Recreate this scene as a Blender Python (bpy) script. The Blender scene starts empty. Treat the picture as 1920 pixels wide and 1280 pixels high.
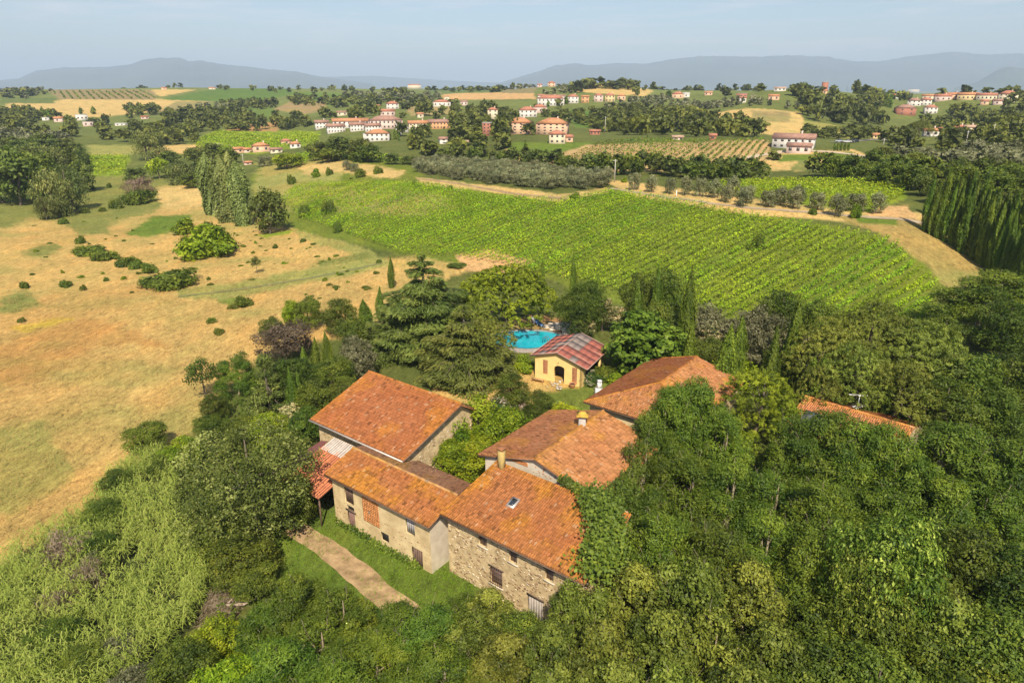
import bpy, math, random
import numpy as np
from mathutils import Vector, Matrix

scene = bpy.context.scene
COL = scene.collection

# ------------------------------------------------------------------ camera
CAM_H = 40.0
FPX = 1280.0                       # focal length in pixels of a 1920 px wide frame (24 mm lens)
PITCH = math.atan(475 / 1280)
cam_data = bpy.data.cameras.new('camera')
cam_data.sensor_width = 36.0
cam_data.lens = 24.0
cam_data.clip_start = 0.5
cam_data.clip_end = 60000.0
cam = bpy.data.objects.new('camera', cam_data)
COL.objects.link(cam)
cam.location = (0, 0, CAM_H)
cam.rotation_euler = (math.pi / 2 - PITCH, 0, 0)
scene.camera = cam

# ------------------------------------------------------------------ sky, sun, exposure
SUN_EL = math.radians(48)
SUN_AZ = math.radians(176)         # compass bearing of the sun seen from the camera (0 = ahead)
world = bpy.data.worlds.new('World')
scene.world = world
world.use_nodes = True
wn, wl = world.node_tree.nodes, world.node_tree.links
wn.clear()
sky = wn.new('ShaderNodeTexSky')
sky.sky_type = 'NISHITA'
sky.sun_disc = False
sky.sun_elevation = SUN_EL
sky.sun_rotation = SUN_AZ
sky.altitude = 100
sky.air_density = 1.0
sky.dust_density = 1.2
sky.ozone_density = 2.0
tc = wn.new('ShaderNodeTexCoord')
mp = wn.new('ShaderNodeMapping')
mp.inputs['Scale'].default_value = (2.2, 2.2, 26.0)
wl.new(tc.outputs['Generated'], mp.inputs['Vector'])
cn = wn.new('ShaderNodeTexNoise')
cn.inputs['Scale'].default_value = 2.3
cn.inputs['Detail'].default_value = 9
cn.inputs['Roughness'].default_value = 0.62
wl.new(mp.outputs['Vector'], cn.inputs['Vector'])
cr = wn.new('ShaderNodeValToRGB')
cr.color_ramp.elements[0].position = 0.50
cr.color_ramp.elements[0].color = (0, 0, 0, 1)
cr.color_ramp.elements[1].position = 0.85
cr.color_ramp.elements[1].color = (0.75, 0.75, 0.75, 1)
wl.new(cn.outputs['Fac'], cr.inputs['Fac'])
mixc = wn.new('ShaderNodeMixRGB')
mixc.inputs['Color2'].default_value = (8.2, 7.2, 7.4, 1)
wl.new(cr.outputs['Color'], mixc.inputs['Fac'])
wl.new(sky.outputs['Color'], mixc.inputs['Color1'])
bg = wn.new('ShaderNodeBackground')
bg.inputs['Strength'].default_value = 0.09
wl.new(mixc.outputs['Color'], bg.inputs['Color'])
wo = wn.new('ShaderNodeOutputWorld')
wl.new(bg.outputs['Background'], wo.inputs['Surface'])

sun_data = bpy.data.lights.new('sun', 'SUN')
sun_data.energy = 4.9
sun_data.angle = math.radians(0.5)
sun_data.color = (1.0, 0.90, 0.72)
sun = bpy.data.objects.new('sun', sun_data)
COL.objects.link(sun)
to_sun = Vector((math.sin(SUN_AZ) * math.cos(SUN_EL), math.cos(SUN_AZ) * math.cos(SUN_EL), math.sin(SUN_EL)))
sun.rotation_euler = to_sun.to_track_quat('Z', 'Y').to_euler()
sun.location = (0, -20, 90)

vs = scene.view_settings
vs.view_transform = 'Standard'
vs.look = 'None'
vs.gamma = 1.0
vs.use_curve_mapping = False
vs.exposure = 0.56
scene.cycles.max_bounces = 5
scene.cycles.diffuse_bounces = 3
scene.cycles.glossy_bounces = 2
scene.cycles.transmission_bounces = 3
scene.cycles.transparent_max_bounces = 6
scene.cycles.volume_bounces = 0
scene.cycles.use_denoising = True

# ------------------------------------------------------------------ small helpers
CP, SP = math.cos(PITCH), math.sin(PITCH)


def at_height(px, py, z):
    """point of the view through photo pixel (px, py) at height z"""
    v, u = py - 640, px - 960
    fwd, down = FPX * CP - v * SP, v * CP + FPX * SP
    t = (CAM_H - z) / down
    return np.array([u * t, fwd * t, z])


def to_px(x, y, z):
    dz = z - CAM_H
    dep = y * CP - dz * SP
    dep = np.where(dep < 0.5, 0.5, dep)
    return 960 + FPX * x / dep, 640 - FPX * (y * SP + dz * CP) / dep


def vnoise(x, y, seed=0):
    x = np.asarray(x, float); y = np.asarray(y, float)
    xi, yi = np.floor(x).astype(np.int64), np.floor(y).astype(np.int64)
    xf, yf = x - xi, y - yi

    def h(a, b):
        n = (a * 374761393 + b * 668265263 + seed * 1442695041) & 0xFFFFFFFF
        n = ((n ^ (n >> 13)) * 1274126177) & 0xFFFFFFFF
        return ((n ^ (n >> 16)) & 0xFFFF) / 65535.0
    u, v = xf * xf * (3 - 2 * xf), yf * yf * (3 - 2 * yf)
    return (h(xi, yi) * (1 - u) * (1 - v) + h(xi + 1, yi) * u * (1 - v) + h(xi, yi + 1) * (1 - u) * v + h(xi + 1, yi + 1) * u * v)


def fbm(x, y, seed=0, o=4):
    s, a, t = 0, 1.0, 0
    for k in range(o):
        s = s + a * vnoise(x * 2 ** k, y * 2 ** k, seed + k * 17)
        t += a
        a *= 0.55
    return s / t


def inside(px, py, poly):
    r = np.zeros(np.shape(px), bool)
    n = len(poly)
    for i in range(n):
        x1, y1 = poly[i]; x2, y2 = poly[(i + 1) % n]
        if y1 == y2:
            continue
        c = ((y1 > py) != (y2 > py)) & (px < (x2 - x1) * (py - y1) / (y2 - y1) + x1)
        r ^= c
    return r


def tag(o, label=None, cat=None, group=None, kind=None):
    if label: o['label'] = label
    if cat: o['category'] = cat
    if group: o['group'] = group
    if kind: o['kind'] = kind
    return o


def link(o, parent=None):
    COL.objects.link(o)
    if parent is not None:
        o.parent = parent
    return o


def empty(name, loc=(0, 0, 0), rz=0.0):
    o = bpy.data.objects.new(name, None)
    o.empty_display_size = 0.3
    COL.objects.link(o)
    o.location = loc
    o.rotation_euler = (0, 0, rz)
    return o


def np_mesh(name, V, F, mats=None, fcol=None, fval=None, pcol=None, midx=None, smooth=False):
    V = np.ascontiguousarray(V, np.float32)
    me = bpy.data.meshes.new(name)
    me.vertices.add(len(V))
    me.vertices.foreach_set('co', V.ravel())
    if isinstance(F, list):
        Fs = [np.asarray(f, np.int32) for f in F if len(f)]
        tot = sum(f.size for f in Fs)
        loops = np.concatenate([f.ravel() for f in Fs])
        cnt = np.concatenate([np.full(len(f), f.shape[1], np.int32) for f in Fs])
    else:
        F = np.asarray(F, np.int32)
        loops = F.ravel()
        cnt = np.full(len(F), F.shape[1], np.int32)
    me.loops.add(len(loops))
    me.loops.foreach_set('vertex_index', loops)
    me.polygons.add(len(cnt))
    st = np.zeros(len(cnt), np.int32)
    st[1:] = np.cumsum(cnt)[:-1]
    me.polygons.foreach_set('loop_start', st)
    if midx is not None:
        me.polygons.foreach_set('material_index', np.asarray(midx, np.int32))
    if smooth:
        me.polygons.foreach_set('use_smooth', np.ones(len(cnt), bool))
    if fcol is not None:
        a = me.attributes.new('col', 'FLOAT_COLOR', 'FACE')
        c = np.ones((len(cnt), 4), np.float32)
        c[:, :3] = fcol
        a.data.foreach_set('color', c.ravel())
    if pcol is not None:
        a = me.attributes.new('col', 'FLOAT_COLOR', 'POINT')
        c = np.ones((len(V), 4), np.float32)
        c[:, :3] = pcol
        a.data.foreach_set('color', c.ravel())
    if fval is not None:
        a = me.attributes.new('v', 'FLOAT', 'FACE')
        a.data.foreach_set('value', np.asarray(fval, np.float32))
    me.update(calc_edges=True)
    if mats is not None:
        for m in (mats if isinstance(mats, (list, tuple)) else [mats]):
            me.materials.append(m)
    return me


class MB:
    """collects simple solids into one mesh"""
    def __init__(s):
        s.v, s.f, s.c, s.n = [], [], [], 0

    def add(s, V, F, c=None):
        V = np.asarray(V, float)
        s.v.append(V)
        for f in F:
            s.f.append([i + s.n for i in f])
            s.c.append(c if c is not None else (1, 1, 1))
        s.n += len(V)
        return s

    def hexa(s, P8, c=None):
        return s.add(P8, [(3, 2, 1, 0), (4, 5, 6, 7), (0, 1, 5, 4), (1, 2, 6, 5), (2, 3, 7, 6), (3, 0, 4, 7)], c)

    def box(s, x0, x1, y0, y1, z0, z1, c=None):
        return s.hexa([(x0, y0, z0), (x1, y0, z0), (x1, y1, z0), (x0, y1, z0), (x0, y0, z1), (x1, y0, z1), (x1, y1, z1), (x0, y1, z1)], c)

    def tube(s, pts, rad, n=6, c=None, cap=True):
        pts = [np.asarray(p, float) for p in pts]
        rings = []
        for i, p in enumerate(pts):
            d = pts[min(i + 1, len(pts) - 1)] - pts[max(i - 1, 0)]
            d = d / (np.linalg.norm(d) + 1e-9)
            a = np.cross(d, (0, 0, 1)) if abs(d[2]) < 0.9 else np.cross(d, (0, 1, 0))
            a /= np.linalg.norm(a)
            b = np.cross(d, a)
            r = rad[i] if hasattr(rad, '__len__') else rad
            rings.append([p + r * (math.cos(2 * math.pi * k / n) * a + math.sin(2 * math.pi * k / n) * b) for k in range(n)])
        V = [q for r in rings for q in r]
        F = []
        for i in range(len(pts) - 1):
            for k in range(n):
                k2 = (k + 1) % n
                F.append((i * n + k, i * n + k2, (i + 1) * n + k2, (i + 1) * n + k))
        if cap:
            F.append(tuple(range(n))[::-1])
            F.append(tuple((len(pts) - 1) * n + k for k in range(n)))
        return s.add(V, F, c)

    def mesh(s, name, mat, M=None, usecol=False):
        V = np.concatenate(s.v) if s.v else np.zeros((0, 3))
        if M is not None:
            V = V @ np.array(M.to_3x3()).T + np.array(M.translation)
        by = {}
        for f, c in zip(s.f, s.c):
            by.setdefault(len(f), ([], []))
            by[len(f)][0].append(f); by[len(f)][1].append(c)
        Fs = [np.array(v[0]) for v in by.values()]
        cs = np.concatenate([np.array(v[1], float) for v in by.values()])
        return np_mesh(name, V, Fs, mat, fcol=cs if usecol else None)

    def obj(s, name, mat, parent=None, M=None, usecol=False, **kw):
        o = bpy.data.objects.new(name, s.mesh(name, mat, M, usecol))
        link(o, parent)
        tag(o, **kw)
        return o


# ------------------------------------------------------------------ materials
def new_mat(name):
    m = bpy.data.materials.new(name)
    m.use_nodes = True
    n, l = m.node_tree.nodes, m.node_tree.links
    n.clear()
    out = n.new('ShaderNodeOutputMaterial')
    bs = n.new('ShaderNodeBsdfPrincipled')
    l.new(bs.outputs[0], out.inputs[0])
    return m, n, l, bs, out


def rgb(n, c):
    r = n.new('ShaderNodeRGB')
    r.outputs[0].default_value = (*c, 1)
    return r.outputs[0]


def noise(n, l, scale, detail=5, rough=0.6, vec=None, kind='FAC'):
    t = n.new('ShaderNodeTexNoise')
    t.inputs['Scale'].default_value = scale
    t.inputs['Detail'].default_value = detail
    t.inputs['Roughness'].default_value = rough
    if vec is None:
        g = n.new('ShaderNodeNewGeometry')
        vec = g.outputs['Position']
    l.new(vec, t.inputs['Vector'])
    return t.outputs['Fac']


def ramp(n, l, fac, stops):
    r = n.new('ShaderNodeValToRGB')
    e = r.color_ramp.elements
    while len(e) > 1:
        e.remove(e[-1])
    e[0].position = stops[0][0]
    e[0].color = (*stops[0][1], 1) if hasattr(stops[0][1], '__len__') else (stops[0][1],) * 3 + (1,)
    for p, c in stops[1:]:
        q = e.new(p)
        q.color = (*c, 1) if hasattr(c, '__len__') else (c,) * 3 + (1,)
    l.new(fac, r.inputs['Fac'])
    return r.outputs['Color']


def mixrgb(n, l, a, b, fac, mode='MIX'):
    m = n.new('ShaderNodeMixRGB')
    m.blend_type = mode
    for s, v in ((m.inputs['Color1'], a), (m.inputs['Color2'], b)):
        if hasattr(v, 'links') or hasattr(v, 'is_linked'):
            l.new(v, s)
        else:
            s.default_value = (*v, 1)
    if hasattr(fac, 'is_linked'):
        l.new(fac, m.inputs['Fac'])
    else:
        m.inputs['Fac'].default_value = fac
    return m.outputs['Color']


def bump(n, l, bs, h, strength=0.5, dist=0.1):
    b = n.new('ShaderNodeBump')
    b.inputs['Strength'].default_value = strength
    b.inputs['Distance'].default_value = dist
    l.new(h, b.inputs['Height'])
    l.new(b.outputs[0], bs.inputs['Normal'])


def simple_mat(name, c, var=0.25, scale=2.0, rough=0.85, bumpd=0.0, c2=None, metallic=0.0):
    m, n, l, bs, out = new_mat(name)
    f = noise(n, l, scale, 6)
    lo = tuple(x * (1 - var) for x in c)
    hi = c2 if c2 else tuple(min(1, x * (1 + var)) for x in c)
    l.new(ramp(n, l, f, [(0.3, lo), (0.7, hi)]), bs.inputs['Base Color'])
    bs.inputs['Roughness'].default_value = rough
    bs.inputs['Metallic'].default_value = metallic
    if bumpd:
        bump(n, l, bs, noise(n, l, scale * 5, 4), 0.6, bumpd)
    return m


def leaf_mat(name, dark, mid, light, trans=0.3, hue=0.04):
    """foliage: leaf colour varies from leaf to leaf and from plant to plant"""
    m, n, l, bs, out = new_mat(name)
    a = n.new('ShaderNodeAttribute')
    a.attribute_name = 'v'
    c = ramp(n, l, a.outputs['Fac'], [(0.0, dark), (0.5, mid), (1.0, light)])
    oi = n.new('ShaderNodeObjectInfo')
    hsv = n.new('ShaderNodeHueSaturation')
    mr = n.new('ShaderNodeMapRange')
    mr.inputs['To Min'].default_value = 0.5 - hue * 0.5
    mr.inputs['To Max'].default_value = 0.5 + hue * 0.35
    l.new(oi.outputs['Random'], mr.inputs['Value'])
    l.new(mr.outputs[0], hsv.inputs['Hue'])
    m2 = n.new('ShaderNodeMath'); m2.operation = 'MULTIPLY'; m2.inputs[1].default_value = 7.31
    l.new(oi.outputs['Random'], m2.inputs[0])
    m3 = n.new('ShaderNodeMath'); m3.operation = 'FRACT'
    l.new(m2.outputs[0], m3.inputs[0])
    mr2 = n.new('ShaderNodeMapRange')
    mr2.inputs['To Min'].default_value = 0.8
    mr2.inputs['To Max'].default_value = 1.22
    l.new(m3.outputs[0], mr2.inputs['Value'])
    l.new(mr2.outputs[0], hsv.inputs['Value'])
    l.new(c, hsv.inputs['Color'])
    l.new(hsv.outputs[0], bs.inputs['Base Color'])
    bs.inputs['Roughness'].default_value = 0.55
    bs.inputs['Specular IOR Level'].default_value = 0.25
    tr = n.new('ShaderNodeBsdfTranslucent')
    tcol = mixrgb(n, l, hsv.outputs[0], (0.9, 1.0, 0.35), 1.0, 'MULTIPLY')
    l.new(tcol, tr.inputs['Color'])
    mx = n.new('ShaderNodeMixShader')
    mx.inputs[0].default_value = trans
    l.new(bs.outputs[0], mx.inputs[1])
    l.new(tr.outputs[0], mx.inputs[2])
    l.new(mx.outputs[0], out.inputs[0])
    return m


def col_mat(name, rough=0.9, grain=6.0, gv=0.35, bumpd=0.0):
    """colour comes from the pieces themselves ('col'), grain added"""
    m, n, l, bs, out = new_mat(name)
    a = n.new('ShaderNodeAttribute')
    a.attribute_name = 'col'
    g = ramp(n, l, noise(n, l, grain, 6, 0.7), [(0.25, 1 - gv), (0.75, 1 + gv)])
    l.new(mixrgb(n, l, a.outputs['Color'], g, 1.0, 'MULTIPLY'), bs.inputs['Base Color'])
    bs.inputs['Roughness'].default_value = rough
    bs.inputs['Specular IOR Level'].default_value = 0.15
    if bumpd:
        bump(n, l, bs, noise(n, l, grain * 2, 5), 0.7, bumpd)
    return m


# ------------------------------------------------------------------ terrain
CTRL = [  # photo pixel, height of the ground seen there
    (960, 1280, 0), (300, 1280, -1), (1700, 1280, 0), (621, 990, 0), (985, 1150, 0), (1500, 1000, 0), (1900, 900, 1),
    (100, 1000, -1.5), (100, 800, -2), (400, 800, -1), (0, 600, -2), (400, 600, -1.5), (100, 480, -2), (400, 480, -1.5),
    (0, 400, -2), (300, 380, -2), (410, 400, -0.5), (180, 320, 0), (20, 300, 1),
    (600, 560, 0.5), (700, 640, 1), (720, 540, 1.5), (640, 480, 0.5), (850, 720, 1.5), (1050, 715, 2.2), (980, 640, 3), (950, 720, 1.8),
    (1250, 700, 3), (1500, 740, 3), (1700, 800, 3), (1900, 700, 4),
    (760, 500, 2), (1000, 510, 3.6), (1250, 560, 3.6), (1450, 590, 4), (1750, 560, 5), (1850, 600, 4.5),
    (540, 425, 0), (560, 340, 3.5), (620, 300, 8), (700, 370, 6.5), (820, 340, 9.5), (880, 420, 6), (1060, 362, 11.5), (1100, 440, 7.5), (1140, 345, 12),
    (1300, 480, 7), (1300, 365, 12.5), (1500, 395, 12), (1480, 500, 7), (1640, 400, 12), (1700, 420, 11.5), (1760, 470, 8.5), (1900, 450, 9),
    (900, 305, 8.5), (1100, 318, 9), (800, 300, 8), (1300, 330, 11), (1500, 340, 12.5), (1690, 370, 13), (1250, 348, 12.3),
    (1000, 315, 9.5), (1430, 316, 10.5), (1430, 265, 16.5), (1200, 262, 16), (960, 272, 13.5), (1500, 290, 14), (1650, 290, 14),
    (1850, 380, 13.5), (1900, 320, 15), (1800, 280, 15),
    (300, 280, 3), (450, 275, 4), (560, 255, 5.5), (400, 250, 5), (100, 255, 7), (200, 240, 6), (500, 235, 7), (600, 285, 7),
    (680, 245, 12), (600, 240, 11), (780, 240, 12.5), (860, 260, 12), (1040, 262, 14), (1150, 245, 13), (1300, 235, 15), (1430, 250, 13), (1430, 207, 24),
    (1250, 205, 20), (1600, 250, 13), (1580, 200, 24), (1520, 178, 34), (1600, 178, 33.5), (1750, 250, 13), (1750, 215, 17), (1700, 198, 21), (1850, 190, 25.5), (1850, 230, 15),
    (1780, 179, 33),
    (980, 215, 18), (1050, 195, 25), (1150, 188, 28), (830, 200, 22), (720, 205, 19), (620, 215, 16), (900, 185, 27), (560, 205, 18),
    (60, 215, 12), (200, 218, 12), (350, 220, 12), (100, 190, 21.5), (250, 192, 21), (400, 200, 18), (200, 169, 36.5), (60, 170, 35.5), (330, 170, 36),
    (470, 168, 36.5), (480, 190, 22), (640, 178, 30), (780, 166, 38), (900, 170, 35), (1030, 163, 40.3), (1150, 163, 40.3), (1090, 172, 34), (1220, 176, 31),
    (1300, 172, 34.5), (1400, 172, 34), (1900, 176, 33.5), (660, 168, 36),
]
_pts = []
for (px, py, z) in CTRL:
    if py <= 164:
        D = 1150.0
        v = 165 - py
        p = np.array([(px - 960) / 1280 * D * 0.94, D, CAM_H + D * (v / 1280.0) * 0.9])
    else:
        p = at_height(px, py, z)
    _pts.append(p)
for a in range(-180, 180, 30):                 # ground under and behind the camera, and far out
    ar = math.radians(a)
    for D, z in ((9, 0), (24, 0 if abs(a) < 70 else -0.5)):
        _pts.append(np.array([math.sin(ar) * D, math.cos(ar) * D, z]))
    for D, z in ((70, 1), (250, 4), (800, 12), (2500, 16)):
        if abs(a) > 45:
            _pts.append(np.array([math.sin(ar) * D, math.cos(ar) * D, z]))
for a in (-40, -28, -16, -4, 8, 20, 32, 42):
    ar = math.radians(a)
    for D, z in ((2300, 22), (3200, 6), (5000, -6), (9000, -12), (15000, -12)):
        _pts.append(np.array([math.sin(ar) * D, math.cos(ar) * D, z]))
_pts = np.array(_pts)


def _uv(x, y):
    D = np.sqrt(x * x + y * y) + 1e-6
    a = np.arctan2(x, y)
    return np.stack([a * 2.2, np.log(D + 6)], -1)


_c = _uv(_pts[:, 0], _pts[:, 1])
_K = np.sqrt(((_c[:, None] - _c[None]) ** 2).sum(-1) + 0.01)
_mean = _pts[:, 2].mean()
_w = np.linalg.solve(_K + 0.002 * np.eye(len(_c)) * -1, _pts[:, 2] - _mean)


def terrain(x, y):
    x = np.asarray(x, float); y = np.asarray(y, float)
    shp = np.broadcast(x, y).shape
    q = _uv(x, y).reshape(-1, 2)
    out = np.empty(len(q))
    for i in range(0, len(q), 20000):
        b = q[i:i + 20000]
        out[i:i + 20000] = np.sqrt(((b[:, None] - _c[None]) ** 2).sum(-1) + 0.01) @ _w
    return (out + _mean).reshape(shp)


_D = np.geomspace(20, 14000, 700)


def ground_at(px, py, lift=0.0):
    """where the view through pixel (px, py) meets the ground (raised by lift)"""
    v, u = py - 640, px - 960
    fwd, down = FPX * CP - v * SP, v * CP + FPX * SP
    lo, hi = None, None
    x = u / fwd * _D
    z = CAM_H - down / fwd * _D
    t = terrain(x, _D) + lift
    k = np.nonzero(z < t)[0]
    k = int(k[0]) if len(k) else len(_D) - 1
    if k > 0:
        d0, d1 = z[k - 1] - t[k - 1], z[k] - t[k]
        D = _D[k - 1] + (_D[k] - _D[k - 1]) * (d0 / (d0 - d1 + 1e-9))
    else:
        D = _D[0]
    X, Y = u / fwd * D, D
    return np.array([X, Y, float(terrain(X, Y))])


def mpp(p):
    """metres per photo pixel at p"""
    return (p[1] * CP + (CAM_H - p[2]) * SP) / FPX
HAZE_D = 0.000095
# ------------------------------------------------------------------ ground sheet
TAN = (0.44, 0.295, 0.10); STRAW = (0.49, 0.345, 0.13); OLIVEG = (0.185, 0.19, 0.05); GRASS = (0.12, 0.17, 0.025)
DKG = (0.07, 0.095, 0.022); SOIL = (0.36, 0.2, 0.085); BARE = (0.50, 0.31, 0.135); VGR = (0.135, 0.165, 0.024)
RED = (0.40, 0.235, 0.075); LIME = (0.19, 0.245, 0.025); MEAD = (0.26, 0.25, 0.07)
FIELDS = [
    ([(-900, 620), (0, 395), (130, 380), (240, 360), (390, 350), (560, 440), (720, 480), (900, 490), (760, 560), (700, 620), (560, 640), (480, 680), (400, 760), (330, 840), (200, 960), (0, 1090), (-900, 1600)], TAN, 14),
    ([(-400, 400), (0, 375), (150, 330), (240, 325), (370, 350), (390, 375), (300, 392), (180, 425), (60, 410), (0, 430), (-400, 480)], OLIVEG, 10),
    ([(-60, 1100), (60, 1030), (150, 980), (240, 880), (300, 850), (335, 890), (350, 990), (400, 1090), (380, 1160), (300, 1240), (150, 1330), (-60, 1400)], (0.05, 0.06, 0.02), 6),
    ([(290, 352), (380, 345), (385, 385), (300, 392)], STRAW, 8),
    ([(235, 437), (290, 405), (365, 400), (352, 428), (270, 445)], GRASS, 5),
    ([(35, 474), (95, 455), (132, 465), (80, 480)], OLIVEG, 8),
    ([(125, 422), (200, 410), (212, 438), (150, 442)], OLIVEG, 9),
    ([(0, 560), (60, 545), (90, 570), (40, 590), (0, 590)], OLIVEG, 14),
    ([(478, 441), (548, 429), (545, 439), (500, 446)], LIME, 2),
    ([(400, 555), (440, 552), (440, 572), (405, 566)], GRASS, 4),
    ([(330, 545), (720, 480), (735, 500), (430, 560), (340, 560)], MEAD, 7),
    ([(540, 425), (700, 470), (720, 492), (640, 470), (560, 445)], MEAD, 6),
    ([(595, 490), (690, 470), (695, 482), (600, 502)], OLIVEG, 5),
    ([(-50, 670), (60, 620), (150, 600), (250, 612), (320, 650), (200, 650), (120, 680), (60, 720), (0, 730)], RED, 16),
    ([(20, 615), (90, 598), (160, 590), (110, 608), (40, 625)], (0.48, 0.34, 0.05), 5),
    ([(-50, 800), (80, 780), (130, 900), (20, 960), (-60, 950)], MEAD, 25),
    ([(470, 330), (520, 290), (620, 285), (780, 310), (800, 345), (1060, 367), (1140, 352), (1200, 360), (1400, 395), (1560, 425), (1690, 450), (1765, 530), (1740, 640), (1300, 620), (1000, 515), (860, 495), (700, 465), (560, 432), (480, 390)], VGR, 4),
    ([(600, 350), (700, 345), (800, 360), (860, 385), (780, 410), (680, 400), (610, 385)], (0.27, 0.25, 0.075), 14),
    ([(480, 300), (640, 290), (640, 330), (560, 400), (480, 380)], MEAD, 10),
    ([(560, 310), (640, 300), (760, 320), (740, 335), (640, 325), (570, 330)], STRAW, 6),
    ([(855, 480), (920, 470), (1000, 490), (960, 512), (870, 508)], BARE, 5),
    ([(780, 332), (905, 347), (1050, 364), (1140, 352), (1140, 362), (1040, 378), (900, 358), (790, 345)], STRAW, 3),
    ([(1120, 335), (1190, 342), (1400, 372), (1560, 390), (1740, 400), (1750, 425), (1680, 425), (1400, 402), (1190, 367)], STRAW, 3),
    ([(1560, 405), (1700, 405), (1760, 430), (1900, 520), (1850, 560), (1790, 560), (1740, 500), (1640, 435)], (0.31, 0.225, 0.075), 6),
    ([(1610, 395), (1700, 385), (1720, 410), (1640, 412)], BARE, 4),
    ([(1600, 405), (1685, 410), (1680, 422), (1610, 418)], GRASS, 3),
    ([(1330, 345), (1520, 338), (1700, 352), (1700, 372), (1630, 398), (1500, 385), (1330, 352)], LIME, 3),
    ([(560, 960), (640, 955), (840, 1060), (900, 1100), (880, 1150), (700, 1180), (560, 1120), (480, 1090), (490, 1040)], (0.10, 0.14, 0.022), 5),
    ([(790, 740), (900, 690), (1000, 690), (1200, 735), (1200, 790), (1000, 800), (860, 800)], TAN, 4),
    ([(1010, 735), (1150, 715), (1190, 740), (1100, 780), (1030, 775)], (0.13, 0.16, 0.03), 4),
    ([(930, 610), (1000, 590), (1080, 600), (1080, 640), (1000, 660), (940, 650)], SOIL, 3),
    ([(940, 275), (1440, 262), (1452, 320), (1000, 322)], (0.42, 0.285, 0.13), 2),
    ([(930, 268), (1120, 266), (1010, 300), (985, 305)], GRASS, 3),
    ([(1440, 285), (1600, 280), (1650, 300), (1560, 320), (1440, 320)], STRAW, 3),
    ([(1470, 290), (1525, 290), (1520, 302), (1460, 303)], GRASS, 2),
    ([(1540, 288), (1600, 285), (1590, 300), (1545, 300)], GRASS, 2),
    ([(1335, 212), (1400, 203), (1500, 210), (1512, 235), (1498, 255), (1400, 250), (1352, 235)], STRAW, 2),
    ([(1408, 208), (1480, 210), (1484, 230), (1410, 228)], (0.27, 0.21, 0.09), 2),
    ([(1140, 212), (1250, 203), (1350, 210), (1340, 222), (1150, 226)], STRAW, 2),
    ([(1505, 225), (1640, 248), (1600, 262), (1510, 250)], MEAD, 2),
    ([(540, 176), (640, 176), (700, 190), (620, 200), (550, 196)], (0.13, 0.19, 0.035), 1.5),
    ([(400, 206), (470, 200), (520, 204), (505, 222), (420, 218)], (0.12, 0.17, 0.035), 1.5),
    ([(1060, 208), (1130, 206), (1140, 240), (1080, 240)], (0.10, 0.16, 0.03), 1.5),
    ([(365, 262), (410, 243), (600, 247), (600, 270), (480, 290), (375, 280)], LIME, 2),
    ([(465, 232), (520, 228), (520, 246), (420, 246)], SOIL, 2),
    ([(280, 275), (380, 270), (370, 288), (290, 292)], STRAW, 2),
    ([(130, 290), (245, 291), (235, 330), (165, 330)], LIME, 3),
    ([(165, 272), (290, 272), (250, 292), (170, 290)], MEAD, 2),
    ([(10, 195), (130, 186), (300, 186), (390, 188), (330, 207), (180, 220), (10, 215)], STRAW, 1.5),
    ([(90, 168), (290, 168), (290, 188), (110, 186)], (0.25, 0.19, 0.09), 1),
    ([(282, 168), (370, 168), (300, 182)], STRAW, 1),
    ([(300, 187), (400, 167), (545, 165), (550, 176), (500, 188), (400, 190)], (0.10, 0.16, 0.03), 1.5),
    ([(330, 190), (400, 190), (380, 205), (300, 208)], (0.27, 0.22, 0.09), 1.5),
    ([(550, 172), (660, 175), (640, 190), (560, 188)], (0.12, 0.18, 0.03), 1.5),
    ([(515, 205), (545, 190), (610, 190), (610, 208), (560, 215)], (0.30, 0.21, 0.10), 1.5),
    ([(0, 182), (110, 184), (100, 194), (0, 194)], (0.12, 0.15, 0.04), 1.5),
    ([(830, 175), (1000, 173), (1005, 186), (830, 187)], BARE, 1.5),
    ([(800, 165), (935, 165), (930, 172), (800, 178)], (0.12, 0.16, 0.05), 1),
    ([(940, 165), (1010, 163), (1000, 175), (940, 175)], (0.22, 0.19, 0.09), 1),
    ([(1090, 158), (1160, 155), (1225, 170), (1210, 182), (1080, 172)], STRAW, 1),
    ([(760, 200), (850, 200), (840, 215), (770, 218)], (0.32, 0.24, 0.10), 2),
    ([(1500, 300), (1560, 310), (1540, 322), (1480, 318)], (0.2, 0.21, 0.06), 2),
]
AZ = np.concatenate([np.linspace(-180, -48, 36)[:-1], np.linspace(-48, 48, 500), np.linspace(48, 180, 36)[1:]])
DD = np.concatenate([[1.5, 6, 12], np.geomspace(18, 3000, 410), np.geomspace(3100, 22000, 26)])
A_, D_ = np.meshgrid(np.radians(AZ), DD)
GX, GY = np.sin(A_) * D_, np.cos(A_) * D_
GZ = terrain(GX, GY)
_amp = np.clip((D_ - 25) / 200, 0, 1)
GZ = GZ + (fbm(GX / 14, GY / 14, 5) - 0.5) * 0.9 * np.clip((D_ - 60) / 200, 0, 1) * 0.7


def field_colour(X, Y, Z, PX, PY, rep=0):
    w1 = (fbm(X / 9, Y / 9, 31) - 0.5) + (fbm(X / 3, Y / 3, 131 + rep * 7) - 0.5) * 0.9
    w2 = (fbm(X / 9 + 50, Y / 9, 47) - 0.5) + (fbm(X / 3, Y / 3, 231 + rep * 7) - 0.5) * 1.2
    far = np.clip((np.hypot(X, Y) - 300) / 700, 0, 1)[..., None]
    base = np.array((0.105, 0.12, 0.03)) * (1 - far) + np.array((0.155, 0.18, 0.05)) * far
    C = base * np.ones(X.shape + (3,))
    m = fbm(X / 60, Y / 60, 3)[..., None]
    C = C * (0.8 + 0.4 * m)
    for poly, c, soft in FIELDS:
        k = inside(PX + w1 * soft * 3.2, PY + w2 * soft * 1.6, poly)
        k &= (Y > 5)
        C[k] = np.array(c)
    return C


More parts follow.
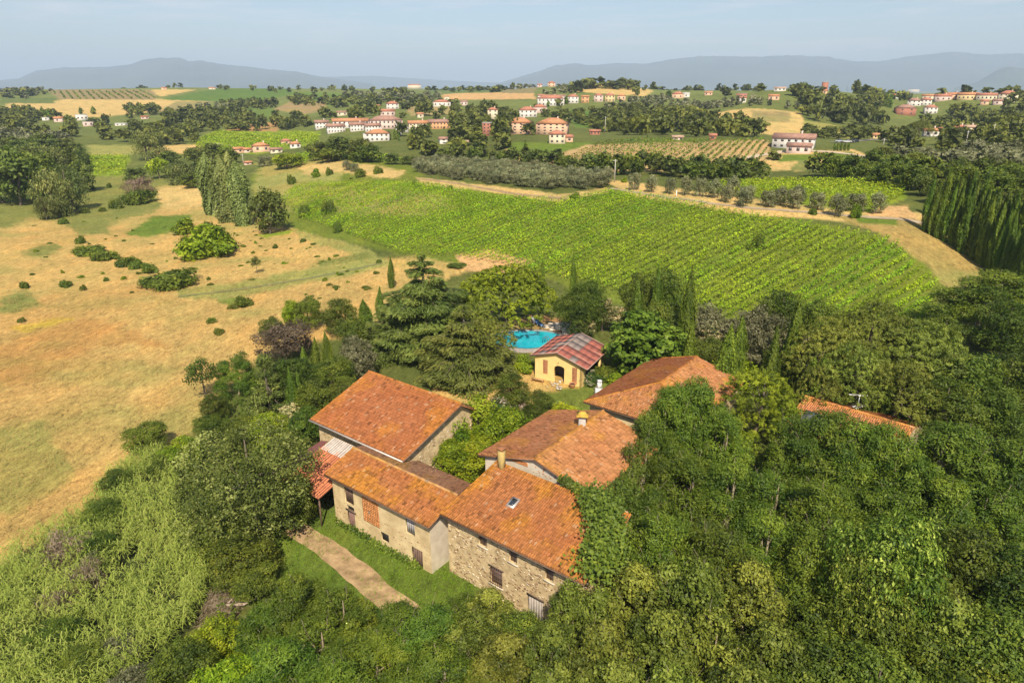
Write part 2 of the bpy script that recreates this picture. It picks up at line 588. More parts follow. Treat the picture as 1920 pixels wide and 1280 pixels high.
PX_, PY_ = to_px(GX, GY, GZ)
GC = sum(field_colour(GX, GY, GZ, PX_, PY_, k) for k in range(4)) / 4
# soften class borders a little and mottle the dry grass with greener and redder drifts
n1 = fbm(GX / 22, GY / 9, 71)[..., None]
n2 = fbm(GX / 6, GY / 4, 72)[..., None]
n3 = fbm(GX / 45, GY / 30, 73)[..., None]
dry = ((GC[..., 0:1] > 0.25) & (GC[..., 2:3] < 0.13)).astype(float)
GC = GC * (1 + (n2 - 0.5) * 0.35)
GC = GC * (1 - dry * np.clip((n1 - 0.50) * 2.6, 0, 0.6)) + np.array((0.24, 0.24, 0.07)) * dry * np.clip((n1 - 0.50) * 2.6, 0, 0.6)
GC = GC * (1 - dry * np.clip((0.42 - n3) * 2.0, 0, 0.22)) + np.array((0.40, 0.21, 0.06)) * dry * np.clip((0.42 - n3) * 2.0, 0, 0.22)
nr, nc = GX.shape
idx = np.arange(nr * nc).reshape(nr, nc)
F = np.stack([idx[:-1, :-1], idx[:-1, 1:], idx[1:, 1:], idx[1:, :-1]], -1).reshape(-1, 4)[:, ::-1]
gm, n, l, bs, out = new_mat('ground')
a = n.new('ShaderNodeAttribute'); a.attribute_name = 'col'
geo = n.new('ShaderNodeNewGeometry')
mp1 = n.new('ShaderNodeMapping')
mp1.inputs['Scale'].default_value = (1.0, 0.45, 1.0)
mp1.inputs['Rotation'].default_value = (0, 0, 0.5)
l.new(geo.outputs['Position'], mp1.inputs['Vector'])
f1 = noise(n, l, 1.3, 9, 0.75, mp1.outputs[0])
f3 = noise(n, l, 5.0, 4, 0.7)
f2 = noise(n, l, 0.16, 7, 0.65, mp1.outputs[0])
c = mixrgb(n, l, a.outputs['Color'], ramp(n, l, f1, [(0.30, 0.42), (0.46, 0.92), (0.56, 1.08), (0.70, 1.5)]), 1.0, 'MULTIPLY')
c = mixrgb(n, l, c, ramp(n, l, f2, [(0.3, (0.78, 0.88, 0.8)), (0.5, (1, 1, 1)), (0.7, (1.2, 1.07, 1.0))]), 1.0, 'MULTIPLY')
c = mixrgb(n, l, c, ramp(n, l, f3, [(0.3, 0.62), (0.5, 1.0), (0.7, 1.32)]), 1.0, 'MULTIPLY')
l.new(c, bs.inputs['Base Color'])
bs.inputs['Roughness'].default_value = 0.95
bs.inputs['Specular IOR Level'].default_value = 0.05
bump(n, l, bs, f1, 0.8, 0.25)
gme = np_mesh('ground', np.stack([GX, GY, GZ], -1).reshape(-1, 3), F, gm, pcol=GC.reshape(-1, 3), smooth=True)
ground = link(bpy.data.objects.new('ground', gme))
tag(ground, 'rolling farmland of dry straw fields, green vineyards and bare soil plots', kind='structure')
ground['category'] = 'ground'


def strip(name, pts, width, mat, lift=0.05, label=None, n=40, edge=0.7):
    """a road or track laid on the ground along pixel points"""
    W = [ground_at(*p) for p in pts]
    W = np.array(W)
    s = np.concatenate([[0], np.cumsum(np.linalg.norm(np.diff(W[:, :2], axis=0), axis=1))])
    t = np.linspace(0, s[-1], n)
    X, Y = np.interp(t, s, W[:, 0]), np.interp(t, s, W[:, 1])
    k = np.ones(5) / 5
    if n > 10:
        Xs = np.convolve(np.pad(X, 2, 'edge'), k, 'valid'); Ys = np.convolve(np.pad(Y, 2, 'edge'), k, 'valid')
        X, Y = Xs, Ys
    dx, dy = np.gradient(X), np.gradient(Y)
    L = np.hypot(dx, dy)
    nx, ny = -dy / L, dx / L
    V = []
    m = 6
    for j in range(m + 1):
        o = (j / m - 0.5) * width * (1 + edge * (fbm(t / 3, t * 0 + j, 9) - 0.5))
        V.append(np.stack([X + nx * o, Y + ny * o, terrain(X + nx * o, Y + ny * o) + lift + (fbm((X + nx * o) / 14, (Y + ny * o) / 14, 5) - 0.5) * 0.63 * np.clip((np.hypot(X, Y) - 60) / 200, 0, 1)], -1))
    V = np.stack(V, 1).reshape(-1, 3)
    idx = np.arange(n * (m + 1)).reshape(n, m + 1)
    F = np.stack([idx[:-1, :-1], idx[:-1, 1:], idx[1:, 1:], idx[1:, :-1]], -1).reshape(-1, 4)[:, ::-1]
    o = link(bpy.data.objects.new(name, np_mesh(name, V, F, mat, smooth=True)))
    tag(o, label, None, None, 'structure')
    return o


M_dirt = simple_mat('dirt_track', (0.30, 0.19, 0.085), 0.45, 0.9, 0.95, 0.08, (0.46, 0.31, 0.16))
M_dirt2 = simple_mat('pale_gravel', (0.46, 0.36, 0.25), 0.25, 0.9, 0.95, 0.05)
M_lane = simple_mat('farm_lane', (0.36, 0.26, 0.16), 0.3, 0.6, 0.95, 0.03, (0.44, 0.34, 0.23))
M_asph = simple_mat('asphalt', (0.22, 0.2, 0.185), 0.2, 1.5, 0.9)
strip('dirt_track', [(545, 985), (600, 1020), (650, 1060), (700, 1100), (760, 1145), (860, 1230)], 2.2, M_dirt, 0.05, 'brown dirt track running past the front of the farmhouse')
strip('path', [(1140, 352), (1250, 370), (1380, 388), (1500, 397), (1600, 404), (1700, 412), (1760, 428)], 2.0, M_lane, 0.06, 'pale farm lane between the vineyard and the olive trees', 70)
strip('path', [(1395, 296), (1480, 283), (1560, 285), (1625, 292), (1632, 303)], 4.5, M_dirt2, 0.12, 'pale gravel drive beside the long farmhouse', 50)
strip('path', [(330, 556), (430, 545), (560, 525), (720, 492)], 1.6, simple_mat('mown_path', (0.17, 0.17, 0.05), 0.3, 1.0), 0.06, 'faint green track across the dry field', 60)
strip('path', [(780, 336), (905, 352), (1045, 372), (1080, 374)], 2.0, M_dirt, 0.06, 'earth path along the lower side of the olive grove', 50)
strip('road', [(370, 262), (420, 272), (480, 282), (520, 285)], 3.0, M_dirt2, 0.15, 'pale track crossing the bright green field', 40)
strip('road', [(1560, 268), (1640, 262), (1700, 262)], 5.0, M_asph, 0.2, 'grey road with parked cars below the right hand wood', 40)

# ------------------------------------------------------------------ mountains
M_mtn = simple_mat('mountain', (0.055, 0.075, 0.045), 0.4, 0.0009, 1.0)


def ridge(name, prof, dist, depth, label, seed):
    px = np.linspace(prof[0][0], prof[-1][0], 260)
    py = np.interp(px, [p[0] for p in prof], [p[1] for p in prof])
    X = (px - 960) / 1280 * dist / CP * CP
    az = np.arctan((px - 960) * 1.0 / (FPX * CP + 475 * SP))
    hgt = np.maximum((167 - py), 0) / FPX * dist * 0.94
    rows = 30
    V = []
    for j in range(rows + 1):
        s = j / rows * 2 - 1
        prof_ = np.clip(1 - abs(s), 0, 1) ** 0.85
        d = dist + s * depth
        hh = hgt * prof_ * (0.86 + 0.28 * fbm(px / 26 + j * 0.25, px * 0 + j * 0.6, seed)) if 0 < abs(s) else hgt * 1.0
        hh = hh + (fbm(px / 9, px * 0 + 3.3, seed + 5) - 0.5) * 0.06 * hgt
        V.append(np.stack([np.tan(az) * d, np.full_like(px, d), -14 + (54 + hh) * np.where(hgt > 1, 1, 0.9) * (prof_ > 0) * np.clip(prof_ * 1.0, 0, 1) ** 0.35 * 0 + (hh + 54 * np.clip(prof_ * 4, 0, 1)) * (prof_ > 0)], -1))
    V = np.stack(V, 0)
    idx = np.arange((rows + 1) * 260).reshape(rows + 1, 260)
    F = np.stack([idx[:-1, :-1], idx[:-1, 1:], idx[1:, 1:], idx[1:, :-1]], -1).reshape(-1, 4)
    o = link(bpy.data.objects.new(name, np_mesh(name, V.reshape(-1, 3), F, M_mtn, smooth=True)))
    tag(o, label, None, None, 'structure')


ridge('mountains', [(-200, 166), (-60, 160), (40, 150), (75, 137), (130, 132), (200, 131), (250, 127), (275, 119), (310, 115), (345, 115), (365, 121), (385, 120), (420, 126), (470, 130), (510, 135), (560, 139), (600, 147), (640, 152), (700, 160)], 13000, 2600, 'broad blue mountain rising on the left horizon', 11)
ridge('mountains', [(930, 160), (1010, 138), (1040, 128), (1080, 124), (1100, 128), (1160, 124), (1210, 125), (1260, 117), (1310, 112), (1400, 113), (1480, 111), (1530, 113), (1600, 121), (1640, 121), (1700, 112), (1740, 108), (1775, 105), (1830, 109), (1900, 108), (1960, 110), (2100, 120), (2300, 140)], 14500, 3200, 'long blue mountain chain filling the right horizon', 23)
ridge('mountains', [(1790, 166), (1830, 157), (1860, 137), (1880, 130), (1910, 133), (1960, 150), (2080, 166)], 9500, 900, 'nearer blue hill at the right edge of the horizon', 37)
ridge('mountains', [(560, 166), (600, 148), (700, 146), (800, 152), (880, 156), (1010, 160), (1100, 166)], 17500, 1500, 'lowest and palest mountain ridge in the middle of the horizon', 51)

# ------------------------------------------------------------------ haze
hm = bpy.data.materials.new('haze')
hm.use_nodes = True
n, l = hm.node_tree.nodes, hm.node_tree.links
n.clear()
out = n.new('ShaderNodeOutputMaterial')
pv = n.new('ShaderNodeVolumePrincipled')
pv.inputs['Color'].default_value = (0.63, 0.79, 1.0, 1)
pv.inputs['Density'].default_value = HAZE_D
pv.inputs['Anisotropy'].default_value = -0.08
l.new(pv.outputs[0], out.inputs['Volume'])
mb = MB().box(-26000, 26000, -24000, 26000, -60, 800)
hz = mb.obj('haze', hm)
tag(hz, 'thin summer haze over the plain', 'haze', kind='stuff')
# ------------------------------------------------------------------ farm buildings
M_tile = col_mat('terracotta_tiles', 0.85, 9.0, 0.22)
M_deck = simple_mat('tile_channel', (0.30, 0.125, 0.05), 0.4, 3.0)
M_wood = simple_mat('weathered_wood', (0.14, 0.085, 0.06), 0.4, 4.0, 0.8)
M_beam = simple_mat('eave_timber', (0.12, 0.08, 0.055), 0.3, 4.0)
M_plaster = simple_mat('old_cream_plaster', (0.58, 0.42, 0.22), 0.22, 0.8, 0.95, 0.02, (0.74, 0.58, 0.33))
M_stonewall = simple_mat('rubble_wall', (0.52, 0.37, 0.19), 0.35, 1.6, 0.95, 0.05, (0.70, 0.53, 0.30))
M_grey_pl = simple_mat('pale_render', (0.56, 0.47, 0.36), 0.15, 1.2, 0.95, 0.01, (0.66, 0.57, 0.45))
M_stones = col_mat('stones', 0.95, 12, 0.3)
M_brick = col_mat('bricks', 0.9, 14, 0.2)
M_iron = simple_mat('rusty_iron', (0.13, 0.07, 0.05), 0.3, 5.0, 0.7)
M_zinc = simple_mat('zinc_gutter', (0.50, 0.44, 0.40), 0.15, 3.0, 0.45, 0, None, 0.3)
M_dark = simple_mat('dark_room', (0.012, 0.011, 0.010), 0.2, 1.0)
M_glass, n, l, bs, out = new_mat('window_glass')
bs.inputs['Base Color'].default_value = (0.03, 0.04, 0.05, 1); bs.inputs['Roughness'].default_value = 0.08
M_whitep = simple_mat('white_paint', (0.75, 0.73, 0.70), 0.08, 2.0)

PAL = {  # tile colour families: base, second, lichen
    'red': ((0.299, 0.098, 0.035), (0.348, 0.135, 0.058), (0.406, 0.163, 0.027)),
    'lichen': ((0.310, 0.107, 0.035), (0.358, 0.148, 0.058), (0.416, 0.181, 0.020)),
    'pale': ((0.348, 0.139, 0.054), (0.406, 0.195, 0.085), (0.435, 0.204, 0.032)),
    'brown': ((0.320, 0.148, 0.080), (0.411, 0.226, 0.128), (0.479, 0.260, 0.060)),
    'rose': ((0.401, 0.153, 0.068), (0.472, 0.209, 0.100), (0.531, 0.244, 0.044)),
}
_rs = np.random.RandomState(4)


def tile_colour(X, Y, pal, edge=None, seed=0):
    a, b, c = (np.array(q) for q in PAL[pal])
    m = fbm(X / 1.7, Y / 1.7, seed + 3)[:, None]
    li = np.clip((fbm(X / 2.6, Y / 2.6, seed + 9)[:, None] - 0.56) * 4, 0, 0.6)
    r = _rs.rand(len(X), 1)
    C = a * (1 - m) + b * m
    C = C * (1 - li) + c * li
    if edge is not None:
        e = np.clip(edge[:, None], 0, 1) * (0.4 + 0.6 * _rs.rand(len(X), 1))
        C = C * (1 - e) + c * e
    C = C * (0.70 + 0.40 * r)
    dark = _rs.rand(len(X), 1) < 0.06
    C = np.where(dark, C * 0.6, C)
    pale = _rs.rand(len(X), 1) < 0.03
    C = np.where(pale, C * 0.75 + np.array((0.14, 0.11, 0.075)), C)
    return C


def bil(Q, s, t):
    s = s[..., None]; t = t[..., None]
    return Q[0] * (1 - s) * (1 - t) + Q[1] * s * (1 - t) + Q[2] * s * t + Q[3] * (1 - s) * t


def tiled_slope(parent, Q, pal='red', edges=(1, 1, 0, 0), seed=0, w=0.21, h=0.36, thick=0.14, clip=None, wob=0.035, name='roof_tiles'):
    """Q: eave left, eave right, ridge right, ridge left.  Half-round tiles laid over a deck."""
    Q = [np.array(q, float) for q in Q]
    L = (np.linalg.norm(Q[1] - Q[0]) + np.linalg.norm(Q[2] - Q[3])) / 2
    D = (np.linalg.norm(Q[3] - Q[0]) + np.linalg.norm(Q[2] - Q[1])) / 2
    nu, nv = max(1, int(L / w)), max(1, int(D / h))
    N = np.cross(Q[1] - Q[0], Q[3] - Q[0]); N /= np.linalg.norm(N)
    if N[2] < 0: N = -N
    I, J = np.meshgrid(np.arange(nu), np.arange(nv))
    I, J = I.ravel(), J.ravel()
    s0, s1 = (I + 0.08) / nu, (I + 0.92) / nu
    jit = (_rs.rand(len(I)) - 0.5) * 0.1 / nv
    t0, t1 = J / nv + jit, np.minimum((J + 1.12) / nv + jit, 1.0)
    t0 = np.maximum(t0, 0)
    sj = (_rs.rand(len(I)) - 0.5) * 0.22 / nu
    s0, s1 = s0 + sj, s1 + sj
    if clip is not None:
        mid = bil(Q, (s0 + s1) / 2, (t0 + t1) / 2)
        k = clip(mid)
        s0, s1, t0, t1 = s0[k], s1[k], t0[k], t1[k]
    prof = [(0.0, -0.01), (0.18, 0.065), (0.5, 0.105), (0.82, 0.065), (1.0, -0.01)]
    V = []
    sag = lambda s, t: N * ((fbm(s * L / 2.2, t * D / 2.2, seed + 77) - 0.5) * wob * 2.2)[:, None]
    for (tt, lift) in ((t0, 0.035), (t1, 0.0)):
        for (a, hh) in prof:
            ss = s0 + (s1 - s0) * a
            V.append(bil(Q, ss, tt) + N * (hh + lift) + sag(ss, tt))
    V = np.stack(V, 1)
    m = len(s0)
    base = (np.arange(m) * 10)[:, None]
    F = [np.concatenate([base + k, base + k + 1, base + k + 6, base + k + 5], 1) for k in range(4)]
    Fe = base + np.array([[4, 3, 2, 1, 0]])
    C = V.mean(1)
    sm, tm = (s0 + s1) / 2, (t0 + t1) / 2
    ed = np.maximum.reduce([edges[0] * np.exp(-tm * D / 0.7), edges[1] * np.exp(-(1 - tm) * D / 0.6), edges[2] * np.exp(-sm * L / 0.8), edges[3] * np.exp(-(1 - sm) * L / 0.8)])
    tc = tile_colour(C[:, 0], C[:, 1], pal, ed, seed)
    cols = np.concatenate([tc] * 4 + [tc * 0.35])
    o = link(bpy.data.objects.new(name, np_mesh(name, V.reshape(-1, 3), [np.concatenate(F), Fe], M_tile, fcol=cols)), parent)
    o['kind'] = 'stuff'
    fix_parent(o, parent)
    d = MB()
    up = N * -0.03
    dn = N * -thick
    if clip is None:
        d.hexa([Q[0] + dn, Q[1] + dn, Q[2] + dn, Q[3] + dn, Q[0] + up, Q[1] + up, Q[2] + up, Q[3] + up])
    else:
        K = clip.poly
        d.add([np.array(p) + up for p in K] + [np.array(p) + dn for p in K], [tuple(range(len(K)))] + [tuple(len(K) + i for i in range(len(K)))[::-1]] + [(i, (i + 1) % len(K), len(K) + (i + 1) % len(K), len(K) + i) for i in range(len(K))])
    dk = d.obj('roof_deck', M_deck, parent)
    fix_parent(dk, parent)
    return o


def fix_parent(o, parent):
    if parent is not None:
        M = Matrix.LocRotScale(parent.location, parent.rotation_euler, parent.scale)
        o.matrix_parent_inverse = M.inverted()
    return o


def ridge_tiles(parent, a, b, pal, seed=0, r=0.13):
    a, b = np.array(a, float), np.array(b, float)
    L = np.linalg.norm(b - a); nn = int(L / 0.42)
    d = (b - a) / L
    side = np.cross(d, (0, 0, 1)); side /= np.linalg.norm(side)
    up = np.cross(side, d)
    V = []
    for k in range(nn):
        p0, p1 = a + d * L * k / nn, a + d * L * (k + 1.1) / nn
        j = (_rs.rand() - 0.5) * 0.04
        for q, e in ((p0, 0.03), (p1, 0.0)):
            for t in (0, 45, 90, 135, 180):
                c_, s_ = math.cos(math.radians(t)), math.sin(math.radians(t))
                V.append(q + side * (r * c_ * 1.1 + j) + up * (r * s_ + e + 0.03))
    base = (np.arange(nn) * 10)[:, None]
    F = np.concatenate([np.concatenate([base + k, base + k + 1, base + k + 6, base + k + 5], 1) for k in range(4)])
    V = np.array(V).reshape(-1, 3)
    C = V.reshape(nn, 10, 3).mean(1)
    tc = tile_colour(C[:, 0], C[:, 1], pal, np.full(nn, 0.75), seed)
    o = link(bpy.data.objects.new('ridge_tiles', np_mesh('ridge_tiles', V, F, M_tile, fcol=np.concatenate([tc] * 4))), parent)
    o['kind'] = 'stuff'
    return fix_parent(o, parent)


def wall(parent, a, b, z0, za, zb, mat, openings=(), depth=0.25, name='wall', label=None, apex=None, caps=False):
    """vertical wall from a to b (xy), foot z0, top za..zb (or a gable point apex=(u, z)); openings (u0,u1,z0,z1) with real reveals.
    Outside face is on the right of a->b."""
    a, b = np.array(a[:2], float), np.array(b[:2], float)
    L = np.linalg.norm(b - a); d = (b - a) / L
    nrm = np.array([d[1], -d[0]])

    def top(u):
        if apex is None: return za + (zb - za) * u / L
        return za + (apex[1] - za) * u / apex[0] if u <= apex[0] else apex[1] + (zb - apex[1]) * (u - apex[0]) / (L - apex[0])
    us = sorted({0.0, L} | {o[0] for o in openings} | {o[1] for o in openings} | ({apex[0]} if apex else set()))
    m = MB()

    def pt(u, z, off=0.0):
        q = a + d * u - nrm * off
        return (q[0], q[1], z)
    for u0, u1 in zip(us[:-1], us[1:]):
        zs = [z0]
        ops = sorted([o for o in openings if o[0] <= u0 + 1e-6 and o[1] >= u1 - 1e-6], key=lambda o: o[2])
        cur = z0
        for o in ops:
            m.add([pt(u0, cur), pt(u1, cur), pt(u1, o[2]), pt(u0, o[2])], [(0, 1, 2, 3)])
            cur = o[3]
        m.add([pt(u0, cur), pt(u1, cur), pt(u1, top(u1)), pt(u0, top(u0))], [(0, 1, 2, 3)])
    for (u0, u1, q0, q1) in openings:
        m.add([pt(u0, q0), pt(u1, q0), pt(u1, q1), pt(u0, q1), pt(u0, q0, depth), pt(u1, q0, depth), pt(u1, q1, depth), pt(u0, q1, depth)],
              [(0, 1, 5, 4), (1, 2, 6, 5), (2, 3, 7, 6), (3, 0, 4, 7)])
    # back and edges so that the wall has its thickness
    T = 0.45
    m.add([pt(0, z0), pt(L, z0), pt(L, top(L)), pt(0, top(0)), pt(0, z0, T), pt(L, z0, T), pt(L, top(L), T), pt(0, top(0), T)],
          [(0, 4, 7, 3), (1, 2, 6, 5), (4, 5, 6, 7)] if caps else [(3, 7, 6, 2)] if apex is None else [])
    o = m.obj(name, mat, parent)
    if label: o['label'] = label
    return fix_parent(o, parent), (a, d, nrm)


def on_wall(fr, u, z, off=0.0):
    a, d, nrm = fr
    q = a + d * u + nrm * off
    return np.array([q[0], q[1], z])


def wbox(mb, fr, u0, u1, z0, z1, o0, o1, c=None):
    P = [on_wall(fr, u, z, o) for z in (z0, z1) for (u, o) in ((u0, o1), (u1, o1), (u1, o0), (u0, o0))]
    return mb.hexa(P, c)


def shutter(parent, fr, u0, u1, z0, z1, mat, boards=4, name='shutter', label=None, off=-0.12, arch=False):
    """leaf of vertical boards, each board its own piece"""
    root = None
    frame = MB()
    wbox(frame, fr, u0, u1, z0, z1, off - 0.05, off)
    f = fix_parent(frame.obj(name, mat, parent), parent)
    if label: f['label'] = label
    w = (u1 - u0) / boards
    for i in range(boards):
        b = MB()
        wbox(b, fr, u0 + i * w + 0.012, u0 + (i + 1) * w - 0.012, z0 + 0.02, z1 - 0.02 * (1 + i % 2), off + 0.003, off + 0.03 + 0.01 * (i % 2))
        p = b.obj('board', mat, f)
    return f


def stones(parent, fr, u0, u1, z0, z1, n, palette, seed, size=(0.12, 0.34), holes=()):
    r = np.random.RandomState(seed)
    m = MB()
    for k in range(n):
        u, z = r.uniform(u0, u1), r.uniform(z0, z1)
        if fbm(np.array(u / 1.3), np.array(z / 0.9), seed) < 0.40 and r.rand() < 0.7:
            continue
        w = r.uniform(*size); h = w * r.uniform(0.4, 0.75)
        if any(u + w > q[0] - 0.1 and u - w < q[1] + 0.1 and z + h > q[2] - 0.1 and z - h < q[3] + 0.1 for q in holes):
            continue
        c = np.array(palette[r.randint(len(palette))]) * r.uniform(0.7, 1.2)
        e = r.uniform(0.012, 0.04)
        ns = 6
        P0, P1 = [], []
        for i in range(ns):
            t = 2 * math.pi * (i + r.uniform(-0.25, 0.25)) / ns
            uu, zz = u + math.cos(t) * w / 2, z + math.sin(t) * h / 2
            P0.append(on_wall(fr, uu, zz, -0.02)); P1.append(on_wall(fr, u + (uu - u) * 0.8, z + (zz - z) * 0.8, e))
        m.add(P0 + P1, [tuple(range(6, 12))] + [(i, (i + 1) % 6, 6 + (i + 1) % 6, 6 + i) for i in range(6)], c)
    o = m.obj('stones', M_stones, parent, usecol=True, kind='stuff')
    return fix_parent(o, parent)


def brick_panel(parent, fr, u0, u1, z0, z1, bw, bh, col, mat=None, depth=0.03, holes=(), name='bricks', gap=0.015, stack=False, label=None, off=0.0):
    m = MB()
    mort = MB()
    wbox(mort, fr, u0, u1, z0, z1, off - 0.04, off + 0.002)
    r = np.random.RandomState(int(u0 * 100) % 999)
    nz, nu = max(1, int(round((z1 - z0) / bh))), max(1, int(round((u1 - u0) / bw)))
    hh, ww = (z1 - z0) / nz, (u1 - u0) / nu
    for j in range(nz):
        for i in range(nu + (0 if stack else j % 2)):
            s = 0 if stack else (0.5 if j % 2 else 0)
            a0, a1 = u0 + (i - s) * ww + gap / 2, u0 + (i + 1 - s) * ww - gap / 2
            a0, a1 = max(a0, u0), min(a1, u1)
            if a1 - a0 < 0.03: continue
            uc, zc = (a0 + a1) / 2, z0 + (j + 0.5) * hh
            if any(q[0] < uc < q[1] and q[2] < zc < q[3] for q in holes): continue
            c = np.array(col) * r.uniform(0.75, 1.25)
            wbox(m, fr, a0, a1, z0 + j * hh + gap / 2, z0 + (j + 1) * hh - gap / 2, off, off + depth + r.uniform(-0.006, 0.006), c)
    b = m.obj(name, mat or M_brick, parent, usecol=True, kind='stuff')
    fix_parent(b, parent)
    q = fix_parent(mort.obj('mortar', M_grey_pl, parent), parent)
    if label: b['label'] = label
    return b


# farm frame: u runs down the front eaves (towards the right of the photo), v into the courtyard
FO = np.array([-17.89, 56.59])
FA = math.radians(127.5)
FU = np.array([math.sin(FA), math.cos(FA)])
FV = np.array([-FU[1] * 1.0, FU[0]])
if FV[1] < 0: FV = -FV


def f2(u, v, z=None):
    p = FO + FU * u + FV * v
    return np.array([p[0], p[1]]) if z is None else np.array([p[0], p[1], z])


def eave_trim(parent, a, b, mat, r=0.06, drop=0.06, name='gutter', half=True):
    m = MB().tube([np.array(a) - (0, 0, drop), np.array(b) - (0, 0, drop)], r, 8)
    return fix_parent(m.obj(name, mat, parent), parent)


def rafters(parent, p0, p1, inward, z, n, mat):
    for k in range(n):
        t = (k + 0.5) / n
        q = np.array(p0) * (1 - t) + np.array(p1) * t
        e = q + np.array([inward[0], inward[1], 0]) * 0.75 + np.array([0, 0, 0.75 * 0.3])
        m = MB()
        m.tube([q - (0, 0, 0.17), e - (0, 0, 0.17)], 0.05, 4)
        fix_parent(m.obj('rafter', mat, parent), parent)


# ---- tall barn (A)
A = empty('stone_barn', tuple(f2(-1.8, 11, 0.6)), 0)
tag(A, 'tall stone barn with broad smooth terracotta roof and pale gutter, left of the courtyard', 'barn')
zE, zR = 6.5, 9.25
u0, u1, v0, vr, vb = -8.9, 5.35, 5.15, 13.7, 16.3
tiled_slope(A, [f2(u0, v0, zE), f2(u1 + 0.1, v0, zE), f2(u1 + 0.1, vr, zR), f2(u0, vr, zR)], 'red', (0.35, 0.5, 0.9, 0.5), 1)
tiled_slope(A, [f2(u1 + 0.1, vb, 7.5), f2(u0, vb, 7.5), f2(u0, vr, zR), f2(u1 + 0.1, vr, zR)], 'rose', (0.3, 0.6, 0.3, 0.3), 2)
ridge_tiles(A, f2(u0, vr, zR), f2(u1 + 0.1, vr, zR), 'red', 3)
_, fr = wall(A, f2(u0 + 0.4, v0 + 0.75), f2(u1 - 0.45, v0 + 0.75), -0.5, zE + 0.1, zE + 0.1, M_stonewall, [(2.2, 3.0, 3.6, 4.6)])
stones(A, fr, 0.2, 13.4, 2.4, 6.3, 420, [(0.42, 0.3, 0.17), (0.3, 0.2, 0.12), (0.6, 0.5, 0.35)], 5)
_, fr = wall(A, f2(u1 - 0.45, v0 + 0.75), f2(u1 - 0.45, vb - 0.5), -0.5, zE + 0.15, 7.5, M_stonewall, [(2.0, 3.0, 2.8, 4.0)], apex=(vr - v0 - 0.75, zR - 0.12))
stones(A, fr, 0.2, 12, 1.0, 7.2, 420, [(0.45, 0.33, 0.2), (0.33, 0.24, 0.15), (0.6, 0.5, 0.36)], 6)
wall(A, f2(u1 - 0.45, vb - 0.5), f2(u0 + 0.4, vb - 0.5), -0.5, 7.7, 7.7, M_stonewall)
wall(A, f2(u0 + 0.4, vb - 0.5), f2(u0 + 0.4, v0 + 0.75), -0.5, 7.7, zE, M_stonewall, apex=(vb - 0.5 - vr, zR - 0.12))
eave_trim(A, f2(u0, v0 - 0.08, zE), f2(u1 + 0.1, v0 - 0.08, zE), M_zinc, 0.09)
rafters(A, f2(u0 + 0.3, v0 + 0.05, zE), f2(u1 - 0.2, v0 + 0.05, zE), FV, zE, 14, M_beam)
m = MB(); m.tube([f2(u1 + 0.08, v0, zE - 0.12), f2(u1 + 0.08, vr, zR - 0.12)], 0.07, 4)
fix_parent(m.obj('verge_beam', M_beam, A), A)

# ---- low front wing (B)
B = empty('farm_wing', tuple(f2(7, 3, 0)), 0)
tag(B, 'low wing with mottled lichen-covered tiles and cream plaster, below the tall barn', 'farm building')
zE, zR, vR = 5.5, 6.68, 3.7
tiled_slope(B, [f2(-0.1, 0, zE), f2(13.75, 0, zE), f2(13.75, vR, zR), f2(-0.1, vR, zR)], 'lichen', (0.5, 0.2, 0.7, 0.5), 11, wob=0.08)
tiled_slope(B, [f2(13.75, 7.0, 5.62), f2(5.4, 7.0, 5.62), f2(5.4, vR, zR), f2(13.75, vR, zR)], 'brown', (0.1, 0.1, 0, 0), 12, wob=0.08)
tiled_slope(B, [f2(5.4, 5.6, 6.07), f2(-0.1, 5.6, 6.07), f2(-0.1, vR, zR), f2(5.4, vR, zR)], 'brown', (0.1, 0.1, 0, 0), 13, wob=0.08)
ridge_tiles(B, f2(-0.1, vR, zR), f2(13.75, vR, zR), 'brown', 13)
fw0 = f2(0.35, 0.55); fw1 = f2(13.3, 0.55)
ops = [(1.75, 3.0, 3.05, 4.95), (1.95, 2.95, -0.6, 2.15), (1.95, 2.95, 2.35, 2.8), (10.0, 11.1, 3.2, 4.7), (6.6, 7.6, 0.9, 1.8), (10.6, 11.9, -0.4, 2.0)]
_, fr = wall(B, fw0, fw1, -0.7, zE + 0.12, zE + 0.12, M_plaster, ops, 0.3)
stones(B, fr, 0.1, 12.8, -0.2, 3.0, 300, [(0.5, 0.36, 0.22), (0.38, 0.25, 0.14), (0.55, 0.34, 0.2)], 15, (0.1, 0.26), ops + [(4.1, 6.6, 1.9, 5.6)])
shutter(B, fr, 1.78, 2.38, 3.06, 4.9, M_wood, 3, 'shutter', 'dark weathered shutter leaf under the eave')
shutter(B, fr, 2.40, 2.98, 3.06, 4.8, M_wood, 3, 'shutter')
shutter(B, fr, 1.97, 2.93, -0.6, 2.1, simple_mat('brown_door', (0.20, 0.11, 0.09), 0.3, 4), 5, 'door', 'reddish brown plank door in the plaster wall')
shutter(B, fr, 1.97, 2.93, 2.37, 2.78, M_dark, 1, 'window_panel')
shutter(B, fr, 10.02, 11.08, 3.22, 4.68, simple_mat('grey_shutter', (0.34, 0.31, 0.30), 0.15, 4), 4, 'shutter', 'grey shutter near the right end')
shutter(B, fr, 6.62, 7.58, 0.92, 1.78, M_dark, 1, 'window_panel')
shutter(B, fr, 10.62, 11.88, -0.4, 1.96, M_wood, 5, 'door')
m = MB(); wbox(m, fr, 1.7, 3.2, 2.14, 2.36, -0.1, 0.03)
fix_parent(m.obj('lintel', M_beam, B), B)
brick_panel(B, fr, 4.3, 6.5, 2.1, zE + 0.02, 0.25, 0.19, (0.55, 0.235, 0.09), holes=[(5.0, 5.35, 3.0, 3.35)], stack=True, label='orange hollow brick infill with a hole', off=0.012)
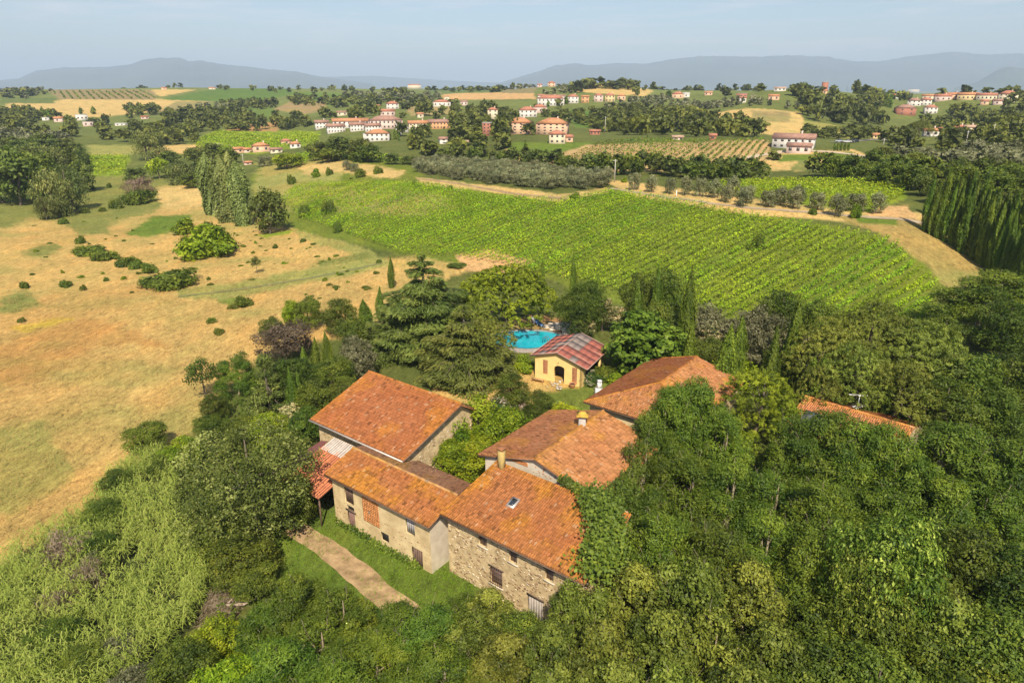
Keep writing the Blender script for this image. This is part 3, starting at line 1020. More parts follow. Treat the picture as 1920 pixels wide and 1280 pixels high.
_, fr = wall(B, fw1, f2(13.3, 6.6), -0.7, zE + 0.1, 5.7, M_grey_pl, apex=(3.1, zR - 0.12))
wall(B, f2(13.3, 6.6), f2(0.35, 6.6), -0.5, 5.7, 5.7, M_stonewall)
_, fr = wall(B, f2(0.35, 5.6), fw0, -0.7, 6.0, zE + 0.1, M_stonewall, apex=(1.9, zR - 0.12))
stones(B, fr, 0.1, 4.9, 0, 5.2, 160, [(0.42, 0.3, 0.17), (0.3, 0.2, 0.12), (0.6, 0.5, 0.35)], 17)
eave_trim(B, f2(-0.1, -0.02, zE - 0.08), f2(13.75, -0.02, zE - 0.08), M_beam, 0.05, 0.06, 'eave_board')
rafters(B, f2(0.1, 0.02, zE), f2(13.6, 0.02, zE), FV, zE, 16, M_beam)

# ---- corrugated lean-to shed
M_corr = simple_mat('red_corrugated_sheet', (0.42, 0.13, 0.06), 0.4, 1.6, 0.6, 0, (0.55, 0.24, 0.12))
M_sheet = col_mat('painted_sheet', 0.7, 2.5, 0.3)
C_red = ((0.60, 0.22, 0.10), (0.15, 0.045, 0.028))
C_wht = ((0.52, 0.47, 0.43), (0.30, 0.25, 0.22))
M_corrw = simple_mat('white_corrugated_sheet', (0.62, 0.58, 0.55), 0.15, 2.0, 0.6)
M_maroon = simple_mat('maroon_sheet', (0.16, 0.055, 0.045), 0.2, 2.0, 0.6)
S = empty('lean_to_shed', tuple(f2(-3.5, 2, 0)), 0)
tag(S, 'open lean-to shed roofed with red corrugated sheets, at the left end of the low wing', 'shed')


def corrugated(parent, Q, mat, pitch, amp, name, label=None, shift=0.0):
    Q = [np.array(q, float) for q in Q]
    L = np.linalg.norm(Q[1] - Q[0])
    k = int(L / pitch) * 6 + 1
    s = np.linspace(0, 1, k)
    N = np.cross(Q[1] - Q[0], Q[3] - Q[0]); N /= np.linalg.norm(N)
    if N[2] < 0: N = -N
    h = amp * np.sin(s * L / pitch * 2 * np.pi)
    rows = []
    for t in (0.0, 0.5, 1.0):
        P = bil(Q, s, np.full(k, t)) + N * (h + shift + 0.02 * math.sin(7 * t))[:, None]
        rows.append(P)
    V = np.concatenate(rows + [r - N * 0.012 for r in rows])
    idx = np.arange(3 * k).reshape(3, k)
    F = np.stack([idx[:-1, :-1], idx[:-1, 1:], idx[1:, 1:], idx[1:, :-1]], -1).reshape(-1, 4)
    fc = None
    if isinstance(mat, tuple):           # crest colour, valley colour darkened to paint in the shading between ribs
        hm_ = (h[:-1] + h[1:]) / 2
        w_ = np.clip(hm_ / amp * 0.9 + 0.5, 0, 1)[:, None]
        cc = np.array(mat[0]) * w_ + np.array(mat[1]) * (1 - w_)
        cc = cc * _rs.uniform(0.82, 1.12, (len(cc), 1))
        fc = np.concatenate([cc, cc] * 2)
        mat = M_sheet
    o = link(bpy.data.objects.new(name, np_mesh(name, V, np.concatenate([F, F[:, ::-1] + 3 * k]), mat, fcol=fc)), parent)
    if label: o['label'] = label
    return fix_parent(o, parent)


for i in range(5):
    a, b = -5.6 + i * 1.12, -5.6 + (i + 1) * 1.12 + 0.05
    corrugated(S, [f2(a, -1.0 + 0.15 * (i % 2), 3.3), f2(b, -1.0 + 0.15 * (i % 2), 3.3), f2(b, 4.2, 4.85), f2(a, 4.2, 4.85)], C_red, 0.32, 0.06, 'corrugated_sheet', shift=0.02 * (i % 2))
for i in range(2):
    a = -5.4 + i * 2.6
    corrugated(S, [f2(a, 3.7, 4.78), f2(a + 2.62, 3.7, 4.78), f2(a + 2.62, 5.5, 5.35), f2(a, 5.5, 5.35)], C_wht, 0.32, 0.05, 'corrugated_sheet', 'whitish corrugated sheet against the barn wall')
corrugated(S, [f2(-8.2, 1.2, 3.2), f2(-5.65, 1.2, 3.95), f2(-5.65, 4.9, 5.05), f2(-6.9, 4.9, 4.7)], M_maroon, 0.3, 0.01, 'sheet', 'dull maroon sheet at the far left')
for (u, v) in ((-5.5, -0.7), (-2.8, -0.7), (-0.3, -0.7), (-5.5, 2.5)):
    m = MB(); m.tube([f2(u, v, -0.4), f2(u, v, 3.3 + 0.3 * max(0, v))], 0.09, 6)
    fix_parent(m.obj('post', M_wood, S), S)
wall(S, f2(-5.6, 5.0), f2(-5.6, 0.8), -0.4, 4.6, 3.5, M_stonewall)

# ---- main farmhouse front (C)
C_ = empty('farmhouse', tuple(f2(21, 5, 0)), 0)
tag(C_, 'big orange-roofed farmhouse with a small skylight and a rubble stone front facing the trees', 'farmhouse')
zE, zR, vE, vR = 6.3, 8.5, 1.15, 8.0
uL, uR = 13.95, 28.3
ops = [(3.4, 4.3, 4.55, 5.6), (4.6, 5.9, 1.3, 3.0), (6.6, 7.4, 4.4, 5.4), (8.5, 10.0, -0.7, 2.1), (10.1, 10.9, 4.4, 5.4), (12.2, 13.3, 0.9, 2.9)]
_, fr = wall(C_, f2(14.3, 1.75), f2(27.9, 1.75), -0.9, zE + 0.12, zE + 0.12, M_stonewall, ops, 0.3)
stones(C_, fr, 0.1, 14.7, -0.8, 6.1, 1500, [(0.42, 0.30, 0.17), (0.27, 0.17, 0.10), (0.63, 0.52, 0.37), (0.36, 0.24, 0.13)], 25, (0.12, 0.34), ops)
tiled_slope(C_, [f2(uL, vE, zE), f2(uR, vE, zE), f2(uR, vR, zR), f2(uL + 0.7, vR, zR)], 'lichen', (0.35, 0.9, 0.8, 0.5), 21)
M_pane = simple_mat('old_window', (0.16, 0.12, 0.11), 0.2, 3.0, 0.5)
for q in (ops[0], ops[2], ops[4]):
    m = MB(); wbox(m, fr, q[0], q[1], q[2], q[3], -0.28, -0.22)
    w = fix_parent(m.obj('window', M_pane, C_), C_)
    m = MB(); wbox(m, fr, (q[0] + q[1]) / 2 - 0.03, (q[0] + q[1]) / 2 + 0.03, q[2], q[3], -0.219, -0.17); wbox(m, fr, q[0], q[1], (q[2] + q[3]) / 2 - 0.03, (q[2] + q[3]) / 2 + 0.03, -0.218, -0.168)
    m.obj('frame', M_wood, w)
for q in (ops[0], ops[1], ops[2], ops[4], ops[5]):
    m = MB(); wbox(m, fr, q[0] - .12, q[1] + .12, q[2] - .12, q[2] - .005, -0.1, 0.07)
    fix_parent(m.obj('sill', M_grey_pl, C_), C_)
    m = MB(); wbox(m, fr, q[0] - .15, q[1] + .15, q[3] + .005, q[3] + .16, -0.1, 0.035)
    fix_parent(m.obj('lintel', M_beam, C_), C_)
for q in (ops[1], ops[5]):
    m = MB(); wbox(m, fr, q[0], q[1], q[2], q[3], -0.29, -0.24)
    w = fix_parent(m.obj('window', M_pane, C_), C_)
    w['label'] = 'large barred window in the stone front'
    nb = 7
    for i in range(nb):
        m = MB(); uu = q[0] + (i + 0.5) * (q[1] - q[0]) / nb
        m.tube([on_wall(fr, uu, q[2] - 0.05, 0.05), on_wall(fr, uu, q[3] + 0.05, 0.05)], 0.022, 5)
        m.obj('bar', M_iron, w)
    for i in range(4):
        m = MB(); zz = q[2] + (i + 0.5) * (q[3] - q[2]) / 4
        m.tube([on_wall(fr, q[0] - 0.05, zz, 0.08), on_wall(fr, q[1] + 0.05, zz, 0.08)], 0.02, 5)
        m.obj('bar', M_iron, w)
shutter(C_, fr, ops[3][0], ops[3][1], ops[3][2], ops[3][3], simple_mat('grey_gate', (0.36, 0.31, 0.27), 0.2, 3), 6, 'door', 'wide greyish plank door')
m = MB(); wbox(m, fr, 8.4, 10.1, 2.1, 2.3, -0.05, 0.04); fix_parent(m.obj('lintel', M_beam, C_), C_)
wall(C_, f2(15.1, 8.0), f2(14.3, 1.75), -0.9, zR, zE + 0.12, M_grey_pl)
wall(C_, f2(27.9, 1.75), f2(27.9, 8.2), -0.9, zE + 0.12, zR, M_stonewall)
eave_trim(C_, f2(uL, vE - 0.02, zE - 0.08), f2(uR, vE - 0.02, zE - 0.08), M_beam, 0.05, 0.06, 'eave_board')
rafters(C_, f2(uL + 0.3, vE + 0.02, zE), f2(uR - 0.3, vE + 0.02, zE), FV, zE, 18, M_beam)
# skylight at photo pixel (962, 948)
sp = at_height(962, 948, 7.25)
w_ = sp[:2] - FO
su, sv = w_ @ FU, w_ @ FV
zz = lambda v: zE + (v - vE) / (vR - vE) * (zR - zE) + 0.17
m = MB(); m.hexa([f2(su - .38, sv - .5, zz(sv - .5) - .2), f2(su + .38, sv - .5, zz(sv - .5) - .2), f2(su + .38, sv + .5, zz(sv + .5) - .2), f2(su - .38, sv + .5, zz(sv + .5) - .2),
                  f2(su - .38, sv - .5, zz(sv - .5)), f2(su + .38, sv - .5, zz(sv - .5)), f2(su + .38, sv + .5, zz(sv + .5)), f2(su - .38, sv + .5, zz(sv + .5))])
sk = fix_parent(m.obj('skylight', M_zinc, C_), C_)
m = MB(); q = 0.025
m.hexa([f2(su - .24, sv - .36, zz(sv - .36) + .003), f2(su + .24, sv - .36, zz(sv - .36) + .003), f2(su + .24, sv + .36, zz(sv + .36) + .003), f2(su - .24, sv + .36, zz(sv + .36) + .003),
        f2(su - .24, sv - .36, zz(sv - .36) + q), f2(su + .24, sv - .36, zz(sv - .36) + q), f2(su + .24, sv + .36, zz(sv + .36) + q), f2(su - .24, sv + .36, zz(sv + .36) + q)])
m.obj('pane', M_glass, sk)
# chimney by the upper edge of this roof
cu, cv = 15.6, 7.55
m = MB(); m.hexa([f2(cu - .25, cv - .25, 7.6), f2(cu + .25, cv - .25, 7.6), f2(cu + .25, cv + .25, 7.6), f2(cu - .25, cv + .25, 7.6), f2(cu - .25, cv - .25, 10.2), f2(cu + .25, cv - .25, 10.2), f2(cu + .25, cv + .25, 10.2), f2(cu - .25, cv + .25, 10.2)])
ch = fix_parent(m.obj('chimney', simple_mat('mossy_plaster', (0.47, 0.36, 0.17), 0.35, 3.0, 0.95, 0.02, (0.55, 0.38, 0.1)), C_), C_)
m = MB(); m.hexa([f2(cu - .33, cv - .33, 10.2), f2(cu + .33, cv - .33, 10.2), f2(cu + .33, cv + .33, 10.2), f2(cu - .33, cv + .33, 10.2), f2(cu - .27, cv - .27, 10.34), f2(cu + .27, cv - .27, 10.34), f2(cu + .27, cv + .27, 10.34), f2(cu - .27, cv + .27, 10.34)])
m.obj('cap', M_deck, ch)

# ---- rear house with gable (D)
D_h = empty('rear_house', tuple(f2(18.4, 14, 0)), 0)
tag(D_h, 'rear farmhouse with a wide pale orange gabled roof and a grey capped chimney', 'farmhouse')
vg, vb = 8.75, 20.2
uA, uP, uB, zA, zP = 12.1, 18.5, 25.0, 8.0, 9.85
tiled_slope(D_h, [f2(uA, vb, zA), f2(uA, vg - 0.35, zA), f2(uP, vg - 0.35, zP), f2(uP, vb, zP)], 'rose', (0.2, 0.4, 0.2, 0.3), 31, wob=0.07)
tiled_slope(D_h, [f2(uB, vg - 0.35, zA), f2(uB, vb, zA), f2(uP, vb, zP), f2(uP, vg - 0.35, zP)], 'pale', (0.2, 0.5, 0.9, 0.3), 32, wob=0.07)
ridge_tiles(D_h, f2(uP, vg - 0.35, zP), f2(uP, vb, zP), 'pale', 33)
_, fr = wall(D_h, f2(uA + 0.6, vg), f2(uB - 0.5, vg), 0, zA + 0.05, zA + 0.05, M_grey_pl, apex=(uP - uA - 0.6, zP - 0.13))
brick_panel(D_h, fr, 2.4, 4.9, 8.55, 8.95, 0.25, 0.075, (0.58, 0.24, 0.09), label='band of exposed orange bricks in the gable', off=0.01)
stones(D_h, fr, 5.5, 11.5, 7.4, 9.3, 160, [(0.5, 0.24, 0.1), (0.42, 0.2, 0.1), (0.5, 0.4, 0.28)], 34, (0.1, 0.24))
wall(D_h, f2(uB - 0.5, vg), f2(uB - 0.5, vb - 0.4), 0, zA, zA, M_stonewall)
wall(D_h, f2(uB - 0.5, vb - 0.4), f2(uA + 0.6, vb - 0.4), 0, zA, zA, M_stonewall, apex=(uB - 0.5 - uP, zP - 0.13))
wall(D_h, f2(uA + 0.6, vb - 0.4), f2(uA + 0.6, vg), 0, zA, zA, M_stonewall, [(2.5, 3.3, 5.4, 6.6), (6.0, 6.8, 5.4, 6.6)])
for (a, b) in (((uA, vg - .33, zA - .14), (uP, vg - .33, zP - .14)), ((uP, vg - .33, zP - .14), (uB, vg - .33, zA - .14))):
    m = MB(); m.tube([f2(*a), f2(*b)], 0.06, 4); fix_parent(m.obj('verge_beam', M_beam, D_h), D_h)
cp = at_height(1091, 806, 9.25)
cm = MB()
x, y = cp[0], cp[1]


def sq(x, y, r, z, ang=FA):
    return [np.array([x + r * math.cos(ang + k * math.pi / 2) * 1.414, y + r * math.sin(ang + k * math.pi / 2) * 1.414, z]) for k in range(4)]


cm.hexa(sq(x, y, .36, 8.6) + sq(x, y, .33, 10.7))
ch = fix_parent(cm.obj('chimney', simple_mat('grey_chimney', (0.40, 0.36, 0.33), 0.2, 3.0), D_h), D_h)
cm = MB(); cm.hexa(sq(x, y, .3, 10.7) + sq(x, y, .3, 10.85)); cm.obj('neck', M_dark, ch)
cm = MB(); cm.hexa(sq(x, y, .58, 10.85) + sq(x, y, .50, 11.0)); cm.hexa(sq(x, y, .5, 11.0) + sq(x, y, .1, 11.2)); cm.obj('cap', simple_mat('lichen_cap', (0.58, 0.34, 0.05), 0.2, 4.0), ch)

# ---- hipped house on the right (E)
E_h = empty('hipped_house', (19, 70, 2), 0)
tag(E_h, 'brick-red hipped roof house behind the dark locust tree, right of the lawn', 'house')
K0 = at_height(1094, 753, 6.3)[:2]
e1 = np.array([math.sin(math.radians(38)), math.cos(math.radians(38))])     # left eave, running away
e2 = np.array([e1[1], -e1[0]])                                             # front eave, running right
Wd, Ln, zE, sl = 12.6, 16.6, 6.3, 0.30
zR = zE + sl * Wd / 2


def ep(a, b, z): return np.array([*(K0 + e1 * a + e2 * b), z])


class Clip:
    def __init__(s, poly):
        s.poly = poly
        s.q = [tuple(p[:2]) for p in poly]

    def __call__(s, P): return inside(P[:, 0], P[:, 1], s.q)


h = Wd / 2
tiled_slope(E_h, [ep(Ln, 0, zE), ep(0, 0, zE), ep(0, h, zR), ep(Ln, h, zR)], 'red', (0.2, 0.2, 0, 0.3), 41, clip=Clip([ep(Ln, 0, zE), ep(0, 0, zE), ep(h, h, zR), ep(Ln, h, zR)]))
tiled_slope(E_h, [ep(0, 0, zE), ep(0, Wd, zE), ep(h, Wd, zR), ep(h, 0, zR)], 'pale', (0.2, 0.2, 0.9, 0), 42, clip=Clip([ep(0, 0, zE), ep(0, Wd, zE), ep(h, h, zR)]))
tiled_slope(E_h, [ep(0, Wd, zE), ep(Ln, Wd, zE), ep(Ln, h, zR), ep(0, h, zR)], 'pale', (0.2, 0.2, 0, 0), 43, clip=Clip([ep(0, Wd, zE), ep(Ln, Wd, zE), ep(Ln, h, zR), ep(h, h, zR)]))
ridge_tiles(E_h, ep(0, 0, zE), ep(h, h, zR), 'lichen', 44)
ridge_tiles(E_h, ep(h, h, zR), ep(Ln, h, zR), 'red', 45)
ridge_tiles(E_h, ep(0, Wd, zE), ep(h, h, zR), 'lichen', 46)
ridge_tiles(E_h, ep(Ln, 0, zE + .02), ep(Ln, h, zR), 'red', 47)
g = 0.55
wall(E_h, ep(g, g, 0), ep(g, Wd - g, 0), 0.5, zE + .1, zE + .1, M_plaster)
wall(E_h, ep(g, Wd - g, 0), ep(Ln - g, Wd - g, 0), 0.5, zE + .1, zE + .1, M_plaster)
wall(E_h, ep(Ln - g, Wd - g, 0), ep(Ln - g, g, 0), 0.5, zE + .1, zE + .1, M_plaster, apex=(h - g, zR - .12))
wall(E_h, ep(Ln - g, g, 0), ep(g, g, 0), 0.5, zE + .1, zE + .1, M_plaster)
m = MB(); m.tube([ep(0, 0, zE - .12), ep(0, Wd, zE - .12)], 0.06, 4); fix_parent(m.obj('eave_board', M_beam, E_h), E_h)
m = MB(); m.tube([ep(0, 0, zE - .12), ep(Ln, 0, zE - .12)], 0.06, 4); fix_parent(m.obj('eave_board', M_beam, E_h), E_h)

# ---- long half hidden house at the right (F)
F_h = empty('ruined_house', (38, 66, 2), 0)
tag(F_h, 'long tiled roof almost buried in foliage, carrying a television aerial', 'house')
P0 = at_height(1508, 752, 6.4); P1 = at_height(1712, 812, 6.4)
d = (P1 - P0) / np.linalg.norm(P1 - P0); nn = np.array([-d[1], d[0], 0.0])
if nn[1] > 0: nn = -nn
zf = lambda p, z: np.array([p[0], p[1], z])
tiled_slope(F_h, [zf(P0 + nn * 6.5, 5.2), zf(P1 + nn * 6.5, 5.2), zf(P1, 7.0), zf(P0, 7.0)], 'rose', (0.2, 0.9, 0, 0.9), 51, wob=0.1)
tiled_slope(F_h, [zf(P1 - nn * 3.2, 6.1), zf(P0 - nn * 3.2, 6.1), zf(P0, 7.0), zf(P1, 7.0)], 'red', (0.2, 0.3, 0.3, 0.3), 52, wob=0.1)
ridge_tiles(F_h, zf(P0, 7.0), zf(P1, 7.0), 'rose', 53)
wall(F_h, (P0 + nn * 6.1)[:2], (P1 + nn * 6.1)[:2], 0.5, 5.3, 5.3, M_grey_pl)
wall(F_h, (P1 + nn * 6.1)[:2], (P1 - nn * 2.8)[:2], 0.5, 5.3, 6.2, M_stonewall, apex=(6.1, 6.9))
wall(F_h, (P1 - nn * 2.8)[:2], (P0 - nn * 2.8)[:2], 0.5, 6.2, 6.2, M_stonewall)
wall(F_h, (P0 - nn * 2.8)[:2], (P0 + nn * 6.1)[:2], 0.5, 6.2, 5.3, M_grey_pl, apex=(2.8, 6.9))
q = P0 + d * 1.2 + nn * 2.5
m = MB(); m.hexa([zf(q, 6.4), zf(q + d * 2.6, 6.4), zf(q + d * 2.6 + nn * 2.6, 5.7), zf(q + nn * 2.6, 5.7), zf(q, 6.62), zf(q + d * 2.6, 6.62), zf(q + d * 2.6 + nn * 2.6, 5.9), zf(q + nn * 2.6, 5.9)][:8])
o = fix_parent(m.obj('flat_patch', simple_mat('grey_sheet', (0.17, 0.18, 0.19), 0.15, 2.0, 0.95), F_h), F_h)
o['label'] = 'light grey sheet patch on the roof'
ap = at_height(1607, 768, 7.1)
an = empty('television_aerial', (ap[0], ap[1], 6.9)); an.rotation_euler = (0, 0, 0.5)
tag(an, 'television aerial with two arrays of rods on the half hidden roof', 'aerial')
M_alu = simple_mat('aluminium', (0.6, 0.58, 0.55), 0.1, 3.0, 0.35, 0, None, 0.6)
MB().tube([(0, 0, -0.1), (0, 0, 2.0)], 0.045, 6).obj('mast', M_alu, an)
MB().tube([(-1.9, 0, 2.45), (1.1, 0, 1.75)], 0.035, 6).obj('boom', M_alu, an)
for k in range(8):
    t = k / 7; x = -1.85 + 2.85 * t; z = 2.44 - 0.68 * t
    MB().tube([(x, -0.28, z), (x, 0.28, z)], 0.015, 5).obj('rod', M_alu, an)
MB().tube([(-0.9, 0, 0.75), (0.8, 0, 0.75)], 0.03, 6).obj('boom', M_alu, an)
for k in range(6):
    x = -0.85 + 1.6 * k / 5
    MB().tube([(x, -0.5, 0.75), (x, 0.5, 0.75)], 0.015, 5).obj('rod', M_alu, an)

# ------------------------------------------------------------------ pool house
PH = empty('pool_house', (7, 88, 2.2), 0)
tag(PH, 'small yellow pool house with an arched doorway and a patched red and grey roof', 'pool house')
Zb = 2.2
aL = at_height(1003, 708, Zb)[:2]; aR = at_height(1092, 726, Zb)[:2]
du = (aR - aL) / np.linalg.norm(aR - aL); dv = np.array([-du[1], du[0]])
W = np.linalg.norm(aR - aL)


def pp(u, v, z): return np.array([*(aL + du * u + dv * v), z])


M_yel = simple_mat('yellow_render', (0.74, 0.52, 0.19), 0.06, 1.2, 0.9, 0.0, (0.80, 0.58, 0.23))
apexu, zl, za, zr = W * 0.47, Zb + 3.55, Zb + 4.35, Zb + 2.95
arch_u0, arch_u1 = W * 0.41, W * 0.62
op = [(W * 0.17, W * 0.27, Zb + 0.9, Zb + 2.95), (W * 0.78, W * 0.88, Zb + 0.35, Zb + 2.6), (arch_u0, arch_u1, Zb - 0.5, Zb + 2.5)]
wl_, fr = wall(PH, aL, aR, Zb - 0.5, zl, zr + 0.15, M_yel, op, 0.3, apex=(apexu, za))
# arch head: ring segments closing the square corners above the spring line are cut as a raised arch opening
seg = MB(); n_a = 10; r_ = (arch_u1 - arch_u0) / 2; uc = (arch_u0 + arch_u1) / 2
zs = Zb + 1.95
for k in range(n_a):
    t0, t1 = math.pi * k / n_a, math.pi * (k + 1) / n_a
    uA_, zA_ = uc - r_ * math.cos(t0), zs + 0.5 * math.sin(t0)
    uB_, zB_ = uc - r_ * math.cos(t1), zs + 0.5 * math.sin(t1)
    seg.hexa([on_wall(fr, uA_, zA_, -0.28), on_wall(fr, uB_, zB_, -0.28), on_wall(fr, uB_, zB_, 0.0), on_wall(fr, uA_, zA_, 0.0),
              on_wall(fr, uA_, Zb + 2.5, -0.28), on_wall(fr, uB_, Zb + 2.5, -0.28), on_wall(fr, uB_, Zb + 2.5, 0.0), on_wall(fr, uA_, Zb + 2.5, 0.0)])
fix_parent(seg.obj('arch_head', M_yel, PH), PH)
for q in op[:2]:
    m = MB(); r = np.random.RandomState(3)
    nz = 14; nu = 4
    for j in range(nz):
        for i in range(nu):
            if (i + j) % 2: continue
            uu0 = q[0] + (q[1] - q[0]) * i / nu; uu1 = uu0 + (q[1] - q[0]) / nu * 1.0
            z0_ = q[2] + (q[3] - q[2]) * j / nz; z1_ = z0_ + (q[3] - q[2]) / nz
            wbox(m, fr, uu0 + .004, uu1 - .004, z0_ + .004, z1_ - .004, -0.12, -0.01, np.array((0.50, 0.20, 0.10)) * r.uniform(0.8, 1.2))
    for j in range(nz + 1):
        z0_ = q[2] + (q[3] - q[2]) * j / nz
        wbox(m, fr, q[0], q[1], z0_ - 0.018, z0_ + 0.018, -0.13, -0.03, (0.60, 0.34, 0.18))
    o = fix_parent(m.obj('brick_lattice', M_brick, PH, usecol=True), PH); o['label'] = 'tall openwork of red bricks'
M_in = simple_mat('interior_grey', (0.16, 0.16, 0.17), 0.2, 1.0)
Dp = 8.2
wall(PH, pp(W, 0, 0), pp(W, 0.9, 0), Zb - .5, zr + .15, zr + .15, M_yel, caps=True)
wall(PH, pp(W, Dp - 1.3, 0), pp(W, Dp, 0), Zb - .5, zr + .15, zr + .15, M_yel, caps=True)
wall(PH, pp(W, Dp, 0), pp(0, Dp, 0), Zb - .5, zr + .15, zl, M_yel, apex=(W - apexu, za))
wall(PH, pp(0, Dp, 0), pp(0, 0, 0), Zb - .5, zl, zl, M_yel)
m = MB(); m.hexa([pp(W - 2.3, 0.5, Zb - .4), pp(W - 2.1, 0.5, Zb - .4), pp(W - 2.1, Dp - .5, Zb - .4), pp(W - 2.3, Dp - .5, Zb - .4), pp(W - 2.3, 0.5, zr + .4), pp(W - 2.1, 0.5, zr + .4), pp(W - 2.1, Dp - .5, zr + .4), pp(W - 2.3, Dp - .5, zr + .4)])
fix_parent(m.obj('inner_wall', M_in, PH), PH)
m = MB(); m.hexa([pp(0, 2.4, Zb - .4), pp(W - 2.3, 2.4, Zb - .4), pp(W - 2.3, 2.5, Zb - .4), pp(0, 2.5, Zb - .4), pp(0, 2.4, za - 1), pp(W - 2.3, 2.4, za - 1), pp(W - 2.3, 2.5, za - 1), pp(0, 2.5, za - 1)])
fix_parent(m.obj('inner_wall', M_in, PH), PH)
m = MB(); m.hexa([pp(W + .2, 5.2, Zb - .4), pp(W + .5, 5.2, Zb - .4), pp(W + .5, 5.5, Zb - .4), pp(W + .2, 5.5, Zb - .4), pp(W + .2, 5.2, zr), pp(W + .5, 5.2, zr), pp(W + .5, 5.5, zr), pp(W + .2, 5.5, zr)])
fix_parent(m.obj('pillar', M_yel, PH), PH)
# roof: two slopes of bituminous sheets, every sheet its own piece
M_rr = simple_mat('faded_red_felt', (0.30, 0.085, 0.06), 0.15, 1.5, 0.9, 0.0, (0.36, 0.12, 0.085))
M_rg = simple_mat('grey_felt', (0.21, 0.165, 0.145), 0.15, 1.5, 0.8)
M_rw = simple_mat('pale_strip', (0.46, 0.30, 0.24), 0.15, 2.0, 0.8)
ov = 0.55
LQ = [pp(-ov, Dp + .3, zl - .15), pp(-ov, -.45, zl - .15), pp(apexu, -.45, za + .12), pp(apexu, Dp + .3, za + .12)]
RQ = [pp(W + .75, -.45, zr - .12), pp(W + .75, Dp + .3, zr - .12), pp(apexu, Dp + .3, za + .12), pp(apexu, -.45, za + .12)]
pat_R = ['rrrrr', 'rrrrr', 'grrrr', 'rrggg', 'rrggg']     # eave row first, near end first
pat_L = ['rrrrr', 'grrrr', 'rggrr', 'rrggg']
for Q, pat, rev in ((LQ, pat_L, True), (RQ, pat_R, False)):
    nv_, nu_ = len(pat), len(pat[0])
    N = np.cross(Q[1] - Q[0], Q[3] - Q[0]); N /= np.linalg.norm(N)
    if N[2] < 0: N = -N
    m = MB(); m.hexa([q - N * .12 for q in Q] + [q - N * .01 for q in Q]); fix_parent(m.obj('roof_deck', M_beam, PH), PH)
    for j in range(nv_):
        for i in range(nu_):
            c = pat[j][i if not rev else nu_ - 1 - i] if rev else pat[j][i]
            e = 0.0012
            s0_, s1_ = i / nu_ + e, (i + 1) / nu_ - e * 0.2
            t0_, t1_ = j / nv_ + e, (j + 1) / nv_ - e * 0.2
            P4 = [bil(Q, np.array(a_), np.array(b_)) for a_, b_ in ((s0_, t0_), (s1_, t0_), (s1_, t1_), (s0_, t1_))]
            lift = 0.012 + 0.004 * ((i * 3 + j * 5) % 3)
            m = MB(); m.hexa([p + N * 0.0 for p in P4] + [p + N * lift for p in P4])
            fix_parent(m.obj('roof_sheet', M_rr if c == 'r' else M_rg, PH), PH)
for (a_, b_) in ((LQ[3], LQ[2]), (RQ[1], RQ[0]), (LQ[0], LQ[1]), (LQ[1], LQ[2]), (RQ[0], RQ[3]), (RQ[2], RQ[1]),):
    m = MB(); m.tube([a_ + (0, 0, .05), b_ + (0, 0, .05)], 0.05, 4); fix_parent(m.obj('edge_strip', M_rw, PH), PH)
for (s_, t0_, t1_, QQ) in ((.22, .1, .6, RQ), (.62, .02, .3, RQ), (.5, .35, .8, LQ)):
    m = MB(); m.tube([bil(QQ, np.array(s_), np.array(t0_)) + (0, 0, .06), bil(QQ, np.array(s_ + .02), np.array(t1_)) + (0, 0, .06)], 0.04, 4); fix_parent(m.obj('pale_strip', M_rw, PH), PH)
m = MB(); m.tube([on_wall(fr, W * .5, Zb + 2.95, 0), on_wall(fr, W * .5, Zb + 3.05, .25), on_wall(fr, W * .5, Zb + 2.9, .3)], .03, 5)
fix_parent(m.obj('lamp_bracket', M_iron, PH), PH)

# paving slab patch before the arch
tp = MB(); r = np.random.RandomState(8)
thr = empty('threshold_paving', tuple(pp(W * .5, -1.0, Zb)), 0)
tag(thr, 'pale crazy paving in front of the arched doorway', 'paving')
for k in range(22):
    u, v = W * .5 + r.uniform(-1.1, 1.3), r.uniform(-2.0, 2.2)
    if v > 0 and not (arch_u0 < u < arch_u1): continue
    s = r.uniform(.2, .38); z0_ = float(terrain(*pp(u, v, 0)[:2]))
    m = MB(); pts = [pp(u + s * math.cos(t), v + s * math.sin(t), max(z0_, Zb - .02) + .02) for t in np.sort(r.uniform(0, 6.28, 6))]
    m.add(pts + [p + (0, 0, .05) for p in pts], [tuple(range(6, 12))] + [(i, (i + 1) % 6, 6 + (i + 1) % 6, 6 + i) for i in range(6)])
    fix_parent(m.obj('paving_stone', M_grey_pl, thr), thr)

# ------------------------------------------------------------------ swimming pool
pc = at_height(987, 636, 3.05)
M_water, n, l, bs, out = new_mat('pool_water')
c = ramp(n, l, noise(n, l, 0.35, 3), [(0.35, (0.0, 0.30, 0.40)), (0.65, (0.01, 0.42, 0.50))])
l.new(c, bs.inputs['Base Color']); bs.inputs['Roughness'].default_value = 0.06
bump(n, l, bs, noise(n, l, 2.5, 3), 0.15, 0.05)
POOL = empty('swimming_pool', (pc[0], pc[1], 2.9))
tag(POOL, 'turquoise swimming pool half hidden behind the dark cedar and the yellow pool house', 'swimming pool')


def blob(a, b, k=40, ph=0.0, wob=0.08):
    return [(a * math.cos(t) * (1 + wob * math.cos(2 * t + ph)), b * math.sin(t) * (1 + wob * math.sin(3 * t))) for t in np.linspace(0, 2 * math.pi, k, endpoint=False)]


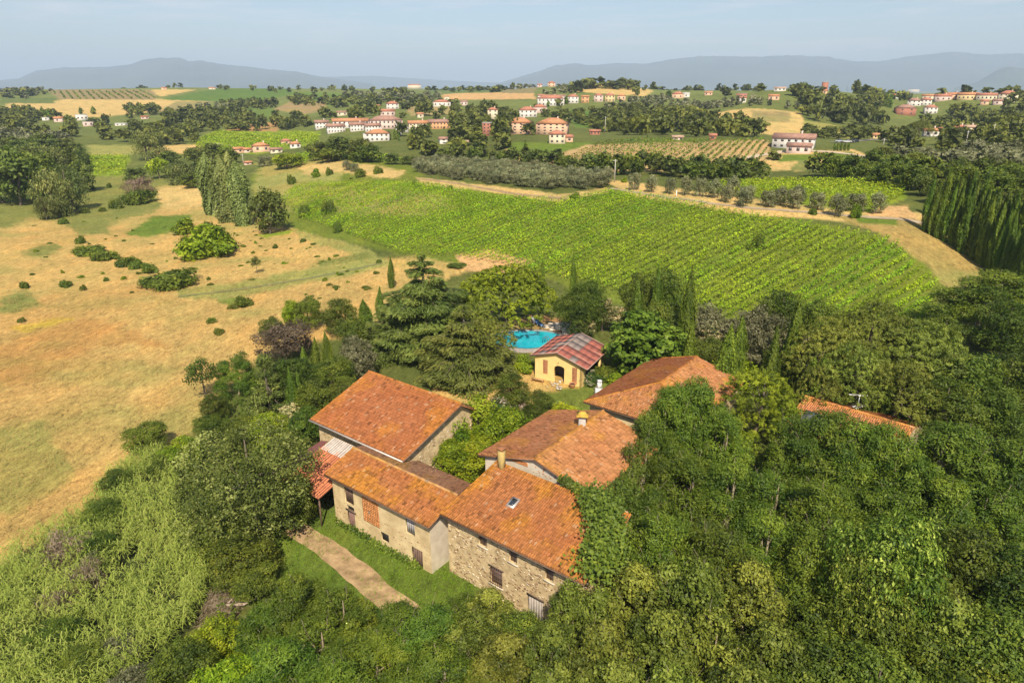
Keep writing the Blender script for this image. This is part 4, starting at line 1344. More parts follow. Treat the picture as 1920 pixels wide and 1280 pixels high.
wat = blob(5.6, 4.1)
m = MB(); m.add([(x, y, 0.22) for x, y in wat], [tuple(range(40))]); m.obj('water', M_water, POOL)
m = MB()
o1, o2 = blob(5.6, 4.1), blob(6.15, 4.65)
V = [(x, y, 0.2) for x, y in o1] + [(x, y, 0.34) for x, y in o1] + [(x, y, 0.34) for x, y in o2] + [(x, y, -0.9) for x, y in o2]
F = []
for i in range(40):
    j = (i + 1) % 40
    F += [(i, j, 40 + j, 40 + i), (40 + i, 40 + j, 80 + j, 80 + i), (80 + i, 80 + j, 120 + j, 120 + i)]
m.add(V, F); m.obj('coping', simple_mat('pool_rim_stone', (0.24, 0.21, 0.19), 0.3, 2.0), POOL)
DECK = empty('pool_terrace', (pc[0] + 6, pc[1] + 4.5, 3.1))
tag(DECK, 'pale paved sun terrace at the right end of the pool', 'terrace')
r = np.random.RandomState(12)
for i in range(9):
    for j in range(8):
        x, y = -4.2 + i * 1.0, -3.6 + j * 1.0
        if ((x + 6) / 6.3) ** 2 + ((y + 4.5) / 4.8) ** 2 < 1 or (x * x / 16 + y * y / 11) > 1: continue
        MB().box(x + .02, x + .97, y + .02, y + .97, 0, 0.12 + r.uniform(0, .012)).obj('slab', simple_mat('terrace_slab', (0.72, 0.60, 0.47), 0.12, 1.0) if (i, j) == (0, 0) or 'M_slab' not in globals() else M_slab, DECK)
        M_slab = bpy.data.materials['terrace_slab']


def lounger(px, py, label, rz, colr):
    p = ground_at(px, py)
    r_ = empty('sun_lounger', (p[0], p[1], p[2] + .1), rz)
    tag(r_, label, 'sun lounger')
    mt = simple_mat('lounger_fabric', colr, 0.1, 3)
    MB().box(-.32, .32, -.9, .4, .3, .38).obj('seat', mt, r_)
    MB().hexa([(-.32, .4, .3), (.32, .4, .3), (.32, 1.0, .75), (-.32, 1.0, .75), (-.32, .38, .38), (.32, .38, .38), (.32, .95, .83), (-.32, .95, .83)]).obj('backrest', mt, r_)
    for x in (-.28, .28):
        for y in (-.8, .3):
            MB().tube([(x, y, -.1), (x, y, .3)], .03, 5).obj('leg', M_whitep, r_)


lounger(1012, 612, 'blue folding sun lounger on the far side of the pool', 0.6, (0.12, 0.25, 0.5))
lounger(1002, 606, 'grey sun lounger under the pine beside the pool', 0.2, (0.35, 0.35, 0.38))
# pool ladder with hooped rails
lp = at_height(1023, 642, 3.2)
lad = empty('pool_ladder', (lp[0], lp[1], 3.1), 0.9)
tag(lad, 'dark hooped ladder at the right rim of the pool', 'pool ladder')
for x in (-.28, .28):
    MB().tube([(x, -.5, -.3), (x, -.5, .75), (x, -.35, 1.0), (x, .0, 1.05), (x, .3, .85), (x, .35, .1)], .045, 6).obj('rail', M_iron, lad)
for k in range(2):
    MB().box(-.28, .28, -.56, -.44, -.1 + k * .3, -.05 + k * .3).obj('step', M_whitep, lad)


def bench(px, py, label, rz):
    p = ground_at(px, py)
    b = empty('garden_bench', (p[0], p[1], p[2]), rz)
    tag(b, label, 'bench')
    for k in range(3):
        MB().box(-.95, .95, -.24 + k * .17, -.1 + k * .17, .42, .47).obj('plank', M_benchw, b)
    for x in (-.8, .8):
        for y in (-.2, .2):
            MB().box(x - .04, x + .04, y - .04, y + .04, -.05, .42).obj('leg', M_benchw, b)
    MB().box(-.8, .8, -.03, .03, .14, .2).obj('stretcher', M_benchw, b)


M_benchw = simple_mat('bench_wood', (0.42, 0.24, 0.10), 0.25, 4)
bench(1008, 716, 'low brown wooden bench against the left of the yellow wall', math.atan2(du[1], du[0]))


def pot(px, py, label, s=1.0):
    p = ground_at(px, py)
    b = empty('terracotta_pot', (p[0], p[1], p[2]), 0)
    tag(b, label, 'flower pot')
    prof = [(.18, 0), (.26, .18), (.33, .42), (.37, .5), (.31, .5), (.28, .42)]
    k = 14; V = [(r_ * s * math.cos(2 * math.pi * i / k), r_ * s * math.sin(2 * math.pi * i / k), z_ * s) for r_, z_ in prof for i in range(k)]
    F = [(a * k + i, a * k + (i + 1) % k, (a + 1) * k + (i + 1) % k, (a + 1) * k + i) for a in range(len(prof) - 1) for i in range(k)]
    MB().add(V, F + [tuple(range(k))[::-1]]).obj('pot', simple_mat('terracotta', (0.5, 0.22, 0.10), 0.15, 4), b)
    MB().add([(.29 * s * math.cos(2 * math.pi * i / k), .29 * s * math.sin(2 * math.pi * i / k), .44 * s) for i in range(k)], [tuple(range(k))]).obj('soil', M_dark, b)


pot(1073, 727, 'terracotta pot at the foot of the yellow wall near its right corner', 1.3)
pot(1080, 722, 'smaller terracotta pot beside the shrubs at the pool house corner', 1.0)

# white outdoor oven left of the hipped roof
p = at_height(1123, 738, 2.6)
ov_ = empty('outdoor_oven', (p[0], p[1], 1.9), 0.3)
tag(ov_, 'white plastered outdoor oven with a tapering chimney, beside the hipped roof', 'oven')
MB().hexa([(-.55, -.5, 0), (.55, -.5, 0), (.55, .5, 0), (-.55, .5, 0), (-.42, -.4, 1.5), (.42, -.4, 1.5), (.42, .4, 1.5), (-.42, .4, 1.5)]).obj('body', M_whitep, ov_)
MB().hexa([(-.3, -.3, 1.5), (.3, -.3, 1.5), (.3, .3, 1.5), (-.3, .3, 1.5), (-.22, -.22, 2.5), (.22, -.22, 2.5), (.22, .22, 2.5), (-.22, .22, 2.5)]).obj('chimney', M_whitep, ov_)
MB().box(-.26, .26, -.26, .26, 2.5, 2.62).obj('cap', M_whitep, ov_)
MB().box(-.12, .12, -.235, -.2, 2.25, 2.42).obj('vent', M_dark, ov_)

# fallen dead trunk in the scrub, lower left
p = ground_at(430, 1143)
lg = MB(); lg.tube([(p[0] - 1.6, p[1] + .1, p[2] + .35), (p[0] - .2, p[1], p[2] + .5), (p[0] + 1.2, p[1] + .25, p[2] + .4), (p[0] + 2.2, p[1] + .7, p[2] + .7)], [.1, .16, .12, .04], 7)
lg.tube([(p[0] - .2, p[1], p[2] + .5), (p[0] + .4, p[1] + .8, p[2] + .9)], [.08, .02], 5)
o = lg.obj('fallen_log', simple_mat('bleached_wood', (0.42, 0.33, 0.25), 0.25, 4))
tag(o, 'bleached fallen log lying in the brush left of the dirt track', 'log')
# ------------------------------------------------------------------ foliage materials (leaf albedo: dark, mid, light)
L_oak = leaf_mat('leaf_green', (0.041, 0.067, 0.009), (0.112, 0.156, 0.017), (0.235, 0.264, 0.028))
L_dark = leaf_mat('leaf_dark', (0.033, 0.060, 0.008), (0.086, 0.132, 0.013), (0.175, 0.215, 0.025))
L_locust = leaf_mat('leaf_locust', (0.040, 0.081, 0.009), (0.109, 0.170, 0.015), (0.206, 0.260, 0.023))
L_bright = leaf_mat('leaf_bright', (0.064, 0.116, 0.007), (0.174, 0.256, 0.010), (0.347, 0.396, 0.020))
L_fig = leaf_mat('leaf_fig', (0.035, 0.065, 0.006), (0.12, 0.18, 0.014), (0.23, 0.29, 0.03))
L_lime = leaf_mat('leaf_lime', (0.107, 0.148, 0.008), (0.268, 0.330, 0.012), (0.465, 0.503, 0.028))
L_pine = leaf_mat('needle_pine', (0.059, 0.093, 0.008), (0.185, 0.253, 0.015), (0.351, 0.416, 0.025))
L_stone = leaf_mat('needle_stone_pine', (0.068, 0.093, 0.016), (0.171, 0.206, 0.029), (0.299, 0.323, 0.051))
L_cedar = leaf_mat('needle_cedar', (0.049, 0.080, 0.017), (0.140, 0.184, 0.035), (0.295, 0.324, 0.071))
L_cyp = leaf_mat('cypress', (0.043, 0.076, 0.009), (0.108, 0.169, 0.014), (0.226, 0.292, 0.027))
L_holm = leaf_mat('holm_oak', (0.049, 0.086, 0.014), (0.150, 0.204, 0.034), (0.383, 0.454, 0.129))
L_olive = leaf_mat('olive', (0.099, 0.110, 0.050), (0.220, 0.228, 0.110), (0.384, 0.386, 0.210))
L_grey = leaf_mat('grey_leaf', (0.085, 0.090, 0.039), (0.185, 0.186, 0.088), (0.341, 0.324, 0.177))
L_poplar = leaf_mat('poplar', (0.076, 0.107, 0.026), (0.188, 0.225, 0.059), (0.353, 0.374, 0.116))
L_purple = leaf_mat('purple_leaf', (0.042, 0.030, 0.022), (0.120, 0.078, 0.054), (0.216, 0.156, 0.108))
L_cream = leaf_mat('cream_blossom', (0.03, 0.055, 0.012), (0.16, 0.18, 0.05), (0.62, 0.50, 0.26), 0.2)
L_pale = leaf_mat('pale_tipped', (0.045, 0.087, 0.009), (0.152, 0.217, 0.020), (0.536, 0.590, 0.101))
L_vine = leaf_mat('vine_leaf', (0.087, 0.167, 0.006), (0.238, 0.377, 0.009), (0.429, 0.553, 0.020))
L_vine2 = leaf_mat('vine_lime', (0.110, 0.173, 0.006), (0.266, 0.359, 0.012), (0.421, 0.482, 0.026))
L_vinef = leaf_mat('vine_far', (0.072, 0.122, 0.011), (0.152, 0.226, 0.018), (0.250, 0.312, 0.028))
L_reed = leaf_mat('reed', (0.108, 0.167, 0.025), (0.273, 0.371, 0.065), (0.464, 0.484, 0.137))
L_farw = leaf_mat('leaf_far', (0.048, 0.067, 0.013), (0.119, 0.155, 0.028), (0.235, 0.269, 0.046))
L_straw = leaf_mat('straw', (0.242, 0.162, 0.050), (0.462, 0.313, 0.100), (0.600, 0.486, 0.190), 0.15)
L_brown = leaf_mat('dead_brush', (0.10, 0.065, 0.04), (0.20, 0.14, 0.09), (0.34, 0.26, 0.19), 0.1)
L_grass = leaf_mat('lush_grass', (0.090, 0.192, 0.009), (0.215, 0.365, 0.015), (0.376, 0.521, 0.028))
L_oleander = leaf_mat('oleander', (0.03, 0.07, 0.01), (0.09, 0.14, 0.02), (0.75, 0.55, 0.48), 0.2)
M_bark = simple_mat('bark', (0.13, 0.10, 0.075), 0.35, 4.0, 0.95)
M_barkp = simple_mat('pale_bark', (0.26, 0.21, 0.14), 0.3, 4.0, 0.95)


def leaf_quads(P, N, size, aspect, r, tang=None, fold=True):
    """diamond leaves at P facing N"""
    n_ = len(P)
    N = N / (np.linalg.norm(N, axis=1, keepdims=True) + 1e-9)
    if tang is None:
        T = r.normal(size=(n_, 3))
    else:
        T = tang + r.normal(size=(n_, 3)) * 0.35
    T = T - (T * N).sum(1, keepdims=True) * N
    T /= np.linalg.norm(T, axis=1, keepdims=True) + 1e-9
    B = np.cross(N, T)
    s = (size * r.uniform(0.5, 1.5, n_))[:, None]
    V = np.stack([P - T * s, P + B * s * aspect, P + T * s, P - B * s * aspect], 1).reshape(-1, 3)
    F = np.arange(n_ * 4).reshape(-1, 4)
    return V, F


def lobes_for(shape, R, z0, z1, K, r):
    H_ = z1 - z0
    C, rad = [], []
    for k in range(K):
        if shape == 'round':
            d = r.normal(size=3); d /= np.linalg.norm(d)
            if d[2] < -0.8: d[2] *= -0.6
            q = r.uniform(0.5, 1.0) ** 0.6
            C.append((d[0] * R * 0.72 * q, d[1] * R * 0.72 * q, (z0 + z1) / 2 + d[2] * H_ / 2 * 0.74 * q)); rad.append(R * r.uniform(0.2, 0.36))
        elif shape == 'spread':
            a, q = r.uniform(0, 6.28), math.sqrt(r.uniform(0.02, 1))
            zt = z1 - H_ * (0.12 + 0.68 * q ** 2.2) - H_ * 0.3 * r.rand() ** 2
            C.append((math.cos(a) * q * R * 0.84, math.sin(a) * q * R * 0.84, zt)); rad.append(R * r.uniform(0.13, 0.30))
        elif shape == 'umbrella':
            a, q = r.uniform(0, 6.28), math.sqrt(r.uniform(0, 1))
            C.append((math.cos(a) * q * R * 0.86, math.sin(a) * q * R * 0.86, z1 - H_ * (0.16 + 0.62 * q ** 2.6) - H_ * .1 * r.rand())); rad.append(R * r.uniform(0.13, 0.22))
        elif shape == 'column':
            t = r.rand()
            w = R * (0.55 + 0.45 * math.sin(math.pi * min(1, t * 1.15 + 0.05))) * (1 if t < 0.55 else (1 - (t - 0.55) * 2.0))
            a = r.uniform(0, 6.28); q = r.uniform(0.3, 0.8)
            C.append((math.cos(a) * w * q * 0.8, math.sin(a) * w * q * 0.8, z0 + t * H_ * 0.93)); rad.append(w * r.uniform(0.28, 0.5))
        elif shape == 'poplar':
            t = r.rand() ** 0.9
            w = R * (0.62 + 0.38 * math.sin(math.pi * min(1, t * 1.1 + 0.08))) * (1 if t < 0.8 else (1 - (t - 0.8) * 1.8))
            a = r.uniform(0, 6.28); q = r.uniform(0.3, 0.85)
            C.append((math.cos(a) * w * q * 0.8, math.sin(a) * w * q * 0.8, z0 + t * H_ * 0.93)); rad.append(w * r.uniform(0.25, 0.42))
        elif shape == 'cone':
            t = r.rand() ** 1.5
            w = R * (1 - t * 0.93)
            a = r.uniform(0, 6.28); q = r.uniform(0.5, 1)
            C.append((math.cos(a) * w * q * 0.8, math.sin(a) * w * q * 0.8, z0 + t * H_ * 0.95)); rad.append(max(0.18 * R, w * r.uniform(0.2, 0.36)))
        elif shape == 'bush':
            a, q = r.uniform(0, 6.28), math.sqrt(r.rand())
            C.append((math.cos(a) * q * R * 0.7, math.sin(a) * q * R * 0.7, z0 + H_ * (0.8 - 0.55 * q * q) * r.uniform(0.25, 1))); rad.append(R * r.uniform(0.2, 0.45))
    return np.array(C), np.array(rad)


def crown_mesh(name, mat, shape, R, z0, z1, n, size, aspect=0.5, K=40, cl=14, sig=0.16, up=0.35, seed=0, tang=None, droop=0.0, light_top=0.25, core=0.12, squash=0.8, spiky=0.0, vbias=0.0):
    r = np.random.RandomState(seed)
    C, rad = lobes_for(shape, R, z0, z1, K, r)
    lobe_v = r.normal(0, 0.17, K)
    m = max(4, n // cl)
    w = rad ** 2
    L = r.choice(K, m, p=w / w.sum())
    d = r.normal(size=(m, 3)); d[:, 2] += 0.35
    d /= np.linalg.norm(d, axis=1, keepdims=True)
    P = C[L] + d * rad[L][:, None] * r.uniform(0.78, 1.1, (m, 1)) * np.array([1, 1, squash])
    dist = np.linalg.norm((P[:, None] - C[None]) / np.array([1, 1, squash]), axis=2) / rad[None]
    dist[np.arange(m), L] = 9
    keep = dist.min(1) > 0.72
    keep |= r.rand(m) < core
    P, d, L = P[keep], d[keep], L[keep]
    m = len(P)
    cl_v = r.normal(0, 0.12, m)
    idx = np.repeat(np.arange(m), cl)
    nn_ = len(idx)
    off = r.normal(0, 1, (nn_, 3)) * sig * np.array([1, 1, 0.8])
    if spiky:
        rr = r.uniform(0, spiky, (nn_, 1))
        off = off * 0.6 + d[idx] * rr
    Q = P[idx] + off
    if droop:
        Q[:, 2] -= droop * r.rand(nn_) ** 2
    N = d[idx] + r.normal(0, 0.55, (nn_, 3)); N[:, 2] += up
    T = None
    if tang == 'out': T = d[idx] + np.array([0, 0, 0.5])
    elif tang == 'up': T = np.tile([0, 0, 1.0], (nn_, 1))
    elif tang == 'down': T = np.tile([0, 0, -1.0], (nn_, 1)) + d[idx] * 0.6
    if spiky: N = np.cross(d[idx], r.normal(size=(nn_, 3))) * 0.6 + 0.8 * d[idx] + np.array([0, -0.0, 0.35])
    V, F = leaf_quads(Q, N, size, aspect, r, T)
    Zr = (Q[:, 2] - z0) / max(0.1, z1 - z0)
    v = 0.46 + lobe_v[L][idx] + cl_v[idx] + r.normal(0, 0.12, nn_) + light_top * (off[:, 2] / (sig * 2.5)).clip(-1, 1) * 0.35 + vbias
    return np_mesh(name, V, F, mat, fval=np.clip(v, 0, 1)), C, rad


def trunk_mesh(name, mat, H_, r0, C, rad, seed, nb=6, lean=0.04, twigs=0):
    r = np.random.RandomState(seed + 900)
    m = MB()
    top = np.array([r.normal(0, lean) * H_, r.normal(0, lean) * H_, H_ * 0.62])
    mid = top * 0.5 + np.array([r.normal(0, .02) * H_, r.normal(0, .02) * H_, 0])
    m.tube([(0, 0, -0.6), (0, 0, 0.3), mid, top, (top[0], top[1], H_ * 0.82)], [r0 * 1.35, r0, r0 * .8, r0 * .5, r0 * .18], 8)
    k = np.argsort(-rad)[:nb * 2]
    for i in r.permutation(k)[:nb]:
        e = C[i]
        t = r.uniform(0.35, 0.85)
        b = (mid * (1 - t) + top * t)
        h = (b + e) / 2 + np.array([0, 0, -0.04 * H_])
        m.tube([b, h, e], [r0 * .42, r0 * .26, r0 * .08], 6)
    for i in r.permutation(len(C))[:twigs]:
        e = C[i] + (C[i] - mid) / (np.linalg.norm(C[i] - mid) + 1e-6) * rad[i] * r.uniform(0.75, 1.15)
        b = C[i] * 0.6 + mid * 0.4
        j = r.normal(0, .35, 3)
        m.tube([b, (b + e) / 2 + j * .6, e, e + j * .8 + np.array([0, 0, .25])], [.055, .04, .022, .006], 4, cap=False)
        m.tube([(b + e) / 2 + j * .6, e + r.normal(0, .5, 3)], [.03, .008], 4, cap=False)
    return m.mesh(name, mat)


PROTO = {}


def spire(key, mat, R, z1, n_, size, seed, taper=0.42, lump=0.32, aspect=0.3, tr=0.14, flutes=5, tilt=0.25):
    """slender upright crown: upswept sprays on a narrow body, pointed or rounded at the top"""
    r = np.random.RandomState(seed)
    t = r.uniform(0, 1, n_ * 3)
    prof = np.where(t < taper, 0.62 + 0.38 * np.sqrt(np.clip(t / taper, 0, 1)), np.clip(1 - ((t - taper) / (1 - taper)) ** 1.55, 0, 1))
    k = r.rand(len(t)) < prof + 0.08
    t, prof = t[k][:n_], prof[k][:n_]
    m = len(t)
    a = r.uniform(0, 2 * math.pi, m)
    rid = fbm(np.cos(a) * flutes * .6 + 20, np.sin(a) * flutes * .6 + t * 3.2, seed)
    big = fbm(np.cos(a) * 1.4 + 7, np.sin(a) * 1.4 + t * z1 / R * .35, seed + 5)
    rr = R * prof * (0.80 + lump * 2.4 * (rid - .5) + lump * 2.0 * (big - .5)) * r.uniform(0.72, 1.06, m)
    P = np.column_stack([np.cos(a) * rr, np.sin(a) * rr, t * (z1 - 0.1) + r.normal(0, .08, m)])
    P[:, 0] += 0.10 * R * np.sin(t * 5 + seed)
    N = np.column_stack([np.cos(a), np.sin(a), np.full(m, tilt)]) + r.normal(0, .38, (m, 3))
    V, F = leaf_quads(P, N, size, aspect, r, np.tile([0, 0, 1.0], (m, 1)) + 0.25 * np.column_stack([np.cos(a), np.sin(a), np.zeros(m)]))
    v = np.clip(0.47 + 1.1 * (rid - .5) + 0.5 * (big - .5) + r.normal(0, .11, m), 0, 1)
    tm = MB().tube([(0, 0, -.6), (0, 0, z1 * .45), (0, 0, z1 * .8)], [tr, tr * .6, tr * .15], 6).mesh(key + '_trunk', M_bark) if tr else None
    PROTO[key] = (np_mesh(key + '_crown', V, F, mat, fval=v), tm, z1, R)



def proto(key, mat, shape, R, z0, z1, n, size, tr=0.22, bark=None, twigs=0, **kw):
    """a tree kind modelled once: crown + trunk"""
    seed = kw.get('seed', 0)
    cm_, C, rad = crown_mesh(key + '_crown', mat, shape, R, z0, z1, n, size, **kw)
    tm_ = trunk_mesh(key + '_trunk', bark or M_bark, z1, tr, C, rad, seed, twigs=twigs) if tr else None
    PROTO[key] = (cm_, tm_, z1, R)


NEAR = 24000
for i in range(3):
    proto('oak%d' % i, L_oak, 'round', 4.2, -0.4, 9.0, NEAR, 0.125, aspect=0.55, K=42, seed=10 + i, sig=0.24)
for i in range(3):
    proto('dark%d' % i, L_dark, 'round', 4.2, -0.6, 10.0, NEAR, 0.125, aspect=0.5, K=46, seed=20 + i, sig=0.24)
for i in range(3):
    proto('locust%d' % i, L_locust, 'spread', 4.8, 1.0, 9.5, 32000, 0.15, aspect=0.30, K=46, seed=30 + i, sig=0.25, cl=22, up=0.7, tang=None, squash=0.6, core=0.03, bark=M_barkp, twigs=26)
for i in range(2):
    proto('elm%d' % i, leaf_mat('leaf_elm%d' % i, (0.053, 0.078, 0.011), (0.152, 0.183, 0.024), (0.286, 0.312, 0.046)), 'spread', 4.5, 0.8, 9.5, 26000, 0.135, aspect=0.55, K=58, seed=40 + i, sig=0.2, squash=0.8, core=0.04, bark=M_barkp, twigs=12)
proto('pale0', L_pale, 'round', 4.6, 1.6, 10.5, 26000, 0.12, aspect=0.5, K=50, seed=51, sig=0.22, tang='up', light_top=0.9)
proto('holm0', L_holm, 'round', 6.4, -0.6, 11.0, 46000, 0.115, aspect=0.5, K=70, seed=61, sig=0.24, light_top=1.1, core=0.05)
for i in range(2):
    proto('bright%d' % i, L_bright, 'round', 3.6, -0.6, 8.0, NEAR, 0.125, aspect=0.5, K=40, seed=70 + i, sig=0.2)
proto('fig0', L_fig, 'round', 5.2, -0.8, 8.2, 13000, 0.24, aspect=0.75, K=48, seed=75, sig=0.24, up=0.8, core=0.03, light_top=0.8, vbias=-0.06)
for i in range(2):
    proto('youngpine%d' % i, L_pine, 'round', 3.8, -0.2, 9.0, 22000, 0.17, aspect=0.16, K=34, seed=80 + i, sig=0.12, spiky=0.4, cl=26, core=0.04)
proto('umbrella0', L_pine, 'umbrella', 7.6, 2.2, 11.0, 40000, 0.26, aspect=0.24, K=130, seed=85, sig=0.16, spiky=0.4, cl=18, up=1.0, tr=0.4)
for i in range(2):
    proto('stonepine%d' % i, L_stone, 'umbrella', 6.6, 1.6, 12.0, 34000, 0.17, aspect=0.24, K=60, seed=88 + i, sig=0.18, spiky=0.4, cl=22, core=0.02, tr=0.35)
for i in range(3):
    spire('cypress%d' % i, L_cyp, 1.15, 12.0, 6500, 0.17, 90 + i, taper=0.30 + .06 * i)
proto('fir0', L_cedar, 'cone', 3.0, 0.8, 9.0, 12000, 0.19, aspect=0.26, K=80, seed=95, sig=0.2, tang='out', squash=0.4, up=0.8, tr=0.2)
proto('purple0', L_purple, 'round', 4.4, 1.0, 7.5, 14000, 0.14, aspect=0.5, K=40, seed=97, sig=0.24)
proto('grey0', L_grey, 'round', 4.0, -0.8, 8.0, 18000, 0.15, aspect=0.42, K=40, seed=101, sig=0.2, light_top=1.0)
proto('cream0', L_cream, 'round', 3.0, 0.5, 6.5, 10000, 0.15, aspect=0.5, K=34, seed=103, sig=0.2, light_top=1.6)
proto('sparse0', L_dark, 'round', 2.4, 2.0, 6.5, 1500, 0.16, aspect=0.5, K=16, seed=105, sig=0.3, tr=0.12, core=0)
for i in range(3):
    proto('bush%d' % i, [L_oak, L_bright, L_oak][i], 'bush', 1.6, -0.1, 2.3, 5000, 0.13, aspect=0.5, K=11, seed=110 + i, sig=0.16, tr=0)
proto('oleander0', L_oleander, 'bush', 1.4, 0.0, 2.4, 4000, 0.13, aspect=0.3, K=20, seed=114, sig=0.16, tr=0, light_top=1.3, vbias=-0.1)
proto('limebush0', L_lime, 'bush', 2.0, 0.0, 2.4, 6000, 0.13, aspect=0.5, K=22, seed=115, sig=0.16, tr=0)
proto('brownbush0', L_brown, 'bush', 2.0, 0.0, 2.6, 5000, 0.16, aspect=0.12, K=22, seed=116, sig=0.2, tr=0, tang='up')
# middle distance versions
for i in range(3):
    proto('oak_m%d' % i, L_oak, 'round', 4.2, -1.0, 9.0, 3600, 0.30, aspect=0.6, K=34, seed=210 + i, sig=0.4, cl=10)
    proto('dark_m%d' % i, L_farw, 'round', 4.2, -1.2, 9.5, 3600, 0.30, aspect=0.6, K=36, seed=220 + i, sig=0.4, cl=10)
for i in range(2):
    proto('olive%d' % i, L_olive, 'round', 2.7, -0.3, 4.6, 3400, 0.19, aspect=0.4, K=26, seed=230 + i, sig=0.24, cl=10, tr=0.2)
    spire('poplar%d' % i, L_poplar, 3.6, 19.0, 9500, 0.30, 240 + i, taper=0.62, lump=0.5, aspect=0.55, tr=0.3, flutes=3, tilt=0.5)
    proto('willow%d' % i, L_poplar, 'round', 5.0, -1.8, 12.0, 7500, 0.30, aspect=0.3, K=40, seed=244 + i, sig=0.4, tang='down', droop=1.4, tr=0.3)
    spire('cypress_m%d' % i, L_cyp, 1.3, 12.0, 2600, 0.28, 250 + i, taper=0.3)
proto('lime_m0', L_lime, 'round', 4.6, 0.6, 7.0, 3500, 0.3, aspect=0.5, K=32, seed=256, sig=0.35, tang='up')
# far versions, crown and stem in one
for i in range(4):
    proto('far_dark%d' % i, L_farw, 'round', 4.4, -0.2, 8.5, 620, 0.62, aspect=0.65, K=18, seed=310 + i, sig=0.5, cl=6, tr=0)
for i in range(3):
    proto('far_oak%d' % i, L_oak, 'round', 4.4, -0.2, 8.5, 620, 0.62, aspect=0.65, K=18, seed=320 + i, sig=0.5, cl=6, tr=0)
for i in range(2):
    proto('far_olive%d' % i, L_olive, 'round', 2.6, -0.2, 4.4, 280, 0.5, aspect=0.6, K=10, seed=330 + i, sig=0.35, cl=6, tr=0)
spire('far_cypress0', L_cyp, 1.5, 12.0, 260, 0.7, 335, aspect=0.4, tr=0)


def cedar(seed, H_=14.0, R=7.6):
    r = np.random.RandomState(seed)
    P, N, T, v = [], [], [], []
    limbs = MB()
    lv = 14
    for a_ in range(lv):
        t = a_ / (lv - 1)
        z = H_ * (0.10 + 0.86 * t)
        Rl = R * (1 - t) ** 0.72 * (1 if t > 0.1 else 0.9) + 0.5
        nb = int(8 - 4 * t)
        a0 = r.uniform(0, 6.28)
        for b in range(nb):
            a = a0 + b * 6.283 / nb + r.uniform(-0.3, 0.3)
            Lb = Rl * r.uniform(0.55, 1.22)
            drp = r.uniform(0.08, 0.30)
            zz0 = z + r.uniform(-0.55, 0.55)
            if t < 0.9:
                pts = [np.array([math.cos(a) * Lb * s, math.sin(a) * Lb * s, zz0 + 0.10 * Lb * s - drp * Lb * s * s]) for s in (0, .35, .7, .95)]
                limbs.tube(pts, [.12 * (1.1 - t), .08 * (1.1 - t), .05 * (1.1 - t), .02], 5)
            m = int(115 * Lb)
            s = r.uniform(0.15, 1.04, m) ** 0.75
            wd = Lb * 0.46 * np.sin(np.clip(s, 0, 1) * math.pi * 0.80 + 0.25)
            q = r.uniform(-1, 1, m)
            dirv = np.array([math.cos(a), math.sin(a)]); per = np.array([-dirv[1], dirv[0]])
            xy = np.outer(s * Lb, dirv) + np.outer(q * wd, per)
            zc = zz0 + 0.10 * Lb * s - drp * Lb * s * s - 0.30 * np.abs(q) ** 2 * wd - 0.5 * r.rand(m) ** 3
            P.append(np.column_stack([xy, zc + r.normal(0, .05, m)]))
            nrm = np.column_stack([xy * 0.06, np.ones(m)]) + r.normal(0, .45, (m, 3))
            N.append(nrm)
            tt = np.column_stack([np.outer(np.ones(m), dirv) + np.outer(q * 0.9, per), -0.35 * np.ones(m)])
            T.append(tt)
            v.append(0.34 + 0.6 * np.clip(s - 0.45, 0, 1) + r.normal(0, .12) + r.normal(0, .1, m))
    P, N, T, v = np.concatenate(P), np.concatenate(N), np.concatenate(T), np.concatenate(v)
    V, F = leaf_quads(P, N, 0.26, 0.26, r, T)
    limbs.tube([(0, 0, -.5), (0, 0, 2), (0.1, 0, H_ * .6), (0, 0, H_ * .97)], [.5, .42, .22, .04], 9)
    return np_mesh('cedar_crown', V, F, L_cedar, fval=np.clip(v, 0, 1)), limbs.mesh('cedar_trunk', M_bark), H_, R


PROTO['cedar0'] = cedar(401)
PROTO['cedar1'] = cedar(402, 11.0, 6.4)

_rt = random.Random(7)
USED = {}


def plant(key, x, y, H_=None, R=None, label=None, cat='tree', group=None, z=None, name=None, rz=None, parts=True):
    cm_, tm_, h0, r0 = PROTO[key]
    z = float(terrain(x, y)) if z is None else z
    sz = (H_ / h0) if H_ else _rt.uniform(0.85, 1.15)
    sx = (R / r0) if R else sz
    nm = name or key.rstrip('0123456789').rstrip('_').replace('_m', '')
    rz = _rt.uniform(0, 6.28) if rz is None else rz
    if tm_ is None or not parts:
        o = bpy.data.objects.new(nm, cm_)
        COL.objects.link(o)
        o.location = (x, y, z - 0.05); o.rotation_euler = (0, 0, rz); o.scale = (sx, sx, sz)
        tag(o, label, cat, group)
        return o
    e = bpy.data.objects.new(nm, None)
    e.empty_display_size = 0.3
    COL.objects.link(e)
    e.location = (x, y, z - 0.05); e.rotation_euler = (0, 0, rz); e.scale = (sx, sx, sz)
    for pn, me in (('crown', cm_), ('trunk', tm_)):
        c = bpy.data.objects.new(pn, me)
        COL.objects.link(c); c.parent = e
    tag(e, label, cat, group)
    return e


def plant_top(key, px, py, H_, R, label, cat='tree', group=None, name=None):
    """a plant whose top is seen at (px, py) and whose height is known"""
    p = ground_at(px, py, H_ * 0.97)
    return plant(key, p[0], p[1], H_, R, label, cat, group, z=p[2], name=name)


def plant_base(key, px, py, hpx, wpx, label, cat='tree', group=None, name=None):
    """a plant whose foot is seen at (px, py), hpx tall and wpx wide in the photo"""
    p = ground_at(px, py)
    s = mpp(p)
    dep = math.atan2(CAM_H - p[2], math.hypot(p[0], p[1]))
    return plant(key, p[0], p[1], hpx * s / math.cos(dep), wpx * s / 2, label, cat, group, z=p[2], name=name)
